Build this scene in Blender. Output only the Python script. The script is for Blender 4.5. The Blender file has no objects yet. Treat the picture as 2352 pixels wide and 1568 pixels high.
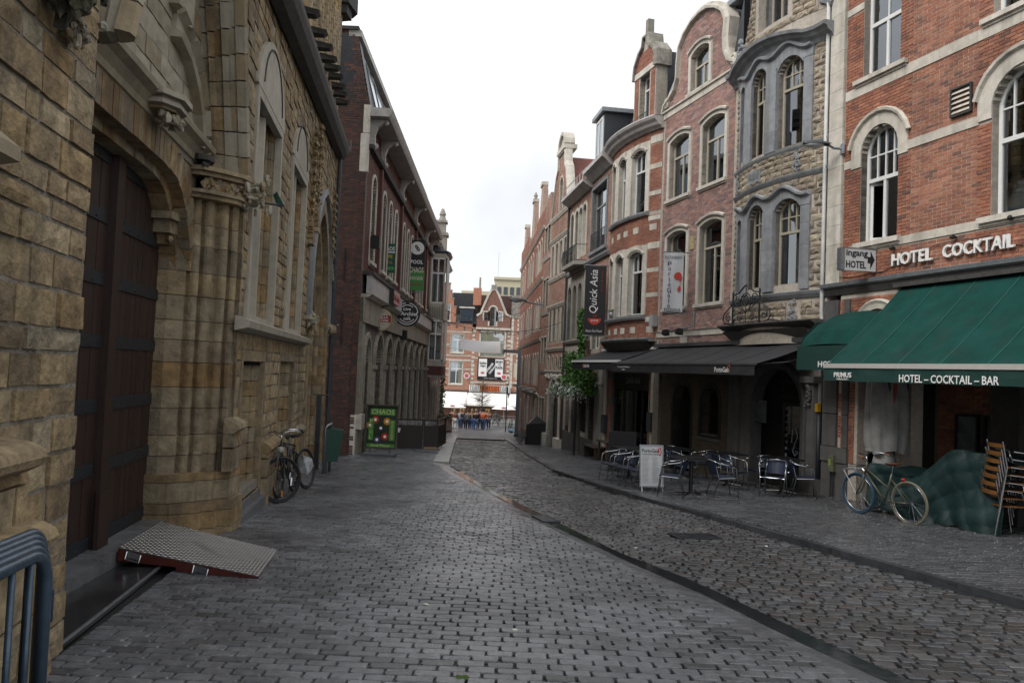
import bpy, math, random
import numpy as np
from mathutils import Vector, Matrix
R = random.Random(7)
NR = np.random.RandomState(7)
scene = bpy.context.scene
COL = scene.collection
# ---------------------------------------------------------------- camera
PITCH, ROLL, CAMH = math.radians(2.25), math.radians(2.3), 1.6
cp, sp, cr, sr = math.cos(PITCH), math.sin(PITCH), math.cos(ROLL), math.sin(ROLL)
CF = Vector((0, cp, sp)); U0 = Vector((0, -sp, cp)); X0 = Vector((1, 0, 0))
CX = X0*cr + U0*sr; CU = U0*cr - X0*sr
cam = bpy.data.objects.new('camera', bpy.data.cameras.new('camera'))
COL.objects.link(cam); scene.camera = cam
cam.matrix_world = Matrix(((CX.x, CU.x, -CF.x, 0), (CX.y, CU.y, -CF.y, 0), (CX.z, CU.z, -CF.z, CAMH), (0, 0, 0, 1)))
cam.data.sensor_width = 36; cam.data.lens = 27.0
cam.data.clip_start = .05; cam.data.clip_end = 3000
# ---------------------------------------------------------------- sky and sun
W = bpy.data.worlds.new('World'); scene.world = W; W.use_nodes = True
nt = W.node_tree; nt.nodes.clear()
out = nt.nodes.new('ShaderNodeOutputWorld'); bg = nt.nodes.new('ShaderNodeBackground')
sky = nt.nodes.new('ShaderNodeTexSky'); sky.sky_type = 'NISHITA'; sky.sun_disc = False
SUN_EL, SUN_AZ = math.radians(46), math.radians(-122)
sky.sun_elevation = SUN_EL; sky.sun_rotation = SUN_AZ; sky.dust_density = 4; sky.air_density = 1.5
mixw = nt.nodes.new('ShaderNodeMixRGB'); mixw.inputs[0].default_value = .93
tc = nt.nodes.new('ShaderNodeTexCoord'); nz = nt.nodes.new('ShaderNodeTexNoise')
nz.inputs['Scale'].default_value = 2.2; nz.inputs['Detail'].default_value = 5
rw = nt.nodes.new('ShaderNodeValToRGB')
rw.color_ramp.elements[0].position = .3; rw.color_ramp.elements[0].color = (5.0, 5.15, 5.35, 1)
rw.color_ramp.elements[1].position = .60; rw.color_ramp.elements[1].color = (7.7, 7.8, 7.95, 1)
nt.links.new(tc.outputs['Generated'], nz.inputs['Vector']); nt.links.new(nz.outputs['Fac'], rw.inputs[0])
nt.links.new(sky.outputs[0], mixw.inputs[1]); nt.links.new(rw.outputs[0], mixw.inputs[2])
nt.links.new(mixw.outputs[0], bg.inputs['Color']); bg.inputs['Strength'].default_value = .105
nt.links.new(bg.outputs[0], out.inputs['Surface'])
sl = bpy.data.lights.new('sun', 'SUN'); sl.energy = 1.5; sl.angle = math.radians(30); sl.color = (1, .97, .93)
so = bpy.data.objects.new('sun', sl); COL.objects.link(so)
# direction the light travels: from behind-left of the camera, high
d = Vector((math.sin(SUN_AZ)*math.cos(SUN_EL), math.cos(SUN_AZ)*math.cos(SUN_EL), math.sin(SUN_EL)))
so.rotation_euler = (-d).to_track_quat('-Z', 'Y').to_euler(); so.location = (-20, -20, 40)
scene.view_settings.view_transform = 'Standard'; scene.view_settings.look = 'None'
scene.view_settings.exposure = 0.72; scene.view_settings.gamma = 1
scene.view_settings.use_curve_mapping = False

def gz(y):
    if y < 20: return -.046*y
    if y < 68: return -.92-.058*(y-20)
    return -3.704
def in_view(p, m=40):
    v = Vector(p)-Vector((0, 0, CAMH)); z = v.dot(CF)
    if z < .3: return False
    u = 1176+1764*v.dot(CX)/z; w = 784-1764*v.dot(CU)/z
    return -m < u < 2352+m and -m < w < 1568+m
# ---------------------------------------------------------------- materials
MATS = {}
def mat(name, cols, rough=.7, ns=8, na=.25, bump=.15, bs=None, dark=.5, streak=0, metal=0, spec=.5, rnd=True, stretch=(1, 1, 1), rvar=0, big=0):
    """cols: list of per piece colours, mottled by noise; streak: dirt runs"""
    if name in MATS: return MATS[name]
    m = bpy.data.materials.new(name); m.use_nodes = True; n = m.node_tree.nodes; l = m.node_tree.links
    b = n['Principled BSDF']; b.inputs['Metallic'].default_value = metal
    b.inputs['Specular IOR Level'].default_value = spec; b.inputs['Roughness'].default_value = rough
    if not isinstance(cols[0], (tuple, list)): cols = [cols]
    geo = n.new('ShaderNodeNewGeometry')
    if len(cols) > 1:
        oi = n.new('ShaderNodeObjectInfo'); ad = n.new('ShaderNodeMath'); ad.operation = 'ADD'
        fr = n.new('ShaderNodeMath'); fr.operation = 'FRACT'
        l.new(geo.outputs['Random Per Island'], ad.inputs[0]); l.new(oi.outputs['Random'], ad.inputs[1]); l.new(ad.outputs[0], fr.inputs[0])
        cr_ = n.new('ShaderNodeValToRGB'); e = cr_.color_ramp.elements
        while len(e) < len(cols): e.new(.5)
        for i, c in enumerate(cols): e[i].position = i/(len(cols)-1); e[i].color = (*c, 1)
        l.new(fr.outputs[0], cr_.inputs[0]); cur = cr_.outputs[0]
    else:
        rgb = n.new('ShaderNodeRGB'); rgb.outputs[0].default_value = (*cols[0], 1); cur = rgb.outputs[0]
    mp = n.new('ShaderNodeMapping'); mp.inputs['Scale'].default_value = stretch
    l.new(geo.outputs['Position'], mp.inputs['Vector'])
    t = n.new('ShaderNodeTexNoise'); t.inputs['Scale'].default_value = ns; t.inputs['Detail'].default_value = 7; t.inputs['Roughness'].default_value = .65
    l.new(mp.outputs[0], t.inputs['Vector'])
    if na > 0:
        rp = n.new('ShaderNodeMapRange'); rp.inputs['From Min'].default_value = .3; rp.inputs['From Max'].default_value = .7
        rp.inputs['To Min'].default_value = 1-na*1.1; rp.inputs['To Max'].default_value = 1+na*.55
        l.new(t.outputs['Fac'], rp.inputs[0])
        vm = n.new('ShaderNodeVectorMath'); vm.operation = 'SCALE'; l.new(cur, vm.inputs[0]); l.new(rp.outputs[0], vm.inputs['Scale']); cur = vm.outputs[0]
    if big > 0:
        t4 = n.new('ShaderNodeTexNoise'); t4.inputs['Scale'].default_value = .9; t4.inputs['Detail'].default_value = 8; t4.inputs['Roughness'].default_value = .7
        l.new(geo.outputs['Position'], t4.inputs['Vector']); r4 = n.new('ShaderNodeMapRange'); r4.inputs['From Min'].default_value = .35; r4.inputs['From Max'].default_value = .65
        r4.inputs['To Min'].default_value = 1-big; r4.inputs['To Max'].default_value = 1+big*.5; l.new(t4.outputs['Fac'], r4.inputs[0])
        v4 = n.new('ShaderNodeVectorMath'); v4.operation = 'SCALE'; l.new(cur, v4.inputs[0]); l.new(r4.outputs[0], v4.inputs['Scale']); cur = v4.outputs[0]
    if streak > 0:
        m2 = n.new('ShaderNodeMapping'); m2.inputs['Scale'].default_value = (1, 1, .12); l.new(geo.outputs['Position'], m2.inputs['Vector'])
        t2 = n.new('ShaderNodeTexNoise'); t2.inputs['Scale'].default_value = 3.2; t2.inputs['Detail'].default_value = 6; l.new(m2.outputs[0], t2.inputs['Vector'])
        r2 = n.new('ShaderNodeMapRange'); r2.inputs['From Min'].default_value = .48; r2.inputs['From Max'].default_value = .72
        r2.inputs['To Max'].default_value = streak; l.new(t2.outputs['Fac'], r2.inputs[0])
        mx = n.new('ShaderNodeMixRGB'); mx.inputs[2].default_value = (.035, .032, .028, 1); l.new(r2.outputs[0], mx.inputs[0]); l.new(cur, mx.inputs[1]); cur = mx.outputs[0]
    l.new(cur, b.inputs['Base Color'])
    if rvar > 0:
        t3 = n.new('ShaderNodeTexNoise'); t3.inputs['Scale'].default_value = 1.1; t3.inputs['Detail'].default_value = 6
        l.new(geo.outputs['Position'], t3.inputs['Vector']); r3 = n.new('ShaderNodeMapRange')
        r3.inputs['From Min'].default_value = .35; r3.inputs['From Max'].default_value = .68
        r3.inputs['To Min'].default_value = rough-rvar; r3.inputs['To Max'].default_value = rough+rvar
        l.new(t3.outputs['Fac'], r3.inputs[0]); l.new(r3.outputs[0], b.inputs['Roughness'])
    if bump > 0:
        bn = n.new('ShaderNodeBump'); bn.inputs['Strength'].default_value = bump; bn.inputs['Distance'].default_value = .02
        tb = n.new('ShaderNodeTexNoise'); tb.inputs['Scale'].default_value = bs or ns*4; tb.inputs['Detail'].default_value = 5
        l.new(mp.outputs[0], tb.inputs['Vector']); l.new(tb.outputs['Fac'], bn.inputs['Height']); l.new(bn.outputs[0], b.inputs['Normal'])
    MATS[name] = m; return m
def glass(name, tint=(.72, .76, .78), refl=.17):
    if name in MATS: return MATS[name]
    m = bpy.data.materials.new(name); m.use_nodes = True; n = m.node_tree.nodes; l = m.node_tree.links; n.clear()
    o = n.new('ShaderNodeOutputMaterial'); mx = n.new('ShaderNodeMixShader'); tr = n.new('ShaderNodeBsdfTransparent'); gl = n.new('ShaderNodeBsdfGlossy')
    tr.inputs[0].default_value = (*tint, 1); gl.inputs['Roughness'].default_value = .02; gl.inputs['Color'].default_value = (.9, .95, 1, 1)
    fr = n.new('ShaderNodeFresnel'); fr.inputs[0].default_value = 1.5; ad = n.new('ShaderNodeMath'); ad.operation = 'ADD'; ad.inputs[1].default_value = refl
    l.new(fr.outputs[0], ad.inputs[0]); l.new(ad.outputs[0], mx.inputs[0]); l.new(tr.outputs[0], mx.inputs[1]); l.new(gl.outputs[0], mx.inputs[2]); l.new(mx.outputs[0], o.inputs[0])
    MATS[name] = m; return m
G = glass('window_glass')
UPVC = mat('white_window_paint', (.72, .72, .7), .4, 20, .08, 0)
CREAM = mat('cream_window_paint', (.5, .45, .36), .45, 20, .15, 0)
WOODD = mat('dark_door_wood', [(.028, .013, .009), (.038, .018, .012), (.021, .010, .008)], .5, 6, .45, .35, 30, stretch=(8, 8, .5), streak=.1)
IRON = mat('black_iron', (.014, .017, .022), .5, 30, .3, .2)
STEEL = mat('galvanised_steel', (.28, .31, .34), .38, 14, .25, .05, metal=.8)
ALU = mat('polished_aluminium', (.50, .51, .53), .24, 20, .08, 0, metal=1)
CHALK = mat('pale_limestone', [(.58, .54, .46), (.64, .60, .53), (.53, .49, .42)], .85, 5, .22, .25, 40, streak=.35)
BLUEST = mat('blue_limestone', [(.25, .262, .28), (.30, .31, .325), (.215, .226, .242)], .65, 6, .25, .2, 50, streak=.4)
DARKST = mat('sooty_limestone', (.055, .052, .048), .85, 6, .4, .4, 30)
MORTAR = mat('lime_mortar', (.46, .41, .35), .95, 12, .25, .3, streak=.25)
MORTARD = mat('grey_mortar', (.16, .14, .12), .95, 12, .3, .3)
BR_H = mat('hotel_brick', [(.37, .15, .088), (.32, .12, .07), (.43, .195, .12), (.25, .095, .065), (.39, .165, .10), (.16, .085, .065)], .85, 14, .22, .3, 60, streak=.18, big=.3)
BR_P = mat('pink_brick', [(.44, .26, .22), (.36, .20, .17), (.50, .33, .28), (.25, .16, .155), (.44, .27, .225), (.20, .16, .165)], .85, 14, .22, .3, 60, streak=.15, big=.3)
BR_R = mat('orange_red_brick', [(.37, .155, .10), (.32, .13, .085), (.42, .20, .13), (.26, .11, .08)], .85, 14, .2, .3, 60, streak=.2, big=.3)
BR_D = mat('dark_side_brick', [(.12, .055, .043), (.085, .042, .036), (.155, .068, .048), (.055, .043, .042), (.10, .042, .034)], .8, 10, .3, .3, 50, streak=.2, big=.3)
BR_T = mat('old_rose_brick', [(.42, .25, .19), (.36, .20, .145), (.48, .31, .245)], .85, 10, .2, .2, 50, streak=.2, big=.3)
STN_C = mat('ochre_sandstone', [(.32, .225, .11), (.38, .285, .155), (.27, .20, .115), (.43, .34, .21), (.23, .165, .09), (.35, .30, .205), (.31, .20, .085)], .9, 9, .5, .9, 26, streak=.5, big=.3)
STN_J = mat('honey_jamb_stone', [(.30, .20, .085), (.36, .285, .175), (.27, .22, .15), (.25, .15, .06), (.34, .26, .15), (.22, .18, .12)], .85, 7, .45, .6, 35, streak=.55, big=.3)
STN_A = mat('pale_ashlar', [(.33, .30, .23), (.37, .34, .27), (.28, .25, .18), (.30, .225, .13)], .85, 6, .22, .3, 40, streak=.25)
STN_W = mat('restored_limestone', [(.36, .33, .27), (.41, .38, .31)], .8, 5, .18, .2, 50, streak=.3)
MOR_C = mat('rough_church_mortar', (.22, .195, .16), .95, 20, .35, .8, 40)
STN_G = mat('rock_faced_stone', [(.40, .34, .25), (.31, .25, .19), (.44, .38, .28), (.35, .28, .215), (.30, .265, .215)], .9, 14, .25, .5, 40, streak=.15, big=.3)
SLATE = mat('slate_roof', [(.028, .032, .04), (.04, .045, .055), (.022, .025, .03)], .45, 8, .3, .2)
RTILE = mat('red_roof_tile', [(.20, .06, .04), (.15, .05, .035)], .7, 8, .25, .2)
BTILE = mat('black_roof_tile', [(.03, .033, .038), (.045, .048, .055)], .35, 8, .25, .1)
BROWNT = mat('brown_roof_tile', [(.08, .04, .032), (.11, .05, .04)], .6, 8, .3, .2)
ZINC = mat('zinc_sheet', (.26, .28, .3), .45, 8, .25, .05, metal=.3)
LEAD = mat('dark_lead', (.05, .055, .065), .5, 8, .3, .05)
CURT = mat('net_curtain', (.75, .76, .74), .9, 9, .15, .3, 5, stretch=(6, 6, .3))
BLIND = mat('roller_blind', (.62, .60, .54), .9, 9, .1, 0)
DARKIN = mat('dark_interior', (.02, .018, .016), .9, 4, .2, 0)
def plain(name, c, rough=.6, metal=0, na=.08, ns=15, bump=0, **k): return mat(name, c, rough, ns, na, bump, metal=metal, **k)
BLACK = plain('black_print', (.008, .008, .01), .5)
WHITE = plain('white_print', (.75, .75, .74), .5)
# ---------------------------------------------------------------- mesh helpers
def link(o, parent):
    COL.objects.link(o)
    if parent is not None:
        o.parent = parent
        if 'zb_' in parent.keys() and parent.type == 'EMPTY': pass
    return o
ZB = {}; XB = {}
def mesh_np(name, V, F):
    me = bpy.data.meshes.new(name); V = np.ascontiguousarray(V, dtype=np.float32); F = np.ascontiguousarray(F, dtype=np.int32)
    n = F.shape[1]; me.vertices.add(len(V)); me.vertices.foreach_set('co', V.ravel())
    me.loops.add(F.size); me.loops.foreach_set('vertex_index', F.ravel())
    me.polygons.add(len(F)); me.polygons.foreach_set('loop_start', np.arange(0, F.size, n, dtype=np.int32))
    try: me.polygons.foreach_set('loop_total', np.full(len(F), n, dtype=np.int32))
    except Exception: pass
    me.polygons.foreach_set('use_smooth', np.zeros(len(F), dtype=bool)); me.update(calc_edges=True); return me
class MB:
    def __init__(s, warp=None): s.v = []; s.f = []; s.w = warp
    def add(s, vs, fs):
        n = len(s.v); s.v += [tuple(v) for v in vs]; s.f += [tuple(i+n for i in f) for f in fs]; return s
    def box(s, x0, x1, y0, y1, z0, z1):
        xs = [x0, x1]
        if s.w and x1-x0 > .35: k = int((x1-x0)/.25)+1; xs = [x0+(x1-x0)*i/k for i in range(k+1)]
        vs = []; fs = []
        for x in xs: vs += [(x, y0, z0), (x, y1, z0), (x, y1, z1), (x, y0, z1)]
        for i in range(len(xs)-1):
            a = 4*i; b = a+4
            for j in range(4): fs.append((a+j, a+(j+1) % 4, b+(j+1) % 4, b+j))
        e = 4*(len(xs)-1); fs += [(3, 2, 1, 0), (e, e+1, e+2, e+3)]
        return s.add(vs, fs)
    def quad(s, *p): return s.add(p, [tuple(range(len(p)))])
    def ring(s, a, b, y0, y1, closed=True, yb=None):
        n = len(a); vs = [(x, y0, z) for x, z in a]+[(x, y0 if yb is None else yb, z) for x, z in b]+[(x, y1, z) for x, z in a]+[(x, y1, z) for x, z in b]
        fs = []
        for i in range(n if closed else n-1):
            j = (i+1) % n
            fs += [(i, j, n+j, n+i), (2*n+j, 2*n+i, 3*n+i, 3*n+j), (j, i, 2*n+i, 2*n+j), (n+i, n+j, 3*n+j, 3*n+i)]
        if not closed: fs += [(0, n, 3*n, 2*n), (n-1, 3*n-1, 4*n-1, 2*n-1)]
        return s.add(vs, fs)
    def poly(s, p, y0, y1):
        n = len(p); s.add([(x, y0, z) for x, z in p]+[(x, y1, z) for x, z in p], [tuple(range(n)), tuple(range(2*n-1, n-1, -1))]+[((i+1) % n, i, n+i, n+(i+1) % n) for i in range(n)]); return s
    def plan(s, p, z0, z1):
        n = len(p); s.add([(x, y, z0) for x, y in p]+[(x, y, z1) for x, y in p], [tuple(range(n-1, -1, -1)), tuple(range(n, 2*n))]+[(i, (i+1) % n, n+(i+1) % n, n+i) for i in range(n)]); return s
    def tube(s, pts, r, n=8, closed=False, caps=True):
        pts = [Vector(p) for p in pts]; m = len(pts); base = len(s.v); vs = []; fs = []; prev = None
        rr = r if isinstance(r, (list, tuple)) else [r]*m
        for i, p in enumerate(pts):
            if closed: t = (pts[(i+1) % m]-pts[i-1])
            else: t = pts[min(i+1, m-1)]-pts[max(i-1, 0)]
            t.normalize()
            if prev is None:
                a = Vector((0, 0, 1)) if abs(t.z) < .9 else Vector((1, 0, 0)); u = t.cross(a).normalized()
            else: u = (prev-t*prev.dot(t)).normalized()
            prev = u; w = t.cross(u)
            for k in range(n):
                q = 2*math.pi*k/n; vs.append(p+(u*math.cos(q)+w*math.sin(q))*rr[i])
        for i in range(m if closed else m-1):
            for k in range(n):
                a = i*n; b = ((i+1) % m)*n; fs.append((a+k, a+(k+1) % n, b+(k+1) % n, b+k))
        if caps and not closed: fs += [tuple(range(n-1, -1, -1)), tuple((m-1)*n+k for k in range(n))]
        return s.add(vs, fs)
    def lathe(s, prof, c=(0, 0), n=16):
        vs = []; fs = []
        for r, z in prof:
            for k in range(n): q = 2*math.pi*k/n; vs.append((c[0]+r*math.cos(q), c[1]+r*math.sin(q), z))
        for i in range(len(prof)-1):
            for k in range(n): fs.append((i*n+k, i*n+(k+1) % n, (i+1)*n+(k+1) % n, (i+1)*n+k))
        fs += [tuple(range(n-1, -1, -1)), tuple((len(prof)-1)*n+k for k in range(n))]
        return s.add(vs, fs)
    def sweep(s, path, prof, closed=False):
        """path of (x,z) in the facade plane, prof of (offset across path, y)"""
        m = len(path); k = len(prof); vs = []; fs = []
        for i, (x, z) in enumerate(path):
            a = path[i-1] if (i > 0 or closed) else path[i]; b = path[(i+1) % m] if (i < m-1 or closed) else path[i]
            t = Vector((b[0]-a[0], b[1]-a[1])); t.normalize(); nx, nz_ = -t.y, t.x
            for o, y in prof: vs.append((x+nx*o, y, z+nz_*o))
        for i in range(m if closed else m-1):
            for j in range(k):
                a = i*k; b = ((i+1) % m)*k; fs.append((a+j, b+j, b+(j+1) % k, a+(j+1) % k))
        if not closed: fs += [tuple(range(k)), tuple((m-1)*k+j for j in range(k-1, -1, -1))]
        return s.add(vs, fs)
    def blob(s, c, r, sq=(1, 1, 1), n=8, jit=.2, rng=R):
        vs = []; fs = []; m = max(4, n//2+1)
        for i in range(m+1):
            th = math.pi*i/m
            for k in range(n):
                ph = 2*math.pi*k/n; q = r*(1+rng.uniform(-jit, jit)) if 0 < i < m else r
                vs.append((c[0]+q*sq[0]*math.sin(th)*math.cos(ph), c[1]+q*sq[1]*math.sin(th)*math.sin(ph), c[2]+q*sq[2]*math.cos(th)))
        for i in range(m):
            for k in range(n): fs.append((i*n+k, (i+1)*n+k, (i+1)*n+(k+1) % n, i*n+(k+1) % n))
        return s.add(vs, fs)
    def build(s, name, m, parent=None, smooth=False, kind=None, label=None, loc=None, rot=None):
        me = bpy.data.meshes.new(name); v = s.v
        if s.w: v = [(x, y-s.w(x), z) for x, y, z in v]
        me.from_pydata(v, [], s.f); me.materials.append(m)
        if smooth: me.polygons.foreach_set('use_smooth', [True]*len(me.polygons))
        me.validate(); me.update()
        o = bpy.data.objects.new(name, me); link(o, parent)
        if parent is not None and parent.name in ZB and parent.type == 'EMPTY': o.location.z = -ZB[parent.name]
        if parent is not None and parent.name in XB: o.location.x = -XB[parent.name]
        if loc: o.location = Vector(loc)+Vector((o.location.x, 0, o.location.z))
        if rot: o.rotation_euler = rot
        if kind: o['kind'] = kind
        if label: o['label'] = label
        return o
def thing(name, label, cat, loc=(0, 0, 0), rz=0, group=None, zb=0, rot=None):
    o = bpy.data.objects.new(name, None); o.empty_display_size = .3; COL.objects.link(o); o.location = loc; o.rotation_euler = rot or (0, 0, rz)
    o['label'] = label; o['category'] = cat
    if group: o['group'] = group
    if zb: ZB[o.name] = zb
    return o
def tag(o, label, cat, group=None):
    o['label'] = label; o['category'] = cat
    if group: o['group'] = group
    return o
def facade(name, label, cat, p0, p1, group=None):
    zb = gz(min(p0[1], p1[1], key=lambda q: q)) if True else 0
    t = thing(name, label, cat, (p0[0], p0[1], zb), math.atan2(p1[1]-p0[1], p1[0]-p0[0]), group, zb)
    ZB[t.name] = zb; t.rotation_euler.z = math.atan2(p1[1]-p0[1], p1[0]-p0[0]); return t
def to_world(P, x, y, z):
    a = P.rotation_euler.z; return (P.location.x+x*math.cos(a)-y*math.sin(a), P.location.y+x*math.sin(a)+y*math.cos(a), z)
def arc(cx, cz, r, a0, a1, n=12): return [(cx+r*math.cos(math.radians(a0+(a1-a0)*i/n)), cz+r*math.sin(math.radians(a0+(a1-a0)*i/n))) for i in range(n+1)]
def outline(x0, x1, z0, z1, rise=0, n=10, point=False):
    """opening outline, z1 is the crown; rise 0 = flat head"""
    if rise <= 0: return [(x0, z0), (x1, z0), (x1, z1), (x0, z1)]
    w = (x1-x0)/2; c = (x0+x1)/2; p = [(x0, z0), (x1, z0)]
    if point:
        r = w*1.3; cc = math.sqrt(max(r*r-(r-w)**2, 1e-6)); k = rise/cc
        for i in range(n//2+1):
            a = math.acos((r-w)/r)*i/(n//2); p.append((c-(r-w)+r*math.cos(a), z1-rise+k*r*math.sin(a)))
        for i in range(n//2-1, -1, -1):
            a = math.acos((r-w)/r)*i/(n//2); p.append((c+(r-w)-r*math.cos(a), z1-rise+k*r*math.sin(a)))
        return p
    r = (w*w+rise*rise)/(2*rise); cz = z1-r; a = math.asin(min(1, w/r)) if rise <= w else math.pi-math.asin(w/r)
    for i in range(n+1): q = a-2*a*i/n; p.append((c+r*math.sin(q), cz+r*math.cos(q)))
    return p
def spans(P, z):
    xs = []
    for i in range(len(P)):
        (x0, z0), (x1, z1) = P[i], P[(i+1) % len(P)]
        if (z0 <= z) != (z1 <= z): xs.append(x0+(x1-x0)*(z-z0)/(z1-z0))
    xs.sort(); return [(xs[i], xs[i+1]) for i in range(0, len(xs)-1, 2)]
def cut(region, holes, z):
    iv = spans(region, z)
    for h in holes:
        for a, b in spans(h, z):
            nv = []
            for c, e in iv:
                if b <= c or a >= e: nv.append((c, e)); continue
                if a > c: nv.append((c, a))
                if b < e: nv.append((b, e))
            iv = nv
    return [(a, b) for a, b in iv if b-a > .012]
def rect(x0, x1, z0, z1): return [(x0, z0), (x1, z0), (x1, z1), (x0, z1)]
def tmpl(kind, n, seed):
    rng = np.random.RandomState(seed); out = []
    for _ in range(n):
        if kind == 'brick': nx, nz_, amp, ins = 1, 1, .0, 0
        elif kind == 'stone': nx, nz_, amp, ins = 3, 2, .35, .04
        elif kind == 'rock': nx, nz_, amp, ins = 4, 3, .8, .05
        if kind == 'sett':
            O = []; J = lambda q: rng.uniform(-q, q)
            for sx, sz in ((-1, -1), (1, -1), (1, 1), (-1, 1)):
                c1, c2 = rng.uniform(.03, .08), rng.uniform(.06, .16); a_ = (sx*(.5+J(.012)), sz*(.5-c2)); b_ = (sx*(.5-c1), sz*(.5+J(.02)))
                O += [a_, b_] if sx*sz > 0 else [b_, a_]
            tx, tz = J(.05), J(.08)
            V = [(x, z, 0) for x, z in O]+[(x*.985, z*.97, .86) for x, z in O]+[(x*.95, z*.90, 1+x*tx+z*tz) for x, z in O]
            A = np.array(V); A[:, 2] = 1-A[:, 2]
            F = [(i, (i+1) % 8, 8+(i+1) % 8, 8+i) for i in range(8)]+[(8+i, 8+(i+1) % 8, 16+(i+1) % 8, 16+i) for i in range(8)]+[(16, 17, 18, 19), (16, 19, 20, 23), (20, 21, 22, 23)]
            out.append((np.stack([A[:, 0], A[:, 2], A[:, 1]], 1), np.array(F))); continue
        if kind == 'brick':
            e = lambda: rng.uniform(-.012, .012)
            fr = [(-.5+e(), 0, -.5+e()*3), (.5+e(), 0, -.5+e()*3), (.5+e(), 0, .5+e()*3), (-.5+e(), 0, .5+e()*3)]
            V = np.array(fr+[(x, 1, z) for x, _, z in fr]); F = [(0, 1, 2, 3), (1, 0, 4, 5), (2, 1, 5, 6), (3, 2, 6, 7), (0, 3, 7, 4)]
            out.append((V, np.array(F))); continue
        V = []; F = []
        for k in range(nz_+1):
            for i in range(nx+1):
                x = -.5+i/nx; z = -.5+k/nz_; ed = i in (0, nx) or k in (0, nz_)
                if not ed: x += rng.uniform(-.3, .3)/nx; z += rng.uniform(-.3, .3)/nz_
                else: x += rng.uniform(-.012, .012); z += rng.uniform(-.025, .025)
                y = (rng.uniform(.25, .45) if ed else .05+rng.uniform(-amp*.25, amp*.25)) if kind == 'rock' else (rng.uniform(.10, .22) if ed else rng.uniform(-.08, .10))
                V.append((x, y, z))
        for k in range(nz_):
            for i in range(nx): a = k*(nx+1)+i; F.append((a, a+1, a+nx+2, a+nx+1))
        bd = [i for i in range(nx+1)]+[k*(nx+1)+nx for k in range(1, nz_+1)]+[nz_*(nx+1)+i for i in range(nx-1, -1, -1)]+[k*(nx+1) for k in range(nz_-1, 0, -1)]
        m = len(V)
        for b in bd: V.append((V[b][0], 1, V[b][2]))
        for q in range(len(bd)): F.append((bd[(q+1) % len(bd)], bd[q], m+q, m+(q+1) % len(bd)))
        out.append((np.array(V), np.array(F)))
    return out
TM = {k: tmpl(k, n, 3) for k, n in (('brick', 5), ('stone', 9), ('rock', 9), ('sett', 9))}
def lay(P, pieces, kind, m, name, nind=300, warp=None, stuff=None, flat=False, slope=None):
    """pieces: list of (cx, cz, w, h, out, depth); wall pieces face -y. flat: paving, world coords (cx, cy)"""
    if not pieces: return
    zb = ZB.get(P.name, 0) if P is not None else 0
    A = np.array([p[:6] for p in pieces], dtype=float)
    if flat: W_ = [(p[0], p[1], p[4]) for p in pieces]
    else: W_ = [to_world(P, p[0], -p[4], p[1]) for p in pieces]
    D = np.array([(w[0]**2+w[1]**2+(w[2]-CAMH)**2) if in_view(w) else 1e9 for w in W_])
    area = A[:, 2]*A[:, 3]; sc = D/area if flat else D
    order = np.argsort(sc); ind = [i for i in order[:nind] if D[i] < 1e8]; rest = np.setdiff1d(np.arange(len(A)), ind)
    T = TM[kind]; key = (kind, m.name)
    ms = MESHC.setdefault(key, [])
    if not ms:
        for V, F in T:
            V2 = np.stack([V[:, 0], V[:, 2], 1-V[:, 1]], 1) if flat else V
            me = mesh_np(name, V2, F); me.materials.append(m)
            ms.append(me)
    for i in ind:
        o = bpy.data.objects.new(name, ms[R.randrange(len(ms))])
        x, z, w, h, ot, dp = A[i]
        if flat: o.location = (x, z, ot-dp); o.scale = (w, h, dp); o.rotation_euler = (math.atan(-(.058 if z > 20 else .046)), 0, pieces[i][6] if len(pieces[i]) > 6 else 0)
        else:
            o.location = (x, -ot-(warp(x) if warp else 0), z-zb); o.scale = (w, dp, h)
            if warp: o.rotation_euler = (0, 0, math.atan(-(warp(x+.05)-warp(x-.05))/.1))
        link(o, P)
    if len(rest):
        Vs = []; Fs = []; n0 = 0; tid = NR.randint(0, len(T), len(rest))
        for t in range(len(T)):
            ids = rest[tid == t]
            if not len(ids): continue
            V, F = T[t]; a = A[ids]
            if flat:
                rz = np.array([pieces[i][6] if len(pieces[i]) > 6 else 0 for i in ids])[:, None]
                lx = V[None, :, 0]*a[:, 2:3]; ly = V[None, :, 2]*a[:, 3:4]
                dx = lx*np.cos(rz)-ly*np.sin(rz); dy = lx*np.sin(rz)+ly*np.cos(rz)
                sl_ = np.where(a[:, 1:2] > 20, .058, .046)
                v = np.stack([a[:, 0:1]+dx, a[:, 1:2]+dy, a[:, 4:5]-V[None, :, 1]*a[:, 5:6]-sl_*dy], 2)
            else:
                x = a[:, 0:1]+V[None, :, 0]*a[:, 2:3]; y = -a[:, 4:5]+V[None, :, 1]*a[:, 5:6]; z = a[:, 1:2]+V[None, :, 2]*a[:, 3:4]
                if warp: y = y-np.vectorize(warp)(x)
                v = np.stack([x, y, z], 2)
            k = len(V); f = (F[None]+(np.arange(len(ids))*k)[:, None, None]+n0).reshape(-1, 4)
            Vs.append(v.reshape(-1, 3)); Fs.append(f); n0 += k*len(ids)
        me = mesh_np(stuff or name+'work', np.concatenate(Vs), np.concatenate(Fs)); me.materials.append(m)
        o = bpy.data.objects.new(stuff or name+'work', me); link(o, P); o['kind'] = 'stuff'
        if P is not None: o.location = (-XB.get(P.name, 0), 0, -zb)
MESHC = {}
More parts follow.
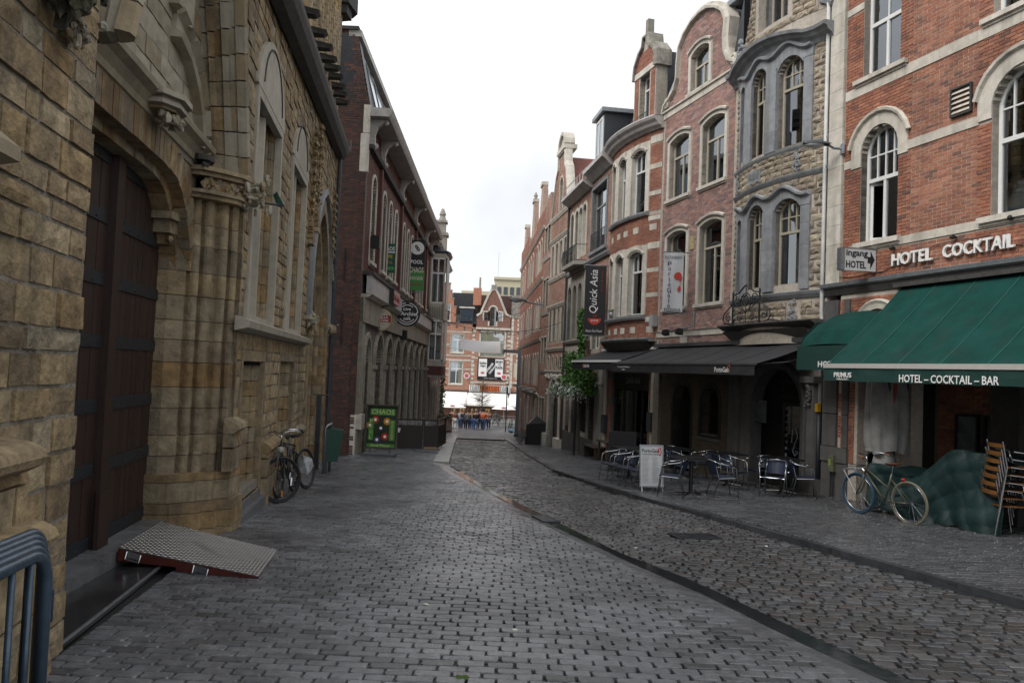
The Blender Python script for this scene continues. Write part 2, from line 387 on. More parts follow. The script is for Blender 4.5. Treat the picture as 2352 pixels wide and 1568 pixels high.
def coursed(region, holes, z0, z1, h, l, j, out, depth, jit=.0, hj=0., lj=0., rout=.004, seed=1):
    rng = random.Random(seed); P = []; z = z0; k = 0
    while z < z1-.01:
        hh = h*(1+rng.uniform(-hj, hj)); zt = min(z+hh, z1)
        if z1-zt < h*.35: zt = z1
        for a, b in cut(region, holes, (z+zt)/2):
            xs = [a]; x = math.floor(a/l)*l+(k % 2)*l*.5
            while x < b-.35*l:
                xx = x+rng.uniform(-lj, lj)*l
                if xx > a+.35*l and xx < b-.3*l: xs.append(xx)
                x += l
            xs.append(b)
            for q in range(len(xs)-1):
                w = xs[q+1]-xs[q]
                if w > j*1.6: P.append(((xs[q]+xs[q+1])/2, (z+zt)/2, w-j, zt-z-j, out+rng.uniform(-rout, rout), depth))
        z = zt; k += 1
    return P
def wall(P, region, holes, z0, z1, m, y0=0, th=.25, h=.08, warp=None, name='wall'):
    b = MB(warp); z = z0; prev = None
    while z < z1-1e-4:
        zt = min(z+h, z1); iv = [(round(a, 3), round(c, 3)) for a, c in cut(region, holes, (z+zt)/2)]
        if prev and prev[0] == iv: prev[2] = zt
        else:
            if prev:
                for a, c in prev[0]: b.box(a, c, y0, y0+th, prev[1], prev[2])
            prev = [iv, z, zt]
        z = zt
    for a, c in prev[0]: b.box(a, c, y0, y0+th, prev[1], prev[2])
    return b.build(name, m, P)
def inset(o, d):
    n = len(o); c = []
    for i in range(n):
        a = Vector(o[i-1]); b = Vector(o[i]); e = Vector(o[(i+1) % n])
        t1 = (b-a).normalized(); t2 = (e-b).normalized(); n1 = Vector((-t1.y, t1.x)); n2 = Vector((-t2.y, t2.x)); q = (n1+n2); q = q.normalized() if q.length > 1e-6 else n1
        c.append(tuple(b+q*(d/max(.35, q.dot(n1)))))
    return c
def window(P, x0, x1, z0, z1, rise=0, rec=.14, fw=.055, fm=UPVC, cols=2, trans=None, bars=None, curtain=None, sur=None, sill=None, warp=None, point=False, open_=None, gm=None, name='window', low=True, label=None):
    O = outline(x0, x1, z0, z1, rise, point=point); I = inset(O, fw)
    if warp: rec0 = -warp((x0+x1)/2)
    else: rec0 = 0
    b = MB(warp); b.ring(O, I, rec, rec+.07)
    xi0, xi1, zi0, zi1 = x0+fw, x1-fw, z0+fw, z1-fw
    tz = trans if trans else zi1
    if trans: b.box(xi0, xi1, rec-.012, rec+.06, trans-fw*.6, trans+fw*.6)
    lo1 = tz-(fw*.6 if trans else 0)
    for c in range(1, cols):
        xc = xi0+(xi1-xi0)*c/cols
        if low: b.box(xc-fw*.5, xc+fw*.5, rec-.006, rec+.055, zi0, lo1)
    w = b.build(name, fm, P, label=label)
    off = ZB.get(P.name, 0)
    def ch(bb, nm, mm, **k): o = bb.build(nm, mm, w, **k); return o
    if bars and trans:
        bb = MB(warp)
        for i in range(1, bars[0]):
            xc = xi0+(xi1-xi0)*i/bars[0]; sp_ = [s for s in [zi1]]; top = zi1
            if rise:
                hh = [q for q in range(40) if any(a < xc < e for a, e in spans(I, trans+(zi1-trans)*q/40+.001))]; top = trans+(zi1-trans)*(max(hh)+1)/40 if hh else zi1
            bb.box(xc-.014, xc+.014, rec+.005, rec+.045, trans+fw*.6, top)
        for k in range(1, bars[1]):
            zc = trans+(zi1-trans)*k/bars[1]; ss = spans(I, zc)
            if ss: bb.box(ss[0][0], ss[0][1], rec+.008, rec+.042, zc-.014, zc+.014)
        ch(bb, 'glazing_bar', fm)
    gm = gm or G
    if trans and low:
        for c in range(cols):
            a = xi0+(xi1-xi0)*c/cols; e = xi0+(xi1-xi0)*(c+1)/cols
            if open_ == c: continue
            ch(MB(warp).box(a, e, rec+.028, rec+.034, zi0, trans), 'pane', gm)
        top = [p for p in I if p[1] > trans]; sp_ = spans(I, trans)
        if rise and top and sp_:
            pp = [(sp_[0][0], trans), (sp_[0][1], trans)]+top
        else: pp = rect(xi0, xi1, trans, zi1)
        ch(MB(warp).poly(pp, rec+.03, rec+.036), 'pane', gm)
    else: ch(MB(warp).poly(I, rec+.03, rec+.036), 'pane', gm)
    if open_ is not None and trans:
        a = xi0+(xi1-xi0)*open_/cols; ww = (xi1-xi0)/cols; s_ = MB(); q = math.radians(65)
        fr = rect(0, ww, zi0, trans-fw*.6); s_.ring(fr, inset(fr, .05), -.02, .03)
        s_.w = None; oo = s_.build('sash', fm, w, loc=(a+.01, rec+.05-(warp(a) if warp else 0), 0), rot=(0, 0, q*.5))
    if curtain:
        kind, cz0, cz1, cm = curtain; cb = MB(warp); n = 14; ys = rec+.075
        vs = []; 
        for i in range(n+1):
            x = x0+.01+(x1-x0-.02)*i/n; y = ys+(.02*math.sin(i*2.4) if kind == 'net' else 0); vs += [(x, y, cz0), (x, y, cz1)]
        cb.add(vs, [(2*i, 2*i+2, 2*i+3, 2*i+1) for i in range(n)]); ch(cb, 'curtain' if kind == 'net' else 'blind', cm)
    if sur:
        sw, sm, so_ = sur; OO = inset(O, -sw); OO[0] = (OO[0][0], z0); OO[1] = (OO[1][0], z0)
        sb = MB(warp); n = len(O); sb.ring(OO[1:]+OO[:1], O[1:]+O[:1], -so_, rec+.1, closed=False)
        ch(sb, 'window_surround', sm)
    else:
        sb = MB(warp); OO = inset(O, -.02); sb.ring(OO, O, .004, rec+.12); ch(sb, 'reveal', MORTARD)
    if sill:
        ex, so_, sh, sm = sill; sb = MB(warp); sb.box(x0-ex, x1+ex, -so_, rec+.05, z0-sh, z0-.002); sb.box(x0-ex+.03, x1+ex-.03, -so_*.5, .02, z0-sh-.05, z0-sh)
        ch(sb, 'sill', sm)
    return w
def hole(x0, x1, z0, z1, rise=0, m=0, point=False):
    O = outline(x0, x1, z0, z1, rise, point=point); return inset(O, -m) if m else O
TXT = 0
def text(s, w, h, m, parent, x, z, y=-.01, ext=.004, bold=0, shear=0, rot=0, name='lettering', label=None, spacing=1, align='c'):
    cu = bpy.data.curves.new('t', 'FONT'); cu.body = s; cu.extrude = .05; cu.offset = bold; cu.shear = shear; cu.space_character = spacing; cu.resolution_u = 2
    if align == 'c': cu.align_x = 'CENTER'
    ob = bpy.data.objects.new('t', cu); me = bpy.data.meshes.new_from_object(ob); bpy.data.objects.remove(ob); bpy.data.curves.remove(cu)
    n = len(me.vertices); V = np.empty(n*3, np.float32); me.vertices.foreach_get('co', V); V = V.reshape(-1, 3)
    lo = V.min(0); hi = V.max(0); V = V-(lo+hi)/2; sx = w/max(1e-6, hi[0]-lo[0]); sz = h/max(1e-6, hi[1]-lo[1])
    X_ = V[:, 0]*sx; Z_ = V[:, 1]*sz; Y_ = -V[:, 2]/.05*ext
    if rot: c_, s_ = math.cos(rot), math.sin(rot); X_, Z_ = X_*c_-Z_*s_, X_*s_+Z_*c_
    me.vertices.foreach_set('co', np.stack([X_, Y_, Z_], 1).astype(np.float32).ravel()); me.materials.clear(); me.materials.append(m); me.name = name; me.update()
    o = bpy.data.objects.new(name, me); link(o, parent); o.location = (x, y, z-(ZB.get(parent.name, 0) if parent is not None else 0))
    if label: o['label'] = label
    return o
def archfill(b, x0, x1, n, lo, hi, base, y0, y1):
    """solid band between lo(x) (or base where lo is None) and hi(x), cut cleanly at the jambs"""
    for i in range(n):
        a = x0+(x1-x0)*i/n; c = x0+(x1-x0)*(i+1)/n; m_ = (a+c)/2; e = (c-a)*.02
        if lo(m_) is None: za = zc = base
        else: za = lo(a+e) or lo(m_); zc = lo(c-e) or lo(m_)
        ha, hc = hi(a), hi(c)
        b.add([(a, y0, za), (c, y0, zc), (c, y0, hc), (a, y0, ha), (a, y1, za), (c, y1, zc), (c, y1, hc), (a, y1, ha)], [(0, 1, 2, 3), (1, 0, 4, 5), (3, 2, 6, 7), (0, 3, 7, 4), (2, 1, 5, 6)])
def struct(b, name, m, **k): return b.build(name, m, None, kind='structure', **k)
# ================================================================ ground
def lerp(T, y):
    """T: list of (x, y) sorted by y"""
    if y <= T[0][1]: (x0, y0), (x1, y1) = T[0], T[1]
    elif y >= T[-1][1]: (x0, y0), (x1, y1) = T[-2], T[-1]
    else:
        for i in range(len(T)-1):
            if T[i][1] <= y <= T[i+1][1]: (x0, y0), (x1, y1) = T[i], T[i+1]; break
    return x0+(x1-x0)*(y-y0)/(y1-y0)
WALL_L = [(-2.42, 3), (-5.0, 20.7), (-4.7, 23.6), (-5.3, 55), (-5.6, 68)]
GUT_L = [(2.68, 3.6), (2.23, 4.83), (1.56, 7.07), (.64, 10.28), (-.06, 12.7), (-1.0, 16.7), (-2.03, 20.84), (-2.95, 35.7), (-3.9, 52.2), (-4.6, 66)]
GUT_R = [(3.15, 3.6), (2.62, 4.86), (1.88, 7.6), (1.33, 9.0), (.5, 12.21), (-.2, 14.74), (-1.60, 21.07), (-2.5, 36), (-3.4, 52.5), (-4.1, 66)]
KERB_R = [(5.6, 4.2), (4.88, 7.13), (4.45, 8.42), (3.98, 10.13), (3.42, 11.97), (2.55, 14.82), (2.0, 16.78), (1.25, 20.3), (.72, 28.3), (-.3, 50), (-1.0, 66)]
WALL_R = [(10.6, 4), (6.81, 16.62), (3.45, 27.75), (1.8, 39), (.45, 60), (.2, 68)]
ROADD = .055
G_SOIL = mat('wet_joint_grit', (.012, .012, .012), .45, 10, .4, .4, 60)
S_L = mat('wet_grey_sett', [(.16, .166, .183), (.175, .182, .2), (.138, .145, .16), (.16, .166, .178), (.195, .2, .217), (.07, .073, .08), (.165, .171, .188), (.142, .146, .158)], .25, 9, .35, .3, 90, spec=.8, rvar=.13, big=.45)
S_R = mat('brown_road_sett', [(.072, .073, .076), (.095, .095, .097), (.058, .057, .056), (.095, .10, .11), (.085, .072, .064), (.13, .13, .132), (.11, .114, .124)], .27, 9, .4, .4, 60, spec=.7, rvar=.14, big=.3)
S_W = mat('sidewalk_sett', [(.085, .088, .095), (.10, .103, .11), (.072, .074, .08), (.11, .112, .118)], .26, 9, .28, .3, 80, spec=.7, rvar=.14, big=.3)
SLABM = mat('wet_gutter_slab', [(.17, .175, .19), (.14, .145, .155)], .22, 3, .5, .2, 50, rvar=.15)
KERBM = mat('kerb_stone', [(.06, .064, .072), (.08, .083, .09)], .3, 5, .35, .25, 40, rvar=.12)
b = MB(); ys = [-60, -20, 0, 10, 20, 30, 45, 60, 68, 90, 140, 600, 2500]
for i in range(len(ys)-1):
    y0, y1 = ys[i], ys[i+1]; b.quad((-1500, y0, gz(y0)-.16), (1500, y0, gz(y0)-.16), (1500, y1, gz(y1)-.16), (-1500, y1, gz(y1)-.16))
struct(b, 'ground', mat('dark_ground', (.05, .05, .05), .8, 3, .3, 0))
def strip(name, A, B, y0, y1, dz, m, step=1.0):
    b = MB(); n = int((y1-y0)/step)
    for i in range(n):
        a = y0+(y1-y0)*i/n; c = y0+(y1-y0)*(i+1)/n
        b.quad((lerp(A, a), a, gz(a)+dz), (lerp(B, a), a, gz(a)+dz), (lerp(B, c), c, gz(c)+dz), (lerp(A, c), c, gz(c)+dz))
    return struct(b, name, m)
WL2 = [(x-1.2, y) for x, y in WALL_L]; WR2 = [(x+1.2, y) for x, y in WALL_R]
pl = strip('pavement', WL2, GUT_L, -4, 68, -.022, G_SOIL)
rd = strip('road', GUT_R, KERB_R, -4, 68, -.022-ROADD, G_SOIL)
sw = strip('sidewalk', KERB_R, WR2, -4, 68, -.022, G_SOIL)
def setts(A, B, y0, y1, bl, bw, dz, seed, amp=.004, tilt=.0, joint=.012, jl=.12, rowang=0.0, wob=0):
    rng = random.Random(seed); P = []; y = y0; k = 0
    while y < y1:
        w = bw*(1+rng.uniform(-.06, .06))
        xa, xb = lerp(A, y), lerp(B, y)
        x = xa+rng.uniform(0, 1)*bl*.5*(1 if k % 2 else .3)
        x = math.floor(xa/bl)*bl+(k % 2)*bl/2
        prev = xa
        while prev < xb-.03:
            nx = x+bl+rng.uniform(-jl, jl)*bl; x += bl
            if nx < prev+.05: continue
            nx = min(nx, xb)
            if xb-nx < .06: nx = xb
            cxx = (prev+nx)/2; ww = nx-prev
            yy = y+rowang*(cxx)+(wob*math.sin(cxx*1.3+y*.7) if wob else 0)
            if ww > .05: P.append((cxx, yy+w/2, ww-joint*rng.uniform(.6, 1.6), w-joint*rng.uniform(.6, 1.5), gz(yy)+dz+rng.uniform(-amp, amp)+.012*math.sin(cxx*1.1+yy*.6)*math.sin(yy*.9), .05, rng.uniform(-.035, .035)+rowang*.8))
            prev = nx
        y += w; k += 1
    return P
lay(pl, setts(WALL_L, GUT_L, 2.6, 46, .195, .105, 0, 1, .003, joint=.010, wob=.025), 'sett', S_L, 'sett', 300, flat=True, stuff='settwork')
lay(rd, setts(GUT_R, KERB_R, 3.4, 44, .150, .118, -ROADD, 2, .008, joint=.016, jl=.3, rowang=-.1, wob=.05), 'sett', S_R, 'cobble', 300, flat=True, stuff='cobblework')
lay(sw, setts([(x+.12, y) for x, y in KERB_R], WALL_R, 4.5, 46, .20, .10, 0, 3, .003, rowang=.04), 'sett', S_W, 'sett', 300, flat=True, stuff='settwork')
FARP = mat('far_setts', [(.10, .102, .108)], .45, 3, .3, 0, rvar=.1)
b = MB()
for i in range(45, 110, 5): b.quad((-14, i, gz(i)-.012), (14, i, gz(i)-.012), (14, i+5, gz(i+5)-.012), (-14, i+5, gz(i+5)-.012))
struct(b, 'plaza', FARP)
far = []
for i in range(46, 72):
    for q in range(-28, 8):
        far.append((q*.22+(i % 2)*.11, i+.5, .2, .9, gz(i+.5)+.004, .05, 0))
# gutter channel of smooth slabs between pavement and road
gt = struct(MB().box(0, .01, 0, .01, -1, -.99), 'gutter', SLABM)
P = []; y = 3.7
while y < 66:
    L = 1.0 if y < 21 else 1.4; y1 = y+L
    a0, a1, c0, c1 = lerp(GUT_L, y), lerp(GUT_L, y1), lerp(GUT_R, y), lerp(GUT_R, y1)
    m = SLABM if (y < 20.9 or y > 36) else mat('white_painted_kerb', [(.40, .40, .38), (.30, .30, .28), (.36, .36, .34)], .45, 6, .45, .2)
    o1 = MB(); e = .008; hz = -.004 if y < 20.9 else .05
    for f0, f1, z0, z1 in ((0, .45, -.004, -.018), (.45, .8, -.018, -.045), (.8, 1, -.045, -.05)) if y < 20.9 else ((0, 1, .02, .02),):
        p = [(a0+(c0-a0)*f0, y+e, gz(y)+z0), (a0+(c0-a0)*f1, y+e, gz(y)+z1), (a1+(c1-a1)*f1, y1-e, gz(y1)+z1), (a1+(c1-a1)*f0, y1-e, gz(y1)+z0)]
        q = [(x, yy, z-.12) for x, yy, z in p]
        o1.add(p+q, [(0, 1, 2, 3), (1, 0, 4, 5), (2, 1, 5, 6), (3, 2, 6, 7), (0, 3, 7, 4)])
    o1.build('gutter_slab', m, gt); y = y1
# kerb stones along the sidewalk, with the dark wet runnel beside them
kb = struct(MB().box(0, .01, 0, .01, -1, -.99), 'kerb', KERBM); y = 4.3
RUN = mat('puddled_runnel', (.03, .032, .036), .08, 3, .3, .05)
while y < 60:
    y1 = y+.9; a0, a1 = lerp(KERB_R, y), lerp(KERB_R, y1); e = .006
    p = [(a0, y+e, gz(y)+.006), (a0+.12, y+e, gz(y)+.006), (a1+.12, y1-e, gz(y1)+.006), (a1, y1-e, gz(y1)+.006)]
    MB().add(p+[(x, yy, z-.14) for x, yy, z in p], [(0, 1, 2, 3), (1, 0, 4, 5), (2, 1, 5, 6), (3, 2, 6, 7), (0, 3, 7, 4)]).build('kerb_block', KERBM, kb)
    y = y1
strip('runnel', [(x-.17, y) for x, y in KERB_R], [(x-.002, y) for x, y in KERB_R], 4, 60, -ROADD-.002, RUN)
# puddle lying in the gutter channel
b = MB(); 
for i in range(24):
    y = 4+i*.62; 
    if y > 19: break
    f = .78+.08*math.sin(i*1.7); y1 = y+.62; f1 = .78+.08*math.sin((i+1)*1.7)
    a0, c0, a1, c1 = lerp(GUT_L, y), lerp(GUT_R, y), lerp(GUT_L, y1), lerp(GUT_R, y1)
    b.quad((a0+(c0-a0)*(f-.26), y, gz(y)-.0195), (c0-.01, y, gz(y)-.0195), (c1-.01, y1, gz(y1)-.0195), (a1+(c1-a1)*(f1-.26), y1, gz(y1)-.0195))
struct(b, 'puddle', RUN)
# iron drain covers
def drain(x, y, w, l, label, dz=0, ang=0, nb=7):
    t = thing('drain_cover', label, 'drain cover', (x, y, gz(y)+dz), ang, rot=(math.atan(-.046), 0, ang))
    MB().ring(rect(-w/2, w/2, -l/2, l/2), rect(-w/2+.03, w/2-.03, -l/2+.03, l/2-.03), 0, .03).build('frame', IRON, t, rot=(-math.pi/2, 0, 0), loc=(0, 0, .012))
    for i in range(nb):
        q = -w/2+.04+(w-.08)*(i+.5)/nb; MB().box(q-.018, q+.018, -l/2+.02, l/2-.02, -.012, .008).build('bar', IRON, t)
    MB().box(-w/2+.02, w/2-.02, -l/2+.02, l/2-.02, -.03, -.013).build('pit', BLACK, t)
drain(2.58, 10.5, .62, .42, 'rusty square drain cover set in the cobbled road', -ROADD+.012, .15, 9)
drain(.60, 11.35, .26, .6, 'long iron gutter grating in the wet channel', -.01, .25, 6)
# moss tuft and litter
b = MB()
for i in range(60):
    x, y = 3.9+R.uniform(-.05, .05), 1
MOSS = plain('moss', (.05, .09, .012), .9)
b = MB()
for i in range(40):
    x = -.22+R.uniform(-.035, .035); y = 4.62+R.uniform(-.03, .03); b.blob((x, y, gz(y)-.004), .012, (1, 1, .6), 5)
o = b.build('moss_tuft', MOSS, None); o['kind'] = 'stuff'
LIT = plain('white_litter', (.6, .58, .5), .8)
for k, (x, y) in enumerate(((3.35, 9.9), (.1, 5.6), (-.6, 6.2), (1.6, 9.4))):
    tag(MB().blob((x, y, gz(y)-(.045 if x > 1.5 else 0)+.008), .018, (1.3, .8, .5), 6).build('litter_scrap', LIT, None), ['crumpled cream scrap lying on the road by the dark kerb runnel', 'tiny pale paper scrap lowest on the grey setts', 'tiny pale scrap on the grey setts beside the ramp', 'tiny white scrap amid the brown cobbles'][k], 'litter')
# ================================================================ the church on the left
CH = facade('stone_church', 'long gothic church wall of ochre sandstone with a huge dark double door', 'church', (-2.42, 3), (-5.0, 20.7))
zbC = ZB[CH.name]
EV = lambda s: 6.62+(s-7.69)*.074
top = [(-3.5, 7.0), (18.2, EV(18.2)+.1)]
regC = [(-3.5, -1.2), (18.2, -1.6), (18.2, 9.6), (-3.5, 9.0)]
cxp, czp = 3.55, 3.55
portal = [(1.76, -1.2), (6.34, -1.2), (6.42, 3.9), (6.02, 4.83), (5.66, 5.71), (5.1, 6.8), (4.36, 7.7), (1.76, 7.7)]
win1 = rect(6.70, 8.80, 2.13, 5.13); win2 = rect(9.98, 12.0, 2.13, 5.13)
head1 = outline(6.62, 8.9, 5.13, 6.02, .85); head2 = outline(9.9, 12.1, 5.13, 5.85, .7)
dr1 = rect(6.68, 8.42, -.15, 1.74); dr2 = rect(9.74, 11.62, -.3, 1.76)
niche = outline(13.3, 17.4, -1.2, 5.5, 2.6, point=True)
holesC = [portal, win1, win2, head1, head2, dr1, dr2, niche]
wall(CH, regC, holesC, -1.2, 7.9, MOR_C, 0, .84, .1)
pc = coursed(regC, holesC, -1.0, 7.9, .175, .33, .026, .022, .05, hj=.28, lj=.3, rout=.012, seed=5)
lay(CH, pc, 'stone', STN_C, 'stone', 300, stuff='stonework')
# plinth courses with weathered mouldings
def plinth(x0, x1, zt, zb_, o, top_bev=True, m=STN_C):
    b = MB(); z = zb_; i = 0
    while z < zt-.02:
        h = min(.28, zt-z); e = R.uniform(-.012, .012); x = x0
        while x < x1-.02:
            w = min(R.uniform(.3, .5), x1-x)
            if x1-(x+w) < .12: w = x1-x
            MB().add([(x+.01, -o-e, z+.008), (x+w-.01, -o-e+.01, z+.01), (x+w-.012, -o-e+(.05 if z+h > zt-.02 else 0), z+h-.008), (x+.01, -o-e+(.05 if z+h > zt-.02 else 0), z+h-.012), (x+.01, .02, z+.008), (x+w-.01, .02, z+.01), (x+w-.01, .02, z+h-.008), (x+.01, .02, z+h-.01)],
                    [(0, 1, 2, 3), (1, 0, 4, 5), (2, 1, 5, 6), (3, 2, 6, 7), (0, 3, 7, 4)]).build('stone', m, CH)
            x += w
        z += h; i += 1
plinth(-1.5, 1.15, .62, -.02, .17); plinth(-1.5, .95, 1.04, .66, .13); plinth(-1.5, 1.45, -.02, -.6, .12)
prof = [(-.10, .02), (-.10, -.16), (-.05, -.25), (0, -.27), (.05, -.25), (.09, -.18), (.12, .02)]
for z, e, x1 in ((1.08, .0, .88), (.66, .03, 1.0)):
    b = MB(); b.sweep([(-1.5, z), (x1, z)], [(o_*.8, min(.02, y*.85-e)) for o_, y in prof]); b.build('plinth_moulding', STN_C, CH)
for x0, x1, z1 in ((6.02, 6.55, .90), (8.5, 9.62, .40), (12.1, 13.0, .35)):
    plinth(x0, x1, z1-.12, .3 if x0 < 7 else -.95, .10, m=STN_J); b = MB(); b.sweep([(x0, z1-.08), (x1, z1-.08)], [(-.07, .02), (-.07, -.10), (-.02, -.15), (.03, -.14), (.10, -.03), (.10, .02)]); b.build('plinth_moulding', STN_J, CH)
# stepped jambs of the portal: courses of moulded blocks
def jamb(profile, z0, z1, h, m, name='jamb_stone', gap=.007):
    z = z0; k = 0
    while z < z1-.03:
        hh = min(h*R.uniform(.85, 1.2), z1-z)
        if z1-z-hh < h*.3: hh = z1-z
        e = R.uniform(-.006, .006); MB().plan([(x+e, y+e) for x, y in profile], z+gap/2, z+hh-gap/2).build(name, m, CH); z += hh
def roundp(c, r, a0, a1, n=5): return [(c[0]+r*math.cos(math.radians(a0+(a1-a0)*i/n)), c[1]+r*math.sin(math.radians(a0+(a1-a0)*i/n))) for i in range(n+1)]
mir = lambda p, c: [(2*c-x, y) for x, y in p][::-1]
dg, nr = (.683, -.73), (-.73, -.683); pr = [(5.80, .84), (5.80, .66), (5.88, .50)]
for i in range(37):
    t = .63*i/36; off = -.075
    for c, r in ((.07, .06), (.215, .075), (.29, .028), (.40, .075), (.55, .06)):
        if abs(t-c) < r: off = max(off, -.06+1.25*math.sqrt(r*r-(t-c)**2))
    pr.append((5.91+dg[0]*t+nr[0]*off, .46+dg[1]*t+nr[1]*off))
pr += [(6.36, -.012), (6.44, -.012), (6.44, .84)]
jamb(pr, -.25, 3.45, .26, STN_J)
for z0, z1, o in ((-1.0, -.02, .14), (-.02, .30, .08)):
    p_ = [(5.74, .84), (5.74, .56-o*.5), (5.86-o*.3, .48-o), (5.90-o*.3, .36-o), (6.00-o*.3, .34-o), (6.04-o*.3, .20-o), (6.14-o*.2, .18-o), (6.18-o*.2, .04-o), (6.30, .0-o*.7), (6.62, -.02-o*.7), (6.62, .3), (6.4, .84)]
    jamb(p_, z0, z1, .2, STN_J, 'base_stone')
b = MB(); n = 6
for z0, z1, o in ((3.45, 3.50, .02), (3.50, 3.54, .06), (3.70, 3.75, .06), (3.75, 3.80, .10)): b.plan([(5.78, .84), (5.84-o, .42-o), (5.98-o, .22-o), (6.12-o*.5, .04-o), (6.34, -.03-o), (6.40, .84)], z0, z1)
b.build('capital', STN_J, CH); cb = MB()
for i in range(48):
    t = (i % 24)/23; cb.blob((5.86+t*.42+R.uniform(-.02, .02), .36-.40*t-.02, 3.60+(.05 if i > 23 else -.03)+R.uniform(-.03, .03)), R.uniform(.022, .045), (1, 1, R.uniform(.8, 1.8)), 6, .35)
cb.build('carved_capital', STN_J, CH)
# flat arch over the door: voussoirs with rounded shoulders, and a lower inner order
half = [(4.36, 3.56), (4.8, 3.55), (5.15, 3.52), (5.40, 3.42), (5.58, 3.26), (5.72, 3.06), (5.84, 2.84), (5.90, 2.60)]
def pathpt(P, t):
    L = [math.dist(P[i], P[i+1]) for i in range(len(P)-1)]; s = t*sum(L)
    for i, l in enumerate(L):
        if s <= l: return (P[i][0]+(P[i+1][0]-P[i][0])*s/l, P[i][1]+(P[i+1][1]-P[i][1])*s/l)
        s -= l
    return P[-1]
def vouss(P, N, H, y0, y1, name, m):
    for i in range(N):
        a, c = pathpt(P, i/N), pathpt(P, (i+1)/N); dx, dz = c[0]-a[0], c[1]-a[1]; l = math.hypot(dx, dz)
        n0 = (-dz/l, dx/l); g = .005; H_ = H+R.uniform(-.015, .015); tilt = (a[0]-4.36)*.05
        p = [(a[0]+dx*g/l, a[1]+dz*g/l), (c[0]-dx*g/l, c[1]-dz*g/l), (c[0]-dx*g/l+n0[0]*H_, c[1]+n0[1]*H_), (a[0]+dx*g/l+n0[0]*H_, a[1]+n0[1]*H_)]
        MB().poly(p, y0+R.uniform(-.006, .006), y1).build(name, m, CH)
full = [(1.95, 3.55)]+half
vouss(full, 36, .30, .45, .62, 'voussoir', STN_J)
low = [(x-.05*max(0, min(1, x-4.36)), z-.09) for x, z in full]
vouss(low, 17, .12, .585, .84, 'soffit_stone', STN_J)
sp = [(5.1, 3.75), (5.95, 3.75), (5.95, 2.6), (5.88, 2.9), (5.74, 3.22), (5.5, 3.5)]
MB().poly([(4.36, 3.8), (4.36, 3.7)]+[(x+.02, z+.06) for x, z in half[2:]]+[(6.0, 2.6), (6.0, 3.8)], .47, .7).build('spandrel', STN_J, CH); MB().box(1.75, 4.37, .47, .7, 3.62, 3.9).build('spandrel', STN_J, CH)
b = MB()  # bracket under the arch shoulder
b.plan([(5.48, .80), (5.46, .56), (5.84, .50), (5.86, .80)], 3.12, 3.20); b.plan([(5.56, .80), (5.56, .60), (5.84, .55), (5.84, .80)], 2.98, 3.12); b.plan([(5.66, .80), (5.66, .63), (5.84, .58), (5.84, .80)], 2.86, 2.98)
for i in range(12): b.blob((5.70+R.uniform(-.08, .06), .62, 3.0+R.uniform(-.1, .1)), .035, (1, 1, 1.2), 6, .3)
b.build('corbel', STN_J, CH)
# tympanum of pale ashlar
ty = [(1.72, 3.78), (6.35, 3.78), (6.35, 4.3), (5.9, 5.3), (5.4, 6.2), (4.7, 7.2), (4.2, 7.8), (1.72, 7.8)]
wall(CH, ty, [], 3.78, 7.8, MOR_C, .455, .38, .1, name='tympanum')
o_ = coursed(ty, [], 3.9, 7.7, .225, .40, .013, -.44, .05, hj=.1, lj=.2, rout=.005, seed=9); lay(CH, o_, 'stone', STN_A, 'ashlar', 120, stuff='ashlarwork')
# hood moulding over the door with octagonal corbel shelf
b = MB(); b.sweep([(1.7, 3.93), (6.12, 3.93)], [(-.09, .46), (-.08, .43), (-.02, .42), (.05, .37), (.09, .30), (.14, .29), (.17, .31), (.22, .46)]); b.build('hood_moulding', STN_A, CH)
cx = 4.28; b = MB()
for z0, z1, r in ((3.90, 3.93, .22), (3.93, 3.97, .30), (3.97, 4.00, .28), (4.00, 4.05, .36)):
    b.plan([(cx+r*math.cos(math.pi/8+k*math.pi/4), .36+r*.7*math.sin(math.pi/8+k*math.pi/4)) for k in range(8)], z0, z1)
for k in range(22): b.blob((cx+R.uniform(-.17, .17), .27+R.uniform(-.06, .1), 3.86+R.uniform(-.05, .03)), .04, (1, 1, R.uniform(.7, 1.5)), 6, .35)
b.build('statue_corbel', STN_A, CH)
b = MB(); b.plan([(5.85+.16*math.cos(k*math.pi/4), .38+.14*math.sin(k*math.pi/4)) for k in range(8)], 3.86, 3.92)
for k in range(8): b.blob((5.85+R.uniform(-.1, .1), .33, 3.82+R.uniform(-.04, .04)), .05, (1, 1, 1), 6, .3)
b.build('corbel', DARKST, CH)
# blind tracery ribs on the tympanum
def rib(pts, r, m, y, name='tracery_rib', nm=None):
    for i in range(len(pts)-1):
        a, c = pts[i], pts[i+1]; b = MB(); b.sweep([a, ((a[0]+c[0])/2, (a[1]+c[1])/2), (c[0]*.985+a[0]*.015, c[1]*.985+a[1]*.015)], [(-r, .46), (-r, y), (-r*.75, y-.02), (-r*.45, y+.06), (r*.45, y+.06), (r*.75, y-.02), (r, y), (r, .46)]); b.build(name, m, CH)
rib([(4.92, 7.0), (4.90, 6.2), (4.86, 5.6), (4.78, 5.05)], .24, STN_A, .34)
rib([(4.70, 4.98), (5.15, 4.90), (5.50, 4.70), (5.76, 4.42), (5.86, 4.15), (5.86, 3.98)], .17, STN_A, .34)
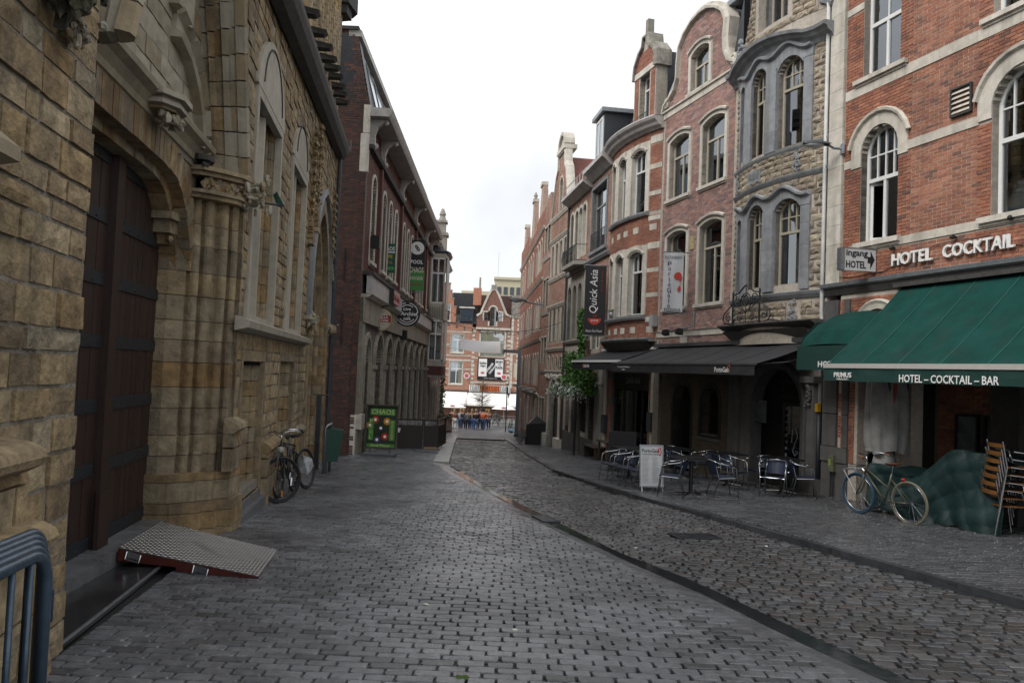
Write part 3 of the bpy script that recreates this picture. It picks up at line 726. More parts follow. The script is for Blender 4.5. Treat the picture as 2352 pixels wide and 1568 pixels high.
# archivolts: rings of moulded voussoirs, splayed from the tympanum out to the wall face
inn = [(6.30, 3.80), (6.22, 4.30), (6.0, 5.0), (5.66, 5.62), (5.25, 6.25), (4.75, 6.9), (4.36, 7.3)]; outp = [(6.46, 3.80), (6.38, 4.0), (6.04, 4.83), (5.68, 5.71), (5.2, 6.6), (4.7, 7.3), (4.36, 7.7)]
for f, rr, m in ((.04, .055, STN_A), (.24, .075, STN_J), (.42, .06, STN_J), (.62, .07, STN_A), (.82, .055, STN_A), (1.0, .06, STN_A)):
    P_ = [(a[0]+(c[0]-a[0])*f, a[1]+(c[1]-a[1])*f) for a, c in zip(inn, outp)]; y = .40-.40*f; N = 15
    for side_ in (0, 1):
        if side_: P_ = [(8.72-x, z) for x, z in P_]
        for i in range(N):
            a, mid, c = pathpt(P_, i/N+.002), pathpt(P_, (i+.5)/N), pathpt(P_, (i+1)/N-.002); b = MB(); sg = -1 if side_ else 1
            if side_ and a[0] < 1.9 : continue
            b.sweep([a, mid, c], [(-rr*1.1, y+.07), (-rr, y+.03), (-rr*.7, y-rr*.5), (0, y-rr*.9), (rr*.7, y-rr*.5), (rr, y+.03), (rr*1.1, y+.07)]); b.build('archivolt_stone', m, CH)
b = MB(); V = []; F_ = []
for i in range(31):
    a, c = pathpt(inn, i/30), pathpt(outp, i/30); V += [(a[0], .46, a[1]), (c[0]+.02, .0, c[1])]
b.add(V, [(2*i, 2*i+1, 2*i+3, 2*i+2) for i in range(30)]); b.build('arch_reveal', STN_J, CH)
# carved heads
def carve(c, sc, m, n, name, seed):
    rng = random.Random(seed); b = MB(); b.blob(c, .15*sc, (1.2, 1.2, 1), 10, .3, rng)
    for i in range(n):
        q = (rng.gauss(0, .11*sc), rng.gauss(-.02, .09*sc), rng.gauss(0, .10*sc)); r_ = rng.uniform(.018, .06)*sc
        b.blob((c[0]+q[0], c[1]+q[1], c[2]+q[2]), r_, (rng.uniform(.6, 1.8), 1, rng.uniform(.5, 2.2)), 6, .45, rng)
    return b.build(name, m, CH)
carve((6.32, -.10, 3.62), .85, STN_A, 60, 'carved_corbel', 3)
carve((.98, -.12, 3.62), .78, MATS['carved_stone'] if 'carved_stone' in MATS else mat('carved_stone', [(.10, .095, .07), (.15, .14, .10), (.06, .058, .05), (.13, .12, .06)], .95, 12, .7, 1, 30), 170, 'carved_corbel', 4); carve((1.28, -.06, 3.42), .42, STN_A, 60, 'carved_corbel', 5)
b = MB(); b.add([(-.9, -.30, 2.48), (.26, -.30, 2.48), (.26, .02, 2.74), (-.9, .02, 2.74), (-.9, -.30, 2.42), (.26, -.30, 2.42), (.16, .02, 2.32), (-.9, .02, 2.32)], [(0, 1, 2, 3), (0, 1, 5, 4), (1, 2, 6, 5), (4, 5, 6, 7), (3, 2, 6, 7)]); b.build('weathering_ledge', STN_A, CH)
# the door
fr = MB(); fr.box(4.25, 4.43, .70, .80, -.2, 3.7); fr.box(4.21, 4.47, .68, .72, -.18, .35); dr = fr.build('door_post', WOODD, CH)
for nm, x0, x1 in (('left', 2.0, 4.25), ('right', 4.43, 5.84)):
    n = 10; leaf = MB().box(x0, x1, .80, .83, -.2, 3.62).build('door_leaf', WOODD, CH)
    for i in range(n):
        a = x0+(x1-x0)*i/n; c = x0+(x1-x0)*(i+1)/n
        MB().box(a+.006, c-.006, .775+R.uniform(-.004, .004), .80, -.2, 3.6).build('plank', WOODD, leaf)
    for zc in (-.10, .56, 1.14, 1.73, 2.30, 2.87, 3.42):
        bb = MB().box(x0+.01, x1-.03, .758, .775, zc-.06, zc+.06); bb.build('iron_strap', IRON, leaf)
        rv = MB()
        for i in range(10): x = x0+.06+(x1-x0-.14)*i/9; rv.blob((x, .756, zc+(.03 if i % 2 else -.03)), .012, (1, .6, 1), 6, 0)
        rv.build('rivet', IRON, leaf, smooth=True)
MB().box(1.8, 6.2, .84, .88, -.3, 3.7).build('door_backing', DARKIN, CH)
# door sill and steps
SILLM = mat('worn_blue_sill', [(.12, .125, .13), (.14, .145, .15)], .4, 5, .4, .3, 40, rvar=.15)
for x0, x1 in ((1.76, 3.1), (3.11, 4.5), (4.51, 5.90)):
    MB().add([(x0, .50, -.13-.012*x0), (x1, .50, -.13-.012*x1), (x1, .84, -.12-.012*x1), (x0, .84, -.12-.012*x0), (x0, .49, -.60), (x1, .49, -.60), (x1, .84, -.6), (x0, .84, -.6)], [(0, 1, 2, 3), (0, 1, 5, 4), (1, 2, 6, 5), (3, 0, 4, 7)]).build('door_sill', SILLM, CH)
MB().box(6.64, 9.3, -.10, .35, -.9, -.36).build('step', SILLM, CH); MB().box(9.32, 12.9, -.08, .35, -.95, -.50).build('step', SILLM, CH); MB().box(6.70, 8.44, -.03, .35, -.36, -.24).build('door_sill', SILLM, CH); MB().box(9.7, 11.7, -.03, .3, -.52, -.37).build('door_sill', SILLM, CH)
# two tall windows with restored pale frames
LEADG = glass('leaded_glass', (.12, .13, .13), .04)
for k, (x0, x1, hd, zt) in enumerate(((6.70, 8.80, head1, 5.13), (9.98, 12.0, head2, 5.13))):
    w = MB(); w.ring(rect(x0, x1, 2.13, zt), rect(x0+.13, x1-.13, 2.2, zt-.12), -.045, .06)
    wo = w.build('window', STN_W, CH)
    MB().poly(hd, -.05, .3).build('window_head', STN_W, wo)
    hh = MB(); cx = (x0+x1)/2; hh.sweep(arc(cx, 5.16, (x1-x0)/2-.28, 172, 8, 12), [(-.012, -.03), (-.012, -.066), (.012, -.066), (.012, -.03)]); hh.build('head_groove', DARKST, wo)
    mc = cx-.02; m = MB(); m.plan([(mc-.10, .21), (mc-.10, .12), (mc-.045, .04), (mc+.045, .04), (mc+.10, .12), (mc+.10, .21)], 2.2, zt-.13); m.build('mullion', STN_W, wo)
    for zc in (2.2+.9*i for i in range(0)): pass
    MB().box(x0+.15, x1-.15, .205, .212, 2.2, zt-.1).build('pane', LEADG, wo)
    MB().box(x0, x1, .5, .6, 2.0, zt).build('window_backing', DARKIN, wo)
    z = 2.2
    while z < zt-.2:
        hh = .27; p = [(x1-.10, .36), (x1-.10, .062), (x1-.16, .062)]+roundp((x1-.21, .12), .05, 20, -160, 5)[::1]+[(x1-.27, .17)]+roundp((x1-.31, .23), .045, 20, -160, 5)+[(x1-.37, .28), (x1-.37, .36)]
        p = [(x, y*.6+.015) for x, y in p]; MB().plan(p, z+.004, z+hh-.004).build('jamb_stone', STN_J, wo); MB().plan(mir(p, (x0+x1)/2), z+.004, z+hh-.004).build('jamb_stone', STN_J, wo); z += hh
    for zc in (2.9, 3.6, 4.3): MB().box(x0+.2, x1-.2, .19, .20, zc-.012, zc+.012).build('saddle_bar', IRON, wo)
    tag_ = None
b = MB(); b.add([(6.12, -.02, 2.14), (12.78, -.02, 2.14), (12.78, -.20, 2.08), (6.12, -.20, 2.08), (6.12, -.18, 2.0), (12.78, -.18, 2.0), (12.78, -.02, 1.96), (6.12, -.02, 1.96)], [(0, 1, 2, 3), (3, 2, 5, 4), (4, 5, 6, 7), (0, 3, 4, 7), (1, 2, 5, 6)]); b.build('window_ledge', STN_W, CH)
# two narrow doors below
for (x0, x1, z0, z1) in ((6.68, 8.42, -.22, 1.74), (9.74, 11.62, -.35, 1.76)):
    d_ = MB().ring(rect(x0, x1, z0, z1), rect(x0+.10, x1-.10, z0, z1-.14), -.02, .05).build('side_door', STN_J, CH)
    MB().box(x0+.10, x1-.40, .225, .26, z0, z1-.12).build('door_leaf', WOODD, d_)
    for zc in (z0+.5, z0+1.1): MB().box(x0+.11, x1-.41, .212, .225, zc-.03, zc+.03).build('iron_strap', IRON, d_)
    z = z0
    while z < z1-.2:
        p = [(x1-.08, .44), (x1-.08, .052), (x1-.14, .052)]+roundp((x1-.20, .12), .055, 20, -160, 5)+[(x1-.27, .18)]+roundp((x1-.32, .25), .05, 20, -160, 5)+[(x1-.40, .31), (x1-.44, .36), (x1-.44, .44)]
        p = [(x, y*.55+.02) for x, y in p]; MB().plan(p, z+.004, z+.216).build('jamb_stone', STN_J, d_); z += .22
# dark pointed doorway near the far end
nd = MB().ring(outline(13.3, 17.4, -1.2, 5.5, 2.6, point=True), outline(13.55, 17.15, -1.2, 5.2, 2.4, point=True), -.06, .1).build('pointed_doorway', STN_J, CH)
for k, (d0, y) in enumerate(((.25, .08), (.5, .22), (.78, .36))):
    MB().ring(outline(13.3+d0, 17.4-d0, -1.2, 5.5-d0*1.1, 2.6-d0*.3, point=True), outline(13.3+d0+.22, 17.4-d0-.22, -1.2, 5.5-d0*1.1-.25, 2.5-d0*.3, point=True), y, y+.2).build('archivolt', STN_J, nd)
b = MB()
for x in (16.2, 16.45, 16.72, 16.98, 17.2): 
    z = -1.2
    while z < 2.6: b.plan(roundp((x, .36-(x-16.2)*.36), .085, 0, 330, 8), z+.005, z+.245); z += .25
b.build('shaft', STN_J, nd)
hd_ = MB(); hd_.sweep(outline(13.1, 17.6, 2.6, 5.72, 2.75, point=True)[1:]+[(13.1, 2.6)], [(-.06, .02), (-.06, -.1), (.06, -.12), (.08, .02)]); hd_.build('hood_moulding', BLUEST, nd)
MB().box(13.2, 17.5, .60, .7, -1.3, 5.6).build('door_backing', DARKIN, nd)
for x in (13.15, 17.5): carve((x, -.1, 2.52), .9, STN_A, 18, 'carved_corbel', int(x))
# crocketed finials between eave and doorway
b = MB()
for x, z0 in ((12.75, 4.6), (13.6, 5.0), (17.6, 4.4)):
    b = MB()
    for k in range(9):
        z = z0+k*.2; w = .16-.012*k; b.box(x-w*.5, x+w*.5, -.1, .02, z, z+.19)
        for s_ in (-1, 1): b.blob((x+s_*w, -.1, z+.1), .06, (1.2, .8, .8), 6, .3)
    for k in range(5): b.box(x-.11-.02*k, x+.11+.02*k, -.09-.01*k, .02, z0-.12*k-.1, z0-.12*k)
    b.build('crocketed_finial', STN_C, CH)
# sloping eave moulding, parapet tracery and drip stones
pv = [(-.02, .05), (-.16, -.06), (-.12, -.20), (.0, -.30), (.12, -.34), (.22, -.34), (.26, -.2), (.34, .05)]
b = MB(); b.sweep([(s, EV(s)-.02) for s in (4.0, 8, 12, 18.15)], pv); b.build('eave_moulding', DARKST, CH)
tw = [(8.2, 7.3), (18.2, 7.6), (18.2, 16), (8.2, 16)]
wall(CH, tw, [], 7.4, 16, MOR_C, .28, .3, .3, name='upper_wall')
for i in range(15):
    x = 11.3+i*.48; z = 7.6; b = MB()
    while z < 15.8:
        b.plan(roundp((x+.2, .20), .17, 180, 360, 6)+[(x+.37, .3), (x+.03, .3)], z+.008, z+.30); z += .31
    b.build('ribbed_shaft', STN_C, CH)
o_ = coursed([(4.0, EV(4)+.3), (18.2, EV(18.2)+.3), (18.2, EV(18.2)+1.0), (4, EV(4)+1.2)], [], 6.6, 8.6, .2, .3, .02, .02, .3, hj=.3, lj=.3, rout=.06, seed=12)
lay(CH, o_, 'stone', STN_C, 'parapet_stone', 60, stuff='parapetwork')
for x, z in ((8.7, 7.72), (10.4, 7.86), (11.75, 8.1), (12.9, 8.3), (13.9, 8.45), (14.8, 8.6), (15.6, 8.7), (16.4, 8.75), (17.1, 8.8), (17.8, 8.82)):
    b = MB(); b.add([(x-.16, .28, z), (x+.16, .28, z), (x+.14, -.30, z-.08), (x-.14, -.30, z-.08), (x-.14, .28, z-.16), (x+.14, .28, z-.16), (x+.1, -.24, z-.15), (x-.1, -.24, z-.15)], [(0, 1, 2, 3), (3, 2, 6, 7), (4, 5, 6, 7), (0, 3, 7, 4), (1, 2, 6, 5)]); b.build('drip_stone', DARKST, CH)
MB().tube([(18.0, -.12, -1.2), (17.98, -.12, 7.6), (18.0, .1, 8.6), (18.05, .12, 15.9)], .055, 10).build('drainpipe', LEAD, CH)
b = MB(); b.plan([(17.9, .3), (17.9, -.15), (18.6, -.35), (18.9, -.2), (18.9, .3)], 11.55, 11.95); b.plan([(18.0, .3), (18.0, -.1), (18.5, -.2), (18.7, .3)], 11.3, 11.55); b.build('cornice_stone', DARKST, CH)
MB().box(-3.5, 18.15, .90, 8, -2, 9.0).build('nave_body', MOR_C, CH); MB().box(8.2, 18.15, .62, 6, 9.0, 15.9).build('tower_body', MOR_C, CH)
# little wall lamp on a rod between portal and window
lp = thing('wall_lamp', 'small dark green floodlight on a rod beside the tall church window', 'lamp', to_world(CH, 6.9, -.35, 3.68), CH.rotation_euler.z)
MB().tube([(-.28, .30, -.08), (-.05, 0, -.06), (.12, 0, -.06)], .014, 6).build('rod', IRON, lp); MB().add([(-.06, -.05, -.05), (.10, -.05, -.03), (.13, .05, .10), (-.02, .05, .12), (-.05, .03, -.08), (.09, .03, -.06), (.14, .1, .06), (0, .1, .08)], [(0, 1, 2, 3), (4, 5, 6, 7), (0, 1, 5, 4), (1, 2, 6, 5), (2, 3, 7, 6), (3, 0, 4, 7)]).build('housing', plain('dark_green_metal', (.01, .05, .035), .5), lp)
# ---- ramp, dark plate
rw = [to_world(CH, *p) for p in ((4.16, .485, -.135), (3.80, -.82, 0), (5.02, -.80, 0), (5.42, .48, -.15))]
rp = thing('wheelchair_ramp', 'red wooden ramp topped with chequered metal plate at the church door', 'ramp', (rw[0][0], rw[0][1], gz(7.1)), 0)
PLATE = mat('tread_plate', (.24, .23, .225), .36, 10, .35, .1, 60, metal=.75, rvar=.1)
o0 = Vector((rw[0][0], rw[0][1], gz(7.1)))
A = [Vector(rw[0])-o0, Vector((rw[1][0], rw[1][1], gz(rw[1][1])+.02))-o0, Vector((rw[2][0], rw[2][1], gz(rw[2][1])+.02))-o0, Vector(rw[3])-o0]
b = MB(); b.add([tuple(a) for a in A]+[tuple(a-Vector((0, 0, .008))) for a in A], [(0, 1, 2, 3), (7, 6, 5, 4), (0, 1, 5, 4), (1, 2, 6, 5), (2, 3, 7, 6), (3, 0, 4, 7)]); b.build('tread_plate', PLATE, rp)
b = MB(); n1 = (A[1]-A[0]).cross(A[3]-A[0]).normalized(); NU, NV = 40, 34
for i in range(NU):
    for j in range(NV):
        u, v = (i+.5)/NU, (j+.5)/NV; p = A[0]*(1-u)*(1-v)+A[1]*u*(1-v)+A[2]*u*v+A[3]*(1-u)*v
        e1 = (A[1]-A[0]).normalized()*.014; e2 = (A[3]-A[0]).normalized()*.014; d1, d2 = (e1+e2, (e1-e2)*.35) if (i+j) % 2 else (e1-e2, (e1+e2)*.35)
        p = p+n1*.001; b.add([p-d1, p-d2, p+d1, p+d2, p+n1*.005], [(0, 1, 4), (1, 2, 4), (2, 3, 4), (3, 0, 4)])
o = b.build('tread_stud', mat('bright_stud', (.46, .45, .44), .28, 12, .2, 0, metal=.85), rp); o['kind'] = 'stuff'
REDW = mat('red_painted_wood', (.10, .016, .010), .6, 8, .4, .2, 30, streak=.3)
def gl(p): return gz(p.y+o0.y)-o0.z
b = MB(); P0, P1, P2, P3 = A; dn = Vector((0, 0, .01)); M_ = P0.lerp(P1, .42)
b.add([tuple(P0-dn), tuple(P1-dn), (P1.x, P1.y, gl(P1)), (M_.x, M_.y, gl(M_)+.01), (M_.x, M_.y, gl(M_)+.05), (P0.x, P0.y, gl(P0)+.07)], [tuple(range(6))])
b.add([tuple(P1-dn), tuple(P2-dn), (P2.x, P2.y, gl(P2)), (P1.x, P1.y, gl(P1))], [(0, 1, 2, 3)]); b.add([tuple(P3-dn), tuple(P2-dn), (P2.x, P2.y, gl(P2)), (P3.x, P3.y, gl(P3))], [(0, 1, 2, 3)])
b.build('side_board', REDW, rp)
nn_ = (P1-P0).cross(Vector((0, 0, 1))).normalized()
if nn_.y > 0: nn_ = -nn_
for u in (.07, .55):
    p = A[0].lerp(A[1], u)-Vector((0, 0, .045)); q = A[0].lerp(A[1], u+.10)-Vector((0, 0, .055)); hb = MB(); up = Vector((0, 0, .035))
    hb.add([tuple(p+nn_*.006-up), tuple(q+nn_*.006-up), tuple(q+nn_*.006+up), tuple(p+nn_*.006+up)], [(0, 1, 2, 3)]); hb.tube([p+nn_*.006+up*.8, p+nn_*.03-up, q+nn_*.03-up, q+nn_*.006+up*.8], .007, 6); hb.build('handle', ALU, rp)
dp = thing('steel_floor_plate', 'wet black steel plate lying along the church door sill', 'floor plate', to_world(CH, 1.7, .3, gz(4.8)), 0)
d0 = Vector(dp.location); PL = []
for s_, y_ in ((1.62, .02), (4.14, .10), (4.14, .49), (1.62, .49)):
    w_ = Vector(to_world(CH, s_, y_, 0)); w_.z = gz(w_.y)+.022; PL.append(w_-d0)
b = MB(); b.add([tuple(p) for p in PL]+[tuple(p-Vector((0, 0, .03))) for p in PL], [(0, 1, 2, 3), (0, 1, 5, 4), (1, 2, 6, 5), (3, 0, 4, 7)]); b.build('plate', mat('wet_black_plate', (.03, .032, .035), .22, 3, .5, .1, rvar=.12), dp)
MB().tube([PL[0]+Vector((0, 0, .008)), PL[1]+Vector((0, 0, .008))], .014, 6).build('raised_edge', STEEL, dp)
# ---- crowd barriers
BARM = mat('blue_grey_barrier_paint', (.055, .085, .12), .32, 12, .3, .1, 40, metal=.35)
def barrier(x, y, ang, label):
    t = thing('crowd_barrier', label, 'barrier', (x, y, gz(y)), ang, 'steel crowd barriers stacked against the church')
    r = .022; h = 1.00; L = 1.5
    pts = [(-L, 0, h)]+[(-.12, 0, h)]+[(-.12+.12*math.sin(q), 0, h-.12+.12*math.cos(q)) for q in (.3, .6, .9, 1.2, 1.57)]+[(0, 0, .12)]
    MB().tube(pts, r, 14).build('frame', BARM, t, smooth=True); MB().tube([(-L, 0, .16), (0, 0, .16)], r*.9, 10).build('bottom_rail', BARM, t, smooth=True)
    for i in range(11): MB().tube([(-.12-i*.125, 0, .16), (-.12-i*.125, 0, h-.005)], .012, 8).build('bar', BARM, t, smooth=True)
    MB().tube([(-.1, -.22, 0.02), (-.1, 0, .14), (-.1, .22, 0.02)], .012, 8).build('foot', BARM, t); MB().tube([(.03, 0, .84), (.05, 0, .84), (.05, 0, .72)], .009, 8).build('hook', BARM, t, smooth=True)
for i, lb in enumerate(('outermost of the blue grey steel crowd barriers beside the church pier', 'second steel crowd barrier counted from the street side', 'third steel crowd barrier counted from the street side', 'fourth steel crowd barrier counted from the street side', 'innermost steel crowd barrier, touching the church wall')):
    barrier(-1.70-i*.07, 2.90+i*.11, math.radians(96), lb)
# ================================================================ right hand houses
def body(P, x0, x1, z0, z1, d=7, m=MORTARD):
    b = MB(); b.add([(x0, .26, z0), (x1, .26, z0), (x1, d, z0), (x0, d, z0), (x0, .26, z1), (x1, .26, z1), (x1, d, z1), (x0, d, z1)], [(1, 2, 6, 5), (2, 3, 7, 6), (3, 0, 4, 7), (4, 5, 6, 7)]); b.build('party_wall', m, P)
# ---------------------------------------------------------------- hotel
HO = facade('brick_hotel', 'red brick hotel with pale stone bands above a green shop awning', 'hotel', (6.81, 16.62), (10.0, 6.06))
rg = rect(0.42, 11.0, -1.0, 12.5)
def hwin_up(x0): return (x0, x0+1.0)
W1 = dict(x0=.93, x1=1.93, z0=4.52, z1=6.86, rise=.44); W2 = dict(x0=3.98, x1=5.15, z0=4.52, z1=6.95, rise=.5)
W3 = dict(x0=.93, x1=1.93, z0=7.95, z1=10.4); W4 = dict(x0=3.98, x1=5.15, z0=7.95, z1=10.4)
sh = rect(.75, 2.35, -1, 2.75); gf = rect(2.36, 11, -1, 3.3)
def ab(w, m, dz=0): return outline(w['x0']-m, w['x1']+m, w['z0'], w['z1']+m, w.get('rise', 0)+(m*.3 if w.get('rise') else 0))
bands = [(7.62, 7.82), (6.15, 6.31), (4.34, 4.50), (9.45, 9.60)]
surr = []
for w in (W1, W2): surr.append(outline(w['x0']-.25, w['x1']+.22, w['z1']-.75, w['z1']+.22, w['rise']+.02))
holesH = [ab(W1, .0), ab(W2, 0), ab(W3, 0), ab(W4, 0), gf, rect(.98, 2.0, -1.2, 2.7)]
wall(HO, rg, holesH, -1.2, 12.5, MORTAR, 0, .28, .1)
bh = holesH+surr+[rect(0, 11, a, c) for a, c in bands]+[rect(.4, 11, 3.45, 3.72)]
pcs = coursed(rect(.44, 6.6, 3.72, 12.5), bh, 3.72, 12.4, .0655, .205, .011, .012, .03, rout=.002, seed=21)
pcs = [p if not (2.16 < p[0] < 3.78) else (p[0], p[1], p[2], p[3], p[4]-.008, p[5]) for p in pcs]
lay(HO, pcs, 'brick', BR_H, 'brick', 300, stuff='brickwork')
lay(HO, coursed(rect(.44, 2.2, -1, 3.4), bh+[rect(.9, 2.2, -1, 2.75), rect(.42, .5, -1, 1.7), rect(.42, 2.3, 2.72, 3.05)], -.0, 3.45, .0655, .205, .011, .012, .03, seed=22), 'brick', BR_H, 'brick', 40, stuff='brickwork')
for a, c in bands:
    iv = cut(rect(.44, 11, a, c), [ab(W1, .0), ab(W2, 0), ab(W3, .0), ab(W4, 0)]+surr, (a+c)/2)
    for x0, x1 in iv:
        n = max(1, int((x1-x0)/.8)); 
        for i in range(n): MB().box(x0+(x1-x0)*i/n+.002, x0+(x1-x0)*(i+1)/n-.002, -.022, .02, a+.004, c-.004).build('band_stone', CHALK, HO)
for w in (W1, W2):
    O = outline(w['x0'], w['x1'], w['z0'], w['z1'], w['rise']); k = w['z1']-.75
    # stone arch of voussoirs over the window
    op = [(w['x0'], k)]+[p for p in reversed(O[2:])]+[(w['x1'], k)]; oo = [(w['x0']-.27, k)]+[(w['x0']-.27, w['z1']-.42)]; r2 = outline(w['x0']-.27, w['x1']+.24, w['z0'], w['z1']+.26, w['rise']+.16)
    op2 = [p for p in reversed(r2[2:])]
    inner = [(w['x0'], k)]+[p for p in reversed(O[2:])]+[(w['x1'], k)]; outer = [(w['x0']-.27, k)]+op2+[(w['x1']+.24, k)]
    b = MB(); b.ring(inner, outer, -.03, .16, closed=False); b.build('arch_surround', CHALK, HO)
    b = MB(); b.sweep(outer[1:-1], [(-.02, -.02), (-.0, -.09), (.05, -.10), (.08, -.05), (.08, -.02)]); b.build('hood_moulding', CHALK, HO)
def hotelwin(w, **k):
    return window(HO, w['x0'], w['x1'], w['z0'], w['z1'], w.get('rise', 0), rec=.15, fw=.065, **k)
hotelwin(W1, trans=5.80, bars=(4, 2), sill=(.1, .10, .10, CHALK), open_=0)
hotelwin(W2, trans=5.80, bars=(5, 2), sill=(.2, .10, .10, CHALK), curtain=('net', 4.6, 5.1, CURT))
hotelwin(W3, trans=9.06, bars=(2, 1), sill=(.2, .10, .09, CHALK), curtain=('net', 7.98, 9.0, CURT))
hotelwin(W4, trans=9.06, bars=(2, 1), sill=(.2, .10, .09, CHALK), curtain=('net', 7.98, 9.0, CURT))
# pale stone corner strip with base
for i in range(20):
    z = 3.75+i*.42; MB().box(-.02, .40, -.05, .3, z+.003, z+.417).build('quoin', CHALK, HO)
GREYST = mat('grey_base_stone', [(.085, .083, .082), (.11, .107, .102)], .75, 4, .3, .25, 40, streak=.5)  # tone lowered so the shade beneath the awnings sits in the colour
for x0, x1 in ((-.02, .40), (.58, .74)):
    for z0, z1 in ((.3, .98), (.99, 1.75), (1.76, 2.6), (2.61, 3.4)): MB().box(x0, x1, -.05, .3, z0+.004, z1-.004).build('quoin', GREYST, HO)
MB().box(-.02, .76, -.08, .3, -.02, .29).build('quoin', GREYST, HO); MB().box(-.02, .74, -.05, .3, -1.0, -.03).build('quoin', GREYST, HO)
lay(HO, coursed(rect(.40, .58, .3, 3.4), [], .3, 3.4, .066, .2, .01, -.0, .03, seed=3), 'brick', BR_H, 'brick', 30, stuff='brickwork')
# arch over the hotel entrance
a_ = arc(1.5, 2.62, .62, 178, 2, 14); b = MB(); b.sweep(a_, [(-.10, .05), (-.10, -.05), (.0, -.06), (.06, -.09), (.10, -.05), (.10, .05)]); b.build('entrance_arch', CHALK, HO)
MB().box(.78, 2.3, .8, .84, -1, 3.3).build('entrance_backing', DARKIN, HO)
# gutter and awning box
b = MB(); b.sweep([(-.1, 3.70), (11, 3.70)], [(-.06, .0), (-.06, -.06), (-.02, -.13), (.05, -.15), (.06, -.12), (.04, 0)]); b.build('gutter', ZINC, HO)
b = MB(); b.sweep([(-.1, 3.60), (11, 3.60)], [(-.10, .02), (-.10, -.03), (.03, -.08), (.03, .02)]); b.build('fascia_board', DARKST, HO)
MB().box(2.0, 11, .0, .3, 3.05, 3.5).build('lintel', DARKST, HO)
# shop recess under the awning
lay(HO, coursed(rect(2.3, 3.75, -1, 2.9), [rect(2.9, 3.7, .35, 1.2)], -.8, 2.9, .066, .205, .011, -.70, .03, seed=31), 'brick', BR_H, 'brick', 60, stuff='brickwork')
MB().box(2.2, 11, .73, .8, -1.2, 3.4).build('shop_wall', MORTARD, HO)
MB().box(3.76, 4.3, .3, .8, -1, 3.2).build('shop_pillar', DARKST, HO)
DKW = plain('dark_painted_wood', (.012, .014, .014), .35)
for i in range(6):
    x = 4.3+i*.55; b = MB(); b.ring(rect(x, x+.55, -.7, 2.6), rect(x+.04, x+.51, .2, 2.5), .5, .56); b.build('shop_window', DKW, HO); b = MB(); b.box(x+.04, x+.51, .52, .53, .2, 2.5); b.build('pane', G, HO)
    b = MB()
    for z in (.8, 1.4, 2.0): b.box(x+.04, x+.51, .50, .55, z-.012, z+.012)
    b.build('glazing_bar', DKW, HO)
for x in (2.42, 3.02):
    t = thing('framed_menu', 'dark framed menu case on the brick wall under the green awning, ' + ('behind the folded parasol' if x < 2.5 else 'beside the dark pillar'), 'menu case', to_world(HO, x+.6, .62, .8), HO.rotation_euler.z)
    MB().ring(rect(-.24, .24, -.36, .36), rect(-.20, .20, -.32, .32), -.03, .03).build('frame', BLACK, t); MB().box(-.20, .20, -.0, .02, -.32, .32).build('poster', plain('dull_poster', (.10, .115, .12), .5, ns=4, na=.7), t)
# louvred vent
vt = MB().ring(rect(3.16, 3.60, 6.44, 6.96), rect(3.19, 3.57, 6.47, 6.93), -.06, .03).build('vent', DARKST, HO)
for i in range(5):
    z = 6.5+i*.088; MB().add([(3.19, -.055, z), (3.57, -.055, z), (3.57, .01, z+.08), (3.19, .01, z+.08), (3.19, -.055, z-.01), (3.57, -.055, z-.01)], [(0, 1, 2, 3), (0, 1, 5, 4)]).build('louvre', CHALK, vt)
MB().box(3.19, 3.57, .02, .03, 6.47, 6.93).build('vent_back', BLACK, vt)
# raised letters
WL = plain('white_sign_letters', (.78, .78, .76), .4)
def serifs(parent): pass
for s, x0, x1 in (('HOTEL', 1.88, 2.83), ('COCKTAIL', 3.07, 4.47), ('BAR', 4.75, 5.3)):
    text(s, x1-x0, .235, WL, HO, (x0+x1)/2, 4.05, -.055, .022, bold=.018)
body(HO, .02, 11, -1.2, 12.5)
# cables and small spots above the letters
b = MB(); pts = [(.1+i*.3, -.03, 3.86+.02*math.sin(i*1.9)+(.35 if 8 < i < 14 else .1 if i > 5 else 0)) for i in range(16)]; b.tube(pts, .008, 5); b.build('cable', BLACK, HO)
for x, z in ((1.9, 4.28), (3.3, 4.28), (4.42, 4.42)):
    b = MB(); b.blob((x, -.09, z), .045, (1, 1.3, 1), 8, .05); b.box(x-.015, x+.015, -.06, 0, z-.01, z+.02); b.build('spot_lamp', BLACK, HO)
# white rainwater pipe
MB().tube([(-.10, -.07, 12), (-.10, -.07, 3.2), (-.08, -.07, 3.0), (-.08, -.07, 1.1)], .042, 10).build('rain_pipe', plain('pale_pipe', (.5, .5, .48), .5, ns=4, na=.2), HO, smooth=True)
MB().tube([(-.08, -.08, 1.1), (-.09, -.08, -.85)], .055, 10).build('cast_iron_shoe', IRON, HO, smooth=True)
mb_ = MB().box(-.17, -.02, -.17, -.09, 1.0, 1.18).build('warning_plate', plain('yellow_plate', (.42, .24, .01), .5), HO)
cbx = MB().box(.3, .46, -.14, -.05, -.22, .12).build('cable_box', plain('grey_green_box', (.12, .13, .08), .6, ns=12, na=.3), HO); MB().box(.33, .38, -.145, -.14, -.1, .04).build('sticker', plain('green_sticker', (.25, .35, .05), .5), cbx)
for x in (.34, .42): MB().tube([(x, -.1, -.22), (x, -.1, -.8)], .012, 6).build('conduit', IRON, cbx)
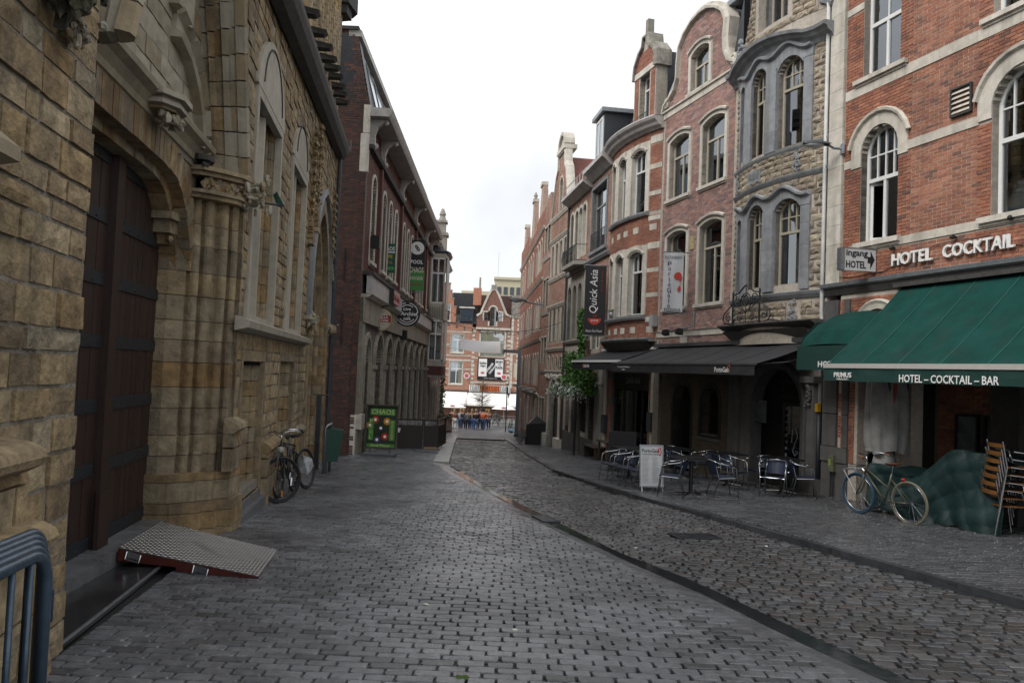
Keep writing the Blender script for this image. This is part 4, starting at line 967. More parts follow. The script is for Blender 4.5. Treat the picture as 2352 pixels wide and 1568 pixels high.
# hotel box sign with arrow
sg = thing('hotel_box_sign', 'white box sign reading ingang HOTEL with black arrow', 'sign', (6.86, 15.2, 4.10), math.radians(9)); sg.scale = (.60, .60, .66)
SB = plain('white_sign_face', (.52, .53, .54), .4)
MB().box(-.56, .56, 0, .10, -.33, .33).build('sign_face', SB, sg); fr = MB(); fr.ring(rect(-.59, .59, -.36, .36), rect(-.56, .56, -.33, .33), -.015, .12); fr.build('frame', ALU, sg)
MB().box(-.70, -.59, .0, .22, -.34, .34).build('sign_return', STEEL, sg)
text('ingang', .78, .25, BLACK, sg, -.12, .17, -.006, .003, bold=.02); text('HOTEL', .72, .22, BLACK, sg, -.15, -.15, -.006, .003, bold=.02)
MB().poly([(.27, -.09), (.37, -.09), (.37, -.27), (.52, .02), (.37, .28), (.37, .10), (.27, .10)], -.006, -.001).build('arrow', BLACK, sg)
MB().tube([(.3, .1, .2), (.45, .7, .2)], .02, 6).build('bracket', IRON, sg)
# street lamp on the wall
def street_lamp(loc, rz, label, sc=1, L=.9):
    t = thing('street_lamp', label, 'street lamp', loc, rz)
    b = MB(); b.tube([(0, 0, 0), (0, -.2*sc, .02), (0, -L*sc*.55, .09*sc)], .03*sc, 8); b.box(-.06*sc, .06*sc, -.03, .03, -.12*sc, .12*sc); b.build('arm', STEEL, t, smooth=False)
    h = MB(); y0 = -L*sc*.5; V = []; F_ = []
    for i in range(9):
        u = i/8; y = y0-u*.62*sc; w = (.05+.09*math.sin(math.pi*min(1, .15+u*.8)))*sc; hh = (.045+.05*math.sin(math.pi*min(1, u*.9)))*sc; zc = (.10+.03*u)*sc
        for k in range(8): q = math.pi*k/7; V.append((w*math.cos(q), y, zc+hh*math.sin(q)))
    for i in range(8):
        for k in range(7): F_.append((i*8+k, i*8+k+1, i*8+k+9, i*8+k+8))
    h.add(V, F_); h.build('hood', LEAD, t, smooth=True); g = MB(); g.blob((0, y0-.36*sc, .10*sc), .12*sc, (1, 1.9, .55), 12, 0); g.build('lens', plain('milky_lens', (.35, .37, .36), .25), t, smooth=True)
street_lamp(to_world(HO, .42, -.05, 6.62), HO.rotation_euler.z-math.radians(25), 'grey cobra head street lamp on an arm beside the hotel corner strip', .9, .55)
# green awnings
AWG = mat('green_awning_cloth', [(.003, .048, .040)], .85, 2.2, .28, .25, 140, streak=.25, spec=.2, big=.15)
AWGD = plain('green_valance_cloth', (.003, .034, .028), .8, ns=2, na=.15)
ag = thing('green_awning', 'big green fabric awning lettered HOTEL COCKTAIL BAR over the terrace', 'awning', to_world(HO, 2.1, 0, 1.9), HO.rotation_euler.z)
O1 = 1.7; zt = 3.52-1.9; zf = .05; Lw = 7.5; n = 9
for i in range(n):
    a = Lw*i/n; c = Lw*(i+1)/n; b = MB(); m_ = 8; vs = []
    for k in range(m_+1):
        t = k/m_; z = zt+(zf-zt)*t-.07*math.sin(math.pi*t); y = -O1*t
        for q in range(7): x = a+(c-a)*q/6; vs.append((x, y, z-.012*math.sin(math.pi*q/6)*(.5+t)+.008*math.sin(x*9+t*5)*t+.004*math.sin(x*23-t*7)*t))
    b.add(vs, [(k*7+q, k*7+q+1, k*7+q+8, k*7+q+7) for k in range(m_) for q in range(6)]); b.build('canopy_strip', AWG, ag, smooth=True)
    MB().tube([(a, -O1*t_, zt+(zf-zt)*t_-.06*math.sin(math.pi*t_)+.003) for t_ in (0, .25, .5, .75, 1)], .006, 5).build('seam', plain('light_green_seam', (.012, .10, .08), .7), ag)
MB().box(-.02, Lw+.02, -O1-.05, -O1+.03, zf-.05, zf+.03).build('front_bar', plain('cream_bar', (.42, .41, .38), .4), ag)
b = MB(); vs = []; nn = 60
for i in range(nn+1): x = Lw*i/nn; vs += [(x, -O1-.03, zf-.045), (x, -O1-.03-.012*math.sin(i*.9), zf-.17), (x, -O1-.03-.012*math.sin(i*.9+.4), zf-.28+.004*math.sin(i*.7))]
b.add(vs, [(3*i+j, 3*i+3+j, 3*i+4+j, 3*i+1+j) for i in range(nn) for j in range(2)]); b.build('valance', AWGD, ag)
text('HOTEL – COCKTAIL – BAR', 1.80, .125, WHITE, ag, 2.69, -.155, -O1-.05, .002, bold=.012); text('PRIMUS', .44, .09, WHITE, ag, .49, -.12, -O1-.05, .002, bold=.02); text('-HAACHT-', .32, .035, WHITE, ag, .49, -.195, -O1-.05, .002, bold=.01)
for x in (.15, 3.4, 7.2): MB().tube([(x, .0, zt-.9), (x+.35, -.8, zt-1.15), (x+.1, -O1, zf-.02)], .022, 6).build('folding_arm', STEEL, ag)
MB().box(-.1, Lw+.1, -.14, .02, zt-.02, zt+.06).build('cassette', DARKST, ag)
sa = thing('small_green_awning', 'small rounded green awning over the hotel entrance beside the big one', 'awning', to_world(HO, .25, 0, 2.0), HO.rotation_euler.z)
R0 = .95; b_ = []
for j in range(4):
    b = MB(); vs = []; n = 10
    for i in range(n+1):
        x = 1.75*i/n
        for k in range(4):
            q = math.radians(18+ (j+k/3)*72/4); q = math.pi/2-q+math.radians(18); y = -R0*math.cos(q)*.98; z = .08+1.05*math.sin(q)*(.78+.22*math.sin(math.pi*i/n)**.5)
            vs.append((x, y, z-.02*math.sin(math.pi*k/3)))
    b.add(vs, [(i*4+k, i*4+k+1, (i+1)*4+k+1, (i+1)*4+k) for i in range(n) for k in range(3)]); b.build('canopy_panel', AWG, sa)
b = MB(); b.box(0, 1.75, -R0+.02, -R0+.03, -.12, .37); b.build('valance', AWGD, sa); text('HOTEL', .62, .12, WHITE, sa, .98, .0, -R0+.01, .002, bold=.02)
for x in (0, 1.75): MB().add([(x, 0, -.1), (x, -R0, -.1), (x, -R0, .1), (x, -R0*.85, .55), (x, -R0*.5, .9), (x, 0, .95)], [tuple(range(6))]).build('end_panel', AWGD, sa)

# ---------------------------------------------------------------- rock faced bay house
GSH = facade('stone_bay_house', 'narrow rock faced stone house with curved blue limestone bay windows', 'house', (5.75, 20.1), (6.81, 16.62))
wg = lambda s: .30*math.sin(math.pi*min(1, max(0, (s-.05)/3.3)))**.8 if .05 < s < 3.35 else 0
L_ = 3.64
regG = [(0, -1.2), (3.62, -1.2), (3.62, 9.95), (3.25, 10.15), (2.95, 10.8), (2.75, 11.6), (2.6, 13), (1.05, 13), (.92, 11.6), (.72, 10.9), (.4, 10.2), (0, 9.9)]
G1 = [(1.05, 1.74, 7.14, 9.28, .30), (2.12, 2.90, 7.10, 9.20, .30)]; G2 = [(1.05, 1.74, 3.86, 5.90, .26), (2.12, 2.90, 3.84, 5.85, .26)]
sl1 = (.36, .66, 7.2, 9.15, .12); sl2 = (.36, .66, 3.85, 5.7, .12)
dw = rect(1.2, 2.35, 10.25, 12.2)
hg = [hole(*w[:4], rise=w[4], m=0) for w in G1+G2+[sl1, sl2]]+[dw]
arcg = outline(.75, 3.1, -1.2, 2.15, 1.1)
wall(GSH, [(0, 2.5), (3.62, 2.5)]+regG[2:], hg, 2.5, 12.9, MORTAR, 0, .3, .08, warp=wg)
wall(GSH, rect(0, 3.62, -1.2, 2.5), [arcg], -1.2, 2.5, MORTARD, 0, .3, .08)
big = [rect(.30, 3.12, 7.0, 9.35), rect(.30, 3.12, 3.7, 5.95), rect(0, 3.62, 6.25, 6.40), rect(0, 3.62, 9.35, 9.95), rect(0, 3.62, 3.5, 3.68), rect(0, 3.62, 6.92, 7.05), rect(1.05, 2.5, 10.1, 12.3), rect(0, 3.62, 2.4, 3.0), outline(.25, 3.2, 5.6, 6.02, .12), rect(2.55, 2.95, 3.0, 3.5)]
pg = coursed([(0.03, 2.5), (3.55, 2.5), (3.55, 9.9), (3.2, 10.1), (2.9, 10.8), (2.7, 11.6), (2.5, 13), (1.1, 13), (.97, 11.6), (.77, 10.9), (.45, 10.2), (.03, 9.9)], big, 3.0, 12.9, .145, .30, .016, .045, .07, hj=.12, lj=.28, rout=.01, seed=41)
lay(GSH, pg, 'rock', STN_G, 'stone', 300, warp=wg, stuff='rubblework')
# blue limestone frames with wavy hood mouldings
def bluecol(x0, x1, z0, z1, o=.05, nm='dressed_stone'):
    z = z0
    while z < z1-.02:
        h = min(.5, z1-z); MB(wg).box(x0, x1, -o, .2, z+.002, z+h-.002).build(nm, BLUEST, GSH); z += h
for (wa, wb), zs, zt_ in ((G1, 7.05, 9.30), (G2, 3.72, 5.90)):
    bluecol(.30, .38, zs, zt_-.2); bluecol(.66, 1.05, zs, zt_-.25, .07); bluecol(1.74, 2.12, zs, zt_-.25, .09); bluecol(2.90, 3.14, zs, zt_-.25, .05)
    b = MB(wg); n = 60; lo = []; hi = []
    def archz(x):
        for (a, c, z0, z1, r) in (wa, wb, sl1 if zs > 6 else sl2):
            if a < x < c:
                w = (c-a)/2; rr = (w*w+r*r)/(2*r); return z1-rr+math.sqrt(max(0, rr*rr-(x-(a+c)/2)**2))
        return None
    xs = [.30+2.84*i/n for i in range(n+1)]; hz = lambda x: zt_+.12+.10*math.cos((x-1.4)*2*math.pi/1.07)-.09*abs(x-1.95)
    archfill(b, .30, 3.14, 90, archz, hz, zt_-.27, -.06, .15)
    b.build('lintel_stones', BLUEST, GSH)
    b = MB(wg); b.sweep([(x, hz(x)+.02) for x in xs], [(-.02, .0), (-.03, -.08), (.0, -.15), (.05, -.16), (.075, -.10), (.07, 0)]); b.build('hood_moulding', BLUEST, GSH)
gb = mat('cream_sash_paint', (.40, .36, .28), .5, 20, .2, 0)
FAB = mat('amber_curtain', [(.45, .17, .02)], .9, 25, .8, 0)
window(GSH, *G1[0][:4], rise=.3, rec=.12, fw=.05, fm=gb, trans=8.5, bars=(3, 2), curtain=('net', 7.2, 7.8, CURT), warp=wg)
w_ = window(GSH, *G1[1][:4], rise=.3, rec=.12, fw=.05, fm=gb, trans=8.48, bars=(3, 2), cols=1, warp=wg)
b = MB(wg); b.poly([(2.16, 7.85), (2.86, 8.05), (2.86, 8.46), (2.16, 8.46)], .26, .265); b.build('amber_curtain', FAB, w_)
b = MB(wg); b.poly([(2.16, 7.15), (2.86, 7.15), (2.86, 7.9), (2.62, 7.75), (2.5, 7.95), (2.40, 7.72), (2.16, 7.72)], .24, .245); b.build('curtain', CURT, w_)
window(GSH, *G2[0][:4], rise=.26, rec=.12, fw=.05, fm=gb, trans=5.08, bars=(3, 2), warp=wg, open_=1)
window(GSH, *G2[1][:4], rise=.26, rec=.12, fw=.05, fm=gb, trans=5.08, bars=(3, 2), cols=1, curtain=('net', 3.9, 5.7, CURT), warp=wg)
for s_ in (sl1, sl2): window(GSH, *s_[:4], rise=.12, rec=.12, fw=.03, fm=BLUEST, cols=1, warp=wg)
for z0, z1, o in ((6.92, 7.05, .09), (6.28, 6.40, .09), (3.52, 3.68, .12)):
    n = 30; b = MB(wg); b.sweep([(3.6*i/n, (z0+z1)/2) for i in range(n+1)], [(-(z1-z0)/2, 0), (-(z1-z0)/2, -o*.3), (0, -o*.8), ((z1-z0)/2-.02, -o), ((z1-z0)/2, -o*.6), ((z1-z0)/2, 0)]); b.build('string_course', BLUEST, GSH)
# inscribed panel and carved pendants between the storeys
MB(wg).box(.95, 1.55, -.05, .02, 6.48, 6.80).build('inscribed_panel', BLUEST, GSH); b = MB(wg); rr = random.Random(5)
for i in range(16): x = 1.0+i*.032; b.box(x, x+.014, -.062, -.05, 6.55+rr.uniform(0, .05), 6.70+rr.uniform(0, .06))
b.build('carved_letters', BLUEST, GSH)
for cx, z0, z1 in ((2.78, 6.42, 6.92), (2.75, 3.02, 3.5), (.28, 6.42, 6.9), (.25, 3.02, 3.5)):
    b = MB(wg)
    for i in range(34):
        t = rr.random(); b.blob((cx+rr.uniform(-.13, .13)*(1-.5*t), -.06, z0+(z1-z0)*t), .028, (1, .9, 1.2), 6, .3, rr)
    b.build('carved_pendant', BLUEST, GSH)
# big wavy cornice
cz = lambda x: 9.52+.26*math.sin(math.pi*min(1, max(0, (x)/3.1)))**.8-.10*(x/3.6)
n = 44; b = MB(wg); b.sweep([(-.15+3.85*i/n, cz(-.15+3.85*i/n)) for i in range(n+1)], [(-.18, 0), (-.18, -.05), (-.10, -.10), (-.04, -.20), (.03, -.24), (.05, -.32), (.12, -.34), (.14, -.28), (.16, 0)]); b.build('cornice', BLUEST, GSH)
b = MB(wg)
for i in range(40):
    x = .05+3.5*i/40; b.box(x, x+.0875, -.05, .1, 9.28, cz(x+.04)-.17)
b.build('frieze', BLUEST, GSH)
b = MB(); b.sweep([(-.02, 9.95), (.28, 10.15), (.55, 10.45), (.78, 10.95), (.92, 11.6), (1.05, 13)], [(-.04, .02), (-.04, -.10), (.04, -.12), (.09, -.05), (.09, .02)]); b.sweep([(2.62, 13), (2.78, 11.6), (2.98, 10.8), (3.28, 10.2), (3.64, 9.98)], [(-.04, .02), (-.04, -.10), (.04, -.12), (.09, -.05), (.09, .02)]); b.build('gable_coping', BLUEST, GSH)
for cx, cz_ in ((.2, 10.1), (3.45, 10.25)):
    b = MB()
    for k in range(10): q = k*.65; b.blob((cx+.02*(10-k)*math.cos(q), -.1, cz_+.1+.02*(10-k)*math.sin(q)), .055, (1, 1, 1), 7, .1)
    b.blob((cx, -.1, cz_+.38), .09, (1, 1, 1.2), 8, .2); b.build('scroll_ornament', BLUEST, GSH)
window(GSH, 1.2, 2.35, 10.25, 12.2, 0, rec=.12, fw=.05, fm=gb, trans=11.5, bars=(2, 1), cols=3, curtain=('net', 10.3, 12.1, CURT), sur=(.14, BLUEST, .06))
# arched shop front below, under the black awning
b = MB(); b.sweep([(.75, -.9), (.75, .95)]+arc(1.925, .98, 1.175, 178, 2, 16)+[(3.1, .95), (3.1, -.9)], [(-.22, .3), (-.22, -.04), (-.05, -.10), (.0, -.02), (.02, .3)]); b.build('arch_surround', GREYST, GSH)
MB().plan([(3.18, .1), (3.14, -.12), (3.3, -.2), (3.52, -.2), (3.6, .1)], -.9, 1.62).build('pilaster', GREYST, GSH); MB().plan([(3.08, .1), (3.08, -.24), (3.6, -.28), (3.62, .1)], 1.62, 1.76).build('pilaster_cap', GREYST, GSH); MB().plan([(3.08, .1), (3.08, -.2), (3.6, -.24), (3.62, .1)], -.95, -.45).build('pilaster_base', GREYST, GSH)
b = MB()
for i in range(14): b.blob((3.36+R.uniform(-.08, .08), -.24, 1.1+i*.035), .04, (1, 1, 1), 6, .3)
b.build('carved_drop', GREYST, GSH)
MB().plan([(.1, .1), (.1, -.1), (.5, -.1), (.5, .1)], -.95, 1.75).build('pilaster', GREYST, GSH)
MB().box(.6, 3.2, .55, .6, -1.1, 2.5).build('shop_door_backing', DARKIN, GSH)
dd = MB().ring(rect(1.78, 2.52, -.85, 1.12), rect(1.84, 2.46, -.4, 1.05), .3, .36).build('shop_door', DKW, GSH); MB().box(1.84, 2.46, .32, .325, -.4, 1.05).build('pane', G, dd); MB().box(1.84, 2.46, .31, .34, .30, .34).build('glazing_bar', DKW, dd)
ot = plain('dim_white_print', (.30, .31, .31), .6)
for i, c in enumerate('PortoGalo'): text(c, .045 if c in 'rtl' else .07, .085 if c in 'Ptl' else .06, ot, GSH, 1.95, .98-i*.155, .30, .002)
b = MB(); b.tube([(2.15, .30, .2), (2.18, .30, .5), (2.3, .30, .55), (2.36, .30, .35), (2.25, .30, .15), (2.2, .30, .0), (2.28, .30, -.1), (2.38, .30, -.02)], .01, 5); b.build('painted_rooster', ot, GSH)
for s_, z, w in (('RESTAURANT', 1.62, 1.0), ('PIZZERIA', 1.25, .9)): text(s_, w, .09, plain('faint_print', (.06, .062, .065), .6), GSH, 1.9, z, .5, .002)
mbd = MB().ring(rect(.86, 1.42, .60, 1.14), rect(.88, 1.40, .62, 1.12), .1, .14).build('menu_board', ALU, GSH); MB().box(.88, 1.40, .11, .13, .62, 1.12).build('menu_sheet', plain('dim_menu', (.10, .11, .12), .4, ns=4, na=.4), mbd)
MB().box(.0, 3.62, -.02, .3, 2.15, 3.0).build('lintel', GREYST, GSH)
b = MB(); b.sweep([(-.05, 2.93), (3.62, 2.93)], [(-.10, .0), (-.10, -.12), (-.02, -.30), (.05, -.42), (.08, -.42), (.08, 0)]); b.build('corbelled_ledge', GREYST, GSH)
b = MB(); b.add([(.3, 0, 2.45), (3.2, 0, 2.45), (3.4, -.36, 2.84), (.1, -.36, 2.84)], [(0, 1, 2, 3)]); b.build('bay_corbel', GREYST, GSH)
body(GSH, .01, 3.6, -1.2, 12.9)
# wrought iron balconet
bl = MB(); o_ = -.62
for x in (.95, 1.85): bl.tube([(x, o_, 3.0), (x, o_, 3.80)], .022, 6)
bl.tube([(.95, o_, 3.72), (1.15, o_, 3.76), (1.3, o_, 3.88), (1.4, o_, 3.94), (1.5, o_, 3.88), (1.65, o_, 3.76), (1.85, o_, 3.72)], .020, 6); bl.tube([(.6, o_, 3.04), (2.2, o_, 3.04)], .012, 6)
def scroll(b, cx, cz, r, turns, a0, sgn, y=o_):
    b.tube([(cx+r*(1-.75*i/16)*math.cos(a0+sgn*turns*2*math.pi*i/16), y, cz+r*(1-.75*i/16)*math.sin(a0+sgn*turns*2*math.pi*i/16)) for i in range(17)], .0135, 5)
bl.tube([(1.4+.17*math.cos(q), o_, 3.52+.22*math.sin(q)) for q in [i*2*math.pi/16 for i in range(16)]], .014, 5, closed=True); bl.tube([(1.4+.08*math.cos(q), o_, 3.56+.13*math.sin(q)) for q in [i*2*math.pi/12 for i in range(12)]], .013, 5, closed=True)
bl.tube([(1.4, o_, 3.04), (1.4, o_, 3.9)], .009, 5)
for s_ in (-1, 1):
    scroll(bl, 1.4+s_*.28, 3.62, .10, 1.2, 0, s_); scroll(bl, 1.4+s_*.22, 3.15, .09, 1.3, 1, s_); scroll(bl, 1.4+s_*.60, 3.18, .11, 1.3, 1.5, -s_)
    bl.tube([(1.4+s_*.45, o_, 3.5), (1.4+s_*.58, o_, 3.42), (1.4+s_*.76, o_, 3.28), (1.4+s_*.80, o_, 3.15), (1.4+s_*.72, o_, 3.04)], .015, 5); bl.tube([(1.4+s_*.1, o_, 3.3), (1.4+s_*.3, o_, 3.45), (1.4+s_*.45, o_, 3.6)], .012, 5)
for x in (.6, 2.2): bl.tube([(x, o_, 3.04), (x, -.2, 3.04)], .012, 5)
bl.v = [((x-1.4)*1.22+1.52, y, z-.02) for x, y, z in bl.v]; bl.build('iron_balconet', IRON, GSH)
# ---------------------------------------------------------------- pink brick house with bell gable
POH = facade('bell_gable_house', 'pink brick house with a round topped bell gable edged in pale stone', 'house', (4.55, 24.1), (5.75, 20.1))
gab = [(0, -1.4), (4.17, -1.4), (4.17, 9.85), (4.05, 10.15), (3.75, 10.3), (3.55, 10.6), (3.50, 11.0), (3.55, 11.5), (3.35, 11.85), (3.0, 12.1), (2.55, 12.28), (2.1, 12.32), (1.65, 12.24), (1.2, 12.02), (.92, 11.7), (.85, 11.2), (.85, 10.8), (.7, 10.5), (.4, 10.32), (.1, 10.2), (0, 10.0)]
A1 = (.48, 1.66, 7.08, 8.98, .13); A2 = (2.42, 3.58, 7.08, 8.98, .13); B1 = (.48, 1.66, 3.72, 6.05, .13); B2 = (2.42, 3.58, 3.72, 6.05, .13); GW = (1.62, 2.64, 10.05, 11.32, .16)
hp = [hole(*w[:4], rise=w[4]) for w in (A1, A2, B1, B2, GW)]
dA = outline(1.22, 2.20, -1.3, 1.45, .45); dB = outline(2.78, 3.66, .08, 1.42, .4)
wall(POH, [(0, 2.4), (4.17, 2.4)]+gab[2:], hp, 2.4, 12.3, MORTAR, 0, .28, .06); wall(POH, rect(0, 4.17, -1.4, 2.4), [dA, dB], -1.4, 2.4, MORTARD, .0, .28, .06, name='ground_floor_wall')
bp = [hole(w[0]-.17, w[1]+.17, w[2]-.1, w[3]+.17, rise=w[4]+.04) for w in (A1, A2, B1, B2, GW)]+[rect(0, 4.2, 9.74, 9.98), rect(0, 4.2, 2.84, 3.02), rect(1.5, 1.9, 2.5, 2.84)]
ins = inset(gab, .12)
lay(POH, coursed(ins, bp, 2.42, 12.2, .066, .2, .011, .012, .03, rout=.002, seed=51), 'brick', BR_P, 'brick', 300, stuff='brickwork')
lay(POH, coursed(rect(.45, 4.1, -1.2, 2.2), [inset(dA, -.12), inset(dB, -.12), rect(2.6, 3.8, -.1, .02)], -1.2, 2.2, .066, .2, .011, .012, .03, seed=52), 'brick', mat('shaded_yellow_brick', [(.085, .062, .035), (.10, .073, .042), (.065, .048, .03)], .85, 14, .25, .3, 50), 'brick', 40, stuff='brickwork')  # yellow brick darkened, with the gloom under the awning put into its colours
b = MB(); b.sweep(gab[2:], [(-.14, .28), (-.14, -.04), (-.06, -.06), (-.02, -.12), (.05, -.12), (.05, .28)]); b.build('gable_coping', CHALK, POH)
for cx, cz_ in ((.22, 10.22), (3.98, 10.22)): b = MB(); b.add([(cx+.16*math.cos(q*.6), -.08, cz_+.16*math.sin(q*.6)) for q in range(11)]+[(cx+.16*math.cos(q*.6), .02, cz_+.16*math.sin(q*.6)) for q in range(11)], [tuple(range(11))]+[(i, (i+1) % 11, 11+(i+1) % 11, 11+i) for i in range(11)]); b.tube([(cx+.1*math.cos(q*.6), -.09, cz_+.1*math.sin(q*.6)) for q in range(10)], .012, 5, closed=True); b.build('scroll_stone', CHALK, POH)
b = MB(); b.sweep([(0, 9.86), (4.17, 9.86)], [(-.12, 0), (-.12, -.035), (.06, -.04), (.07, -.09), (.12, -.09), (.12, 0)]); b.build('string_course', CHALK, POH); b = MB(); b.sweep([(0, 2.93), (4.17, 2.93)], [(-.09, 0), (-.09, -.04), (.05, -.05), (.09, -.09), (.09, 0)]); b.build('string_course', CHALK, POH)
MB().box(1.5, 1.9, -.03, .02, 2.5, 2.83).build('pale_block', CHALK, POH)
for w, cur in ((A1, ('blind', 8.3, 8.9, BLIND)), (A2, ('blind', 7.1, 8.95, BLIND)), (B1, ('blind', 5.3, 6.0, ZINC)), (B2, ('blind', 5.3, 6.0, ZINC)), (GW, ('blind', 10.1, 11.2, CURT))):
    ww = window(POH, *w[:4], rise=w[4], rec=.14, fw=.05, fm=mat('ivory_window_paint', (.46, .42, .34), .5, 20, .15, 0), trans=(w[2]+.68*(w[3]-w[2]) if w is not GW else 10.8), bars=None, curtain=cur, sur=(.13, CHALK, .03), sill=(.16, .09, .09, CHALK))
    b = MB(); O = outline(w[0]-.13, w[1]+.13, w[2], w[3]+.13, w[4]+.02); b.sweep(O[2:], [(.02, 0), (.02, -.09), (-.03, -.10), (-.06, -.05), (-.06, 0)]); b.build('label_moulding', CHALK, ww)
lv = MB()
for i in range(16): z = 7.2+i*.06; lv.box(.55, 1.60, .195, .205, z, z+.045)
lv.build('venetian_blind', BLIND, POH)
MB().box(1.9, 2.12, -.03, .02, 5.35, 5.75).build('carved_block', plain('yellow_stone', (.42, .36, .18), .8, ns=14, na=.4), POH)
for O, nm in ((dA, 'front_door'), (dB, 'arched_window')):
    b = MB(); b.ring(inset(O, -.12), O, -.02, .25); b.ring(O, inset(O, .05), .24, .30); w_ = b.build(nm, DKW, POH); MB().poly(inset(O, .04), .26, .27).build('pane', glass('dark_glass', (.08, .08, .09), .05), w_)
MB().box(2.65, 3.8, -.06, .02, -.06, .02).build('sill', GREYST, POH)
MB().box(.05, .42, -.1, .2, -1.3, 1.75).build('pilaster', plain('shaded_cream_stone', (.24, .215, .17), .8, ns=5, na=.3), POH)  # cream stone with the awning's shade mixed into its colour
# slate roof flank beside the gable
b = MB(); b.add([(3.6, .1, 10.0), (4.17, .1, 9.9), (4.17, .1, 11.9), (3.9, .3, 11.9), (3.6, 4, 12.0), (4.17, 4, 12.0)], [(0, 1, 2, 3), (3, 2, 5, 4), (1, 5, 2)]); b.build('slate_roof', SLATE, POH); MB().box(3.4, 4.2, .05, 4, 11.9, 12.05).build('roof_gutter', ZINC, POH)
b = MB(); b.add([(.9, .27, 12.0), (3.3, .27, 12.0), (3.3, 6, 12.0), (.9, 6, 12.0), (.0, .27, 10), (4.17, .27, 10), (4.17, 6, 10), (0, 6, 10)], [(0, 1, 2, 3), (4, 0, 3, 7), (1, 5, 6, 2)]); b.build('slate_roof', SLATE, POH)
body(POH, .01, 4.16, -1.4, 9.9)
# ---------------------------------------------------------------- red bowed house
RBH = facade('red_bow_house', 'orange red brick house with bowed front, white stone bands and dormer gable', 'house', (3.45, 27.75), (4.55, 24.1))
wr = lambda s: .30*max(0, 1-((s-1.9)/1.9)**2)**.9 if 0 < s < 3.8 else 0
C1 = [(.30, .75), (1.15, 1.80), (2.22, 3.08)]
rr_ = [(a, c, 6.95, 9.05, .16) for a, c in C1]; r2_ = [(a, c, 3.62, 5.68, .16) for a, c in C1]
hr = [hole(*w[:4], rise=w[4]) for w in rr_+r2_]
regR = rect(0, 3.8, 2.75, 9.6)
wall(RBH, regR, hr, 2.75, 9.6, MORTAR, 0, .28, .06, warp=wr)
bz = [(9.12, 9.36), (8.28, 8.44), (7.42, 7.56), (6.62, 6.76), (5.70, 5.90), (4.95, 5.08), (4.15, 4.28), (3.36, 3.52)]
stn = [hole(.14, 3.28, 6.95, 9.28, 0), hole(.14, 3.28, 3.60, 5.9, 0)]
lay(RBH, coursed(regR, stn+[rect(3.28, 3.85, a, c) for a, c in bz]+[rect(0, 3.85, 6.80, 6.95), rect(0, 3.3, 3.44, 3.60)], 2.8, 9.55, .0655, .2, .011, .012, .03, rout=.002, seed=61), 'brick', BR_R, 'brick', 300, warp=wr, stuff='brickwork')
for a, c in bz: MB(wr).box(3.28, 3.8, -.02, .03, a, c).build('band_stone', CHALK, RBH)
for z in (6.30, 3.02):
    for x in (.5, 1.3, 1.9, 2.6, 3.5): MB(wr).box(x-.16, x+.16, -.018, .03, z, z+.2).build('block_stone', CHALK, RBH)
for ws, zt_ in ((rr_, 9.28), (r2_, 5.9)):
    b = MB(wr); n = 60
    def az(x):
        for (a, c, z0, z1, r) in ws:
            if a < x < c: w = (c-a)/2; q = (w*w+r*r)/(2*r); return z1-q+math.sqrt(max(0, q*q-(x-(a+c)/2)**2))
    archfill(b, .14, 3.28, 96, az, lambda x: zt_+.04*abs(math.cos((x-.5)*2.9))-.05, ws[0][2]-.02, -.04, .2)
    b.build('stone_window_frame', CHALK, RBH)
    for (a, c, z0, z1, r) in ws: 
        b = MB(wr); O = outline(a-.04, c+.04, z0, z1+.07, r+.02); b.sweep(O[2:], [(.02, 0), (.02, -.07), (-.03, -.08), (-.05, -.04), (-.05, 0)]); b.build('hood_moulding', CHALK, RBH)
for w in rr_+r2_:
    window(RBH, *w[:4], rise=w[4], rec=.14, fw=.05, fm=UPVC, cols=1, trans=w[2]+1.42, bars=(3 if w[1]-w[0] > .5 else 2, 1), warp=wr, curtain=('net', w[2]+.05, w[3]-.1, plain('dim_curtain', (.10, .09, .09), .9)) if w[2] > 6 else ('net', w[2]+.05, w[2]+.75, CURT) if w[0] > 2 else None)
for z, o in ((6.88, .13), (3.52, .15), (2.80, .26)):
    n = 24; b = MB(wr); b.sweep([(.0+3.3*i/n if z > 3 else -.1+3.8*i/n, z) for i in range(n+1)], [(-.07, .0), (-.07, -o*.75), (.0, -o), (.05, -o), (.07, 0)]); b.build('sill_course', BLUEST, RBH)
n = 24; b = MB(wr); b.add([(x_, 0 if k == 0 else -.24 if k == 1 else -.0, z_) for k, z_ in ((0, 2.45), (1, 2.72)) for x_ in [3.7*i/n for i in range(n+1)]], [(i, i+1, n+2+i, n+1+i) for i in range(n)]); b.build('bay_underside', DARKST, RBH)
pw = mat('painted_cornice', (.46, .44, .42), .5, 4, .2, 0, streak=.3)
n = 30; b = MB(wr); b.sweep([(-.15+4.0*i/n, 9.72) for i in range(n+1)], [(-.20, 0), (-.20, -.08), (-.12, -.12), (-.10, -.22), (-.02, -.26), (.06, -.36), (.14, -.40), (.18, -.38), (.18, 0)]); b.build('cornice', pw, RBH)
MB(wr).box(-.1, 3.85, -.32, 4, 9.88, 9.92).build('flat_gutter', ZINC, RBH)
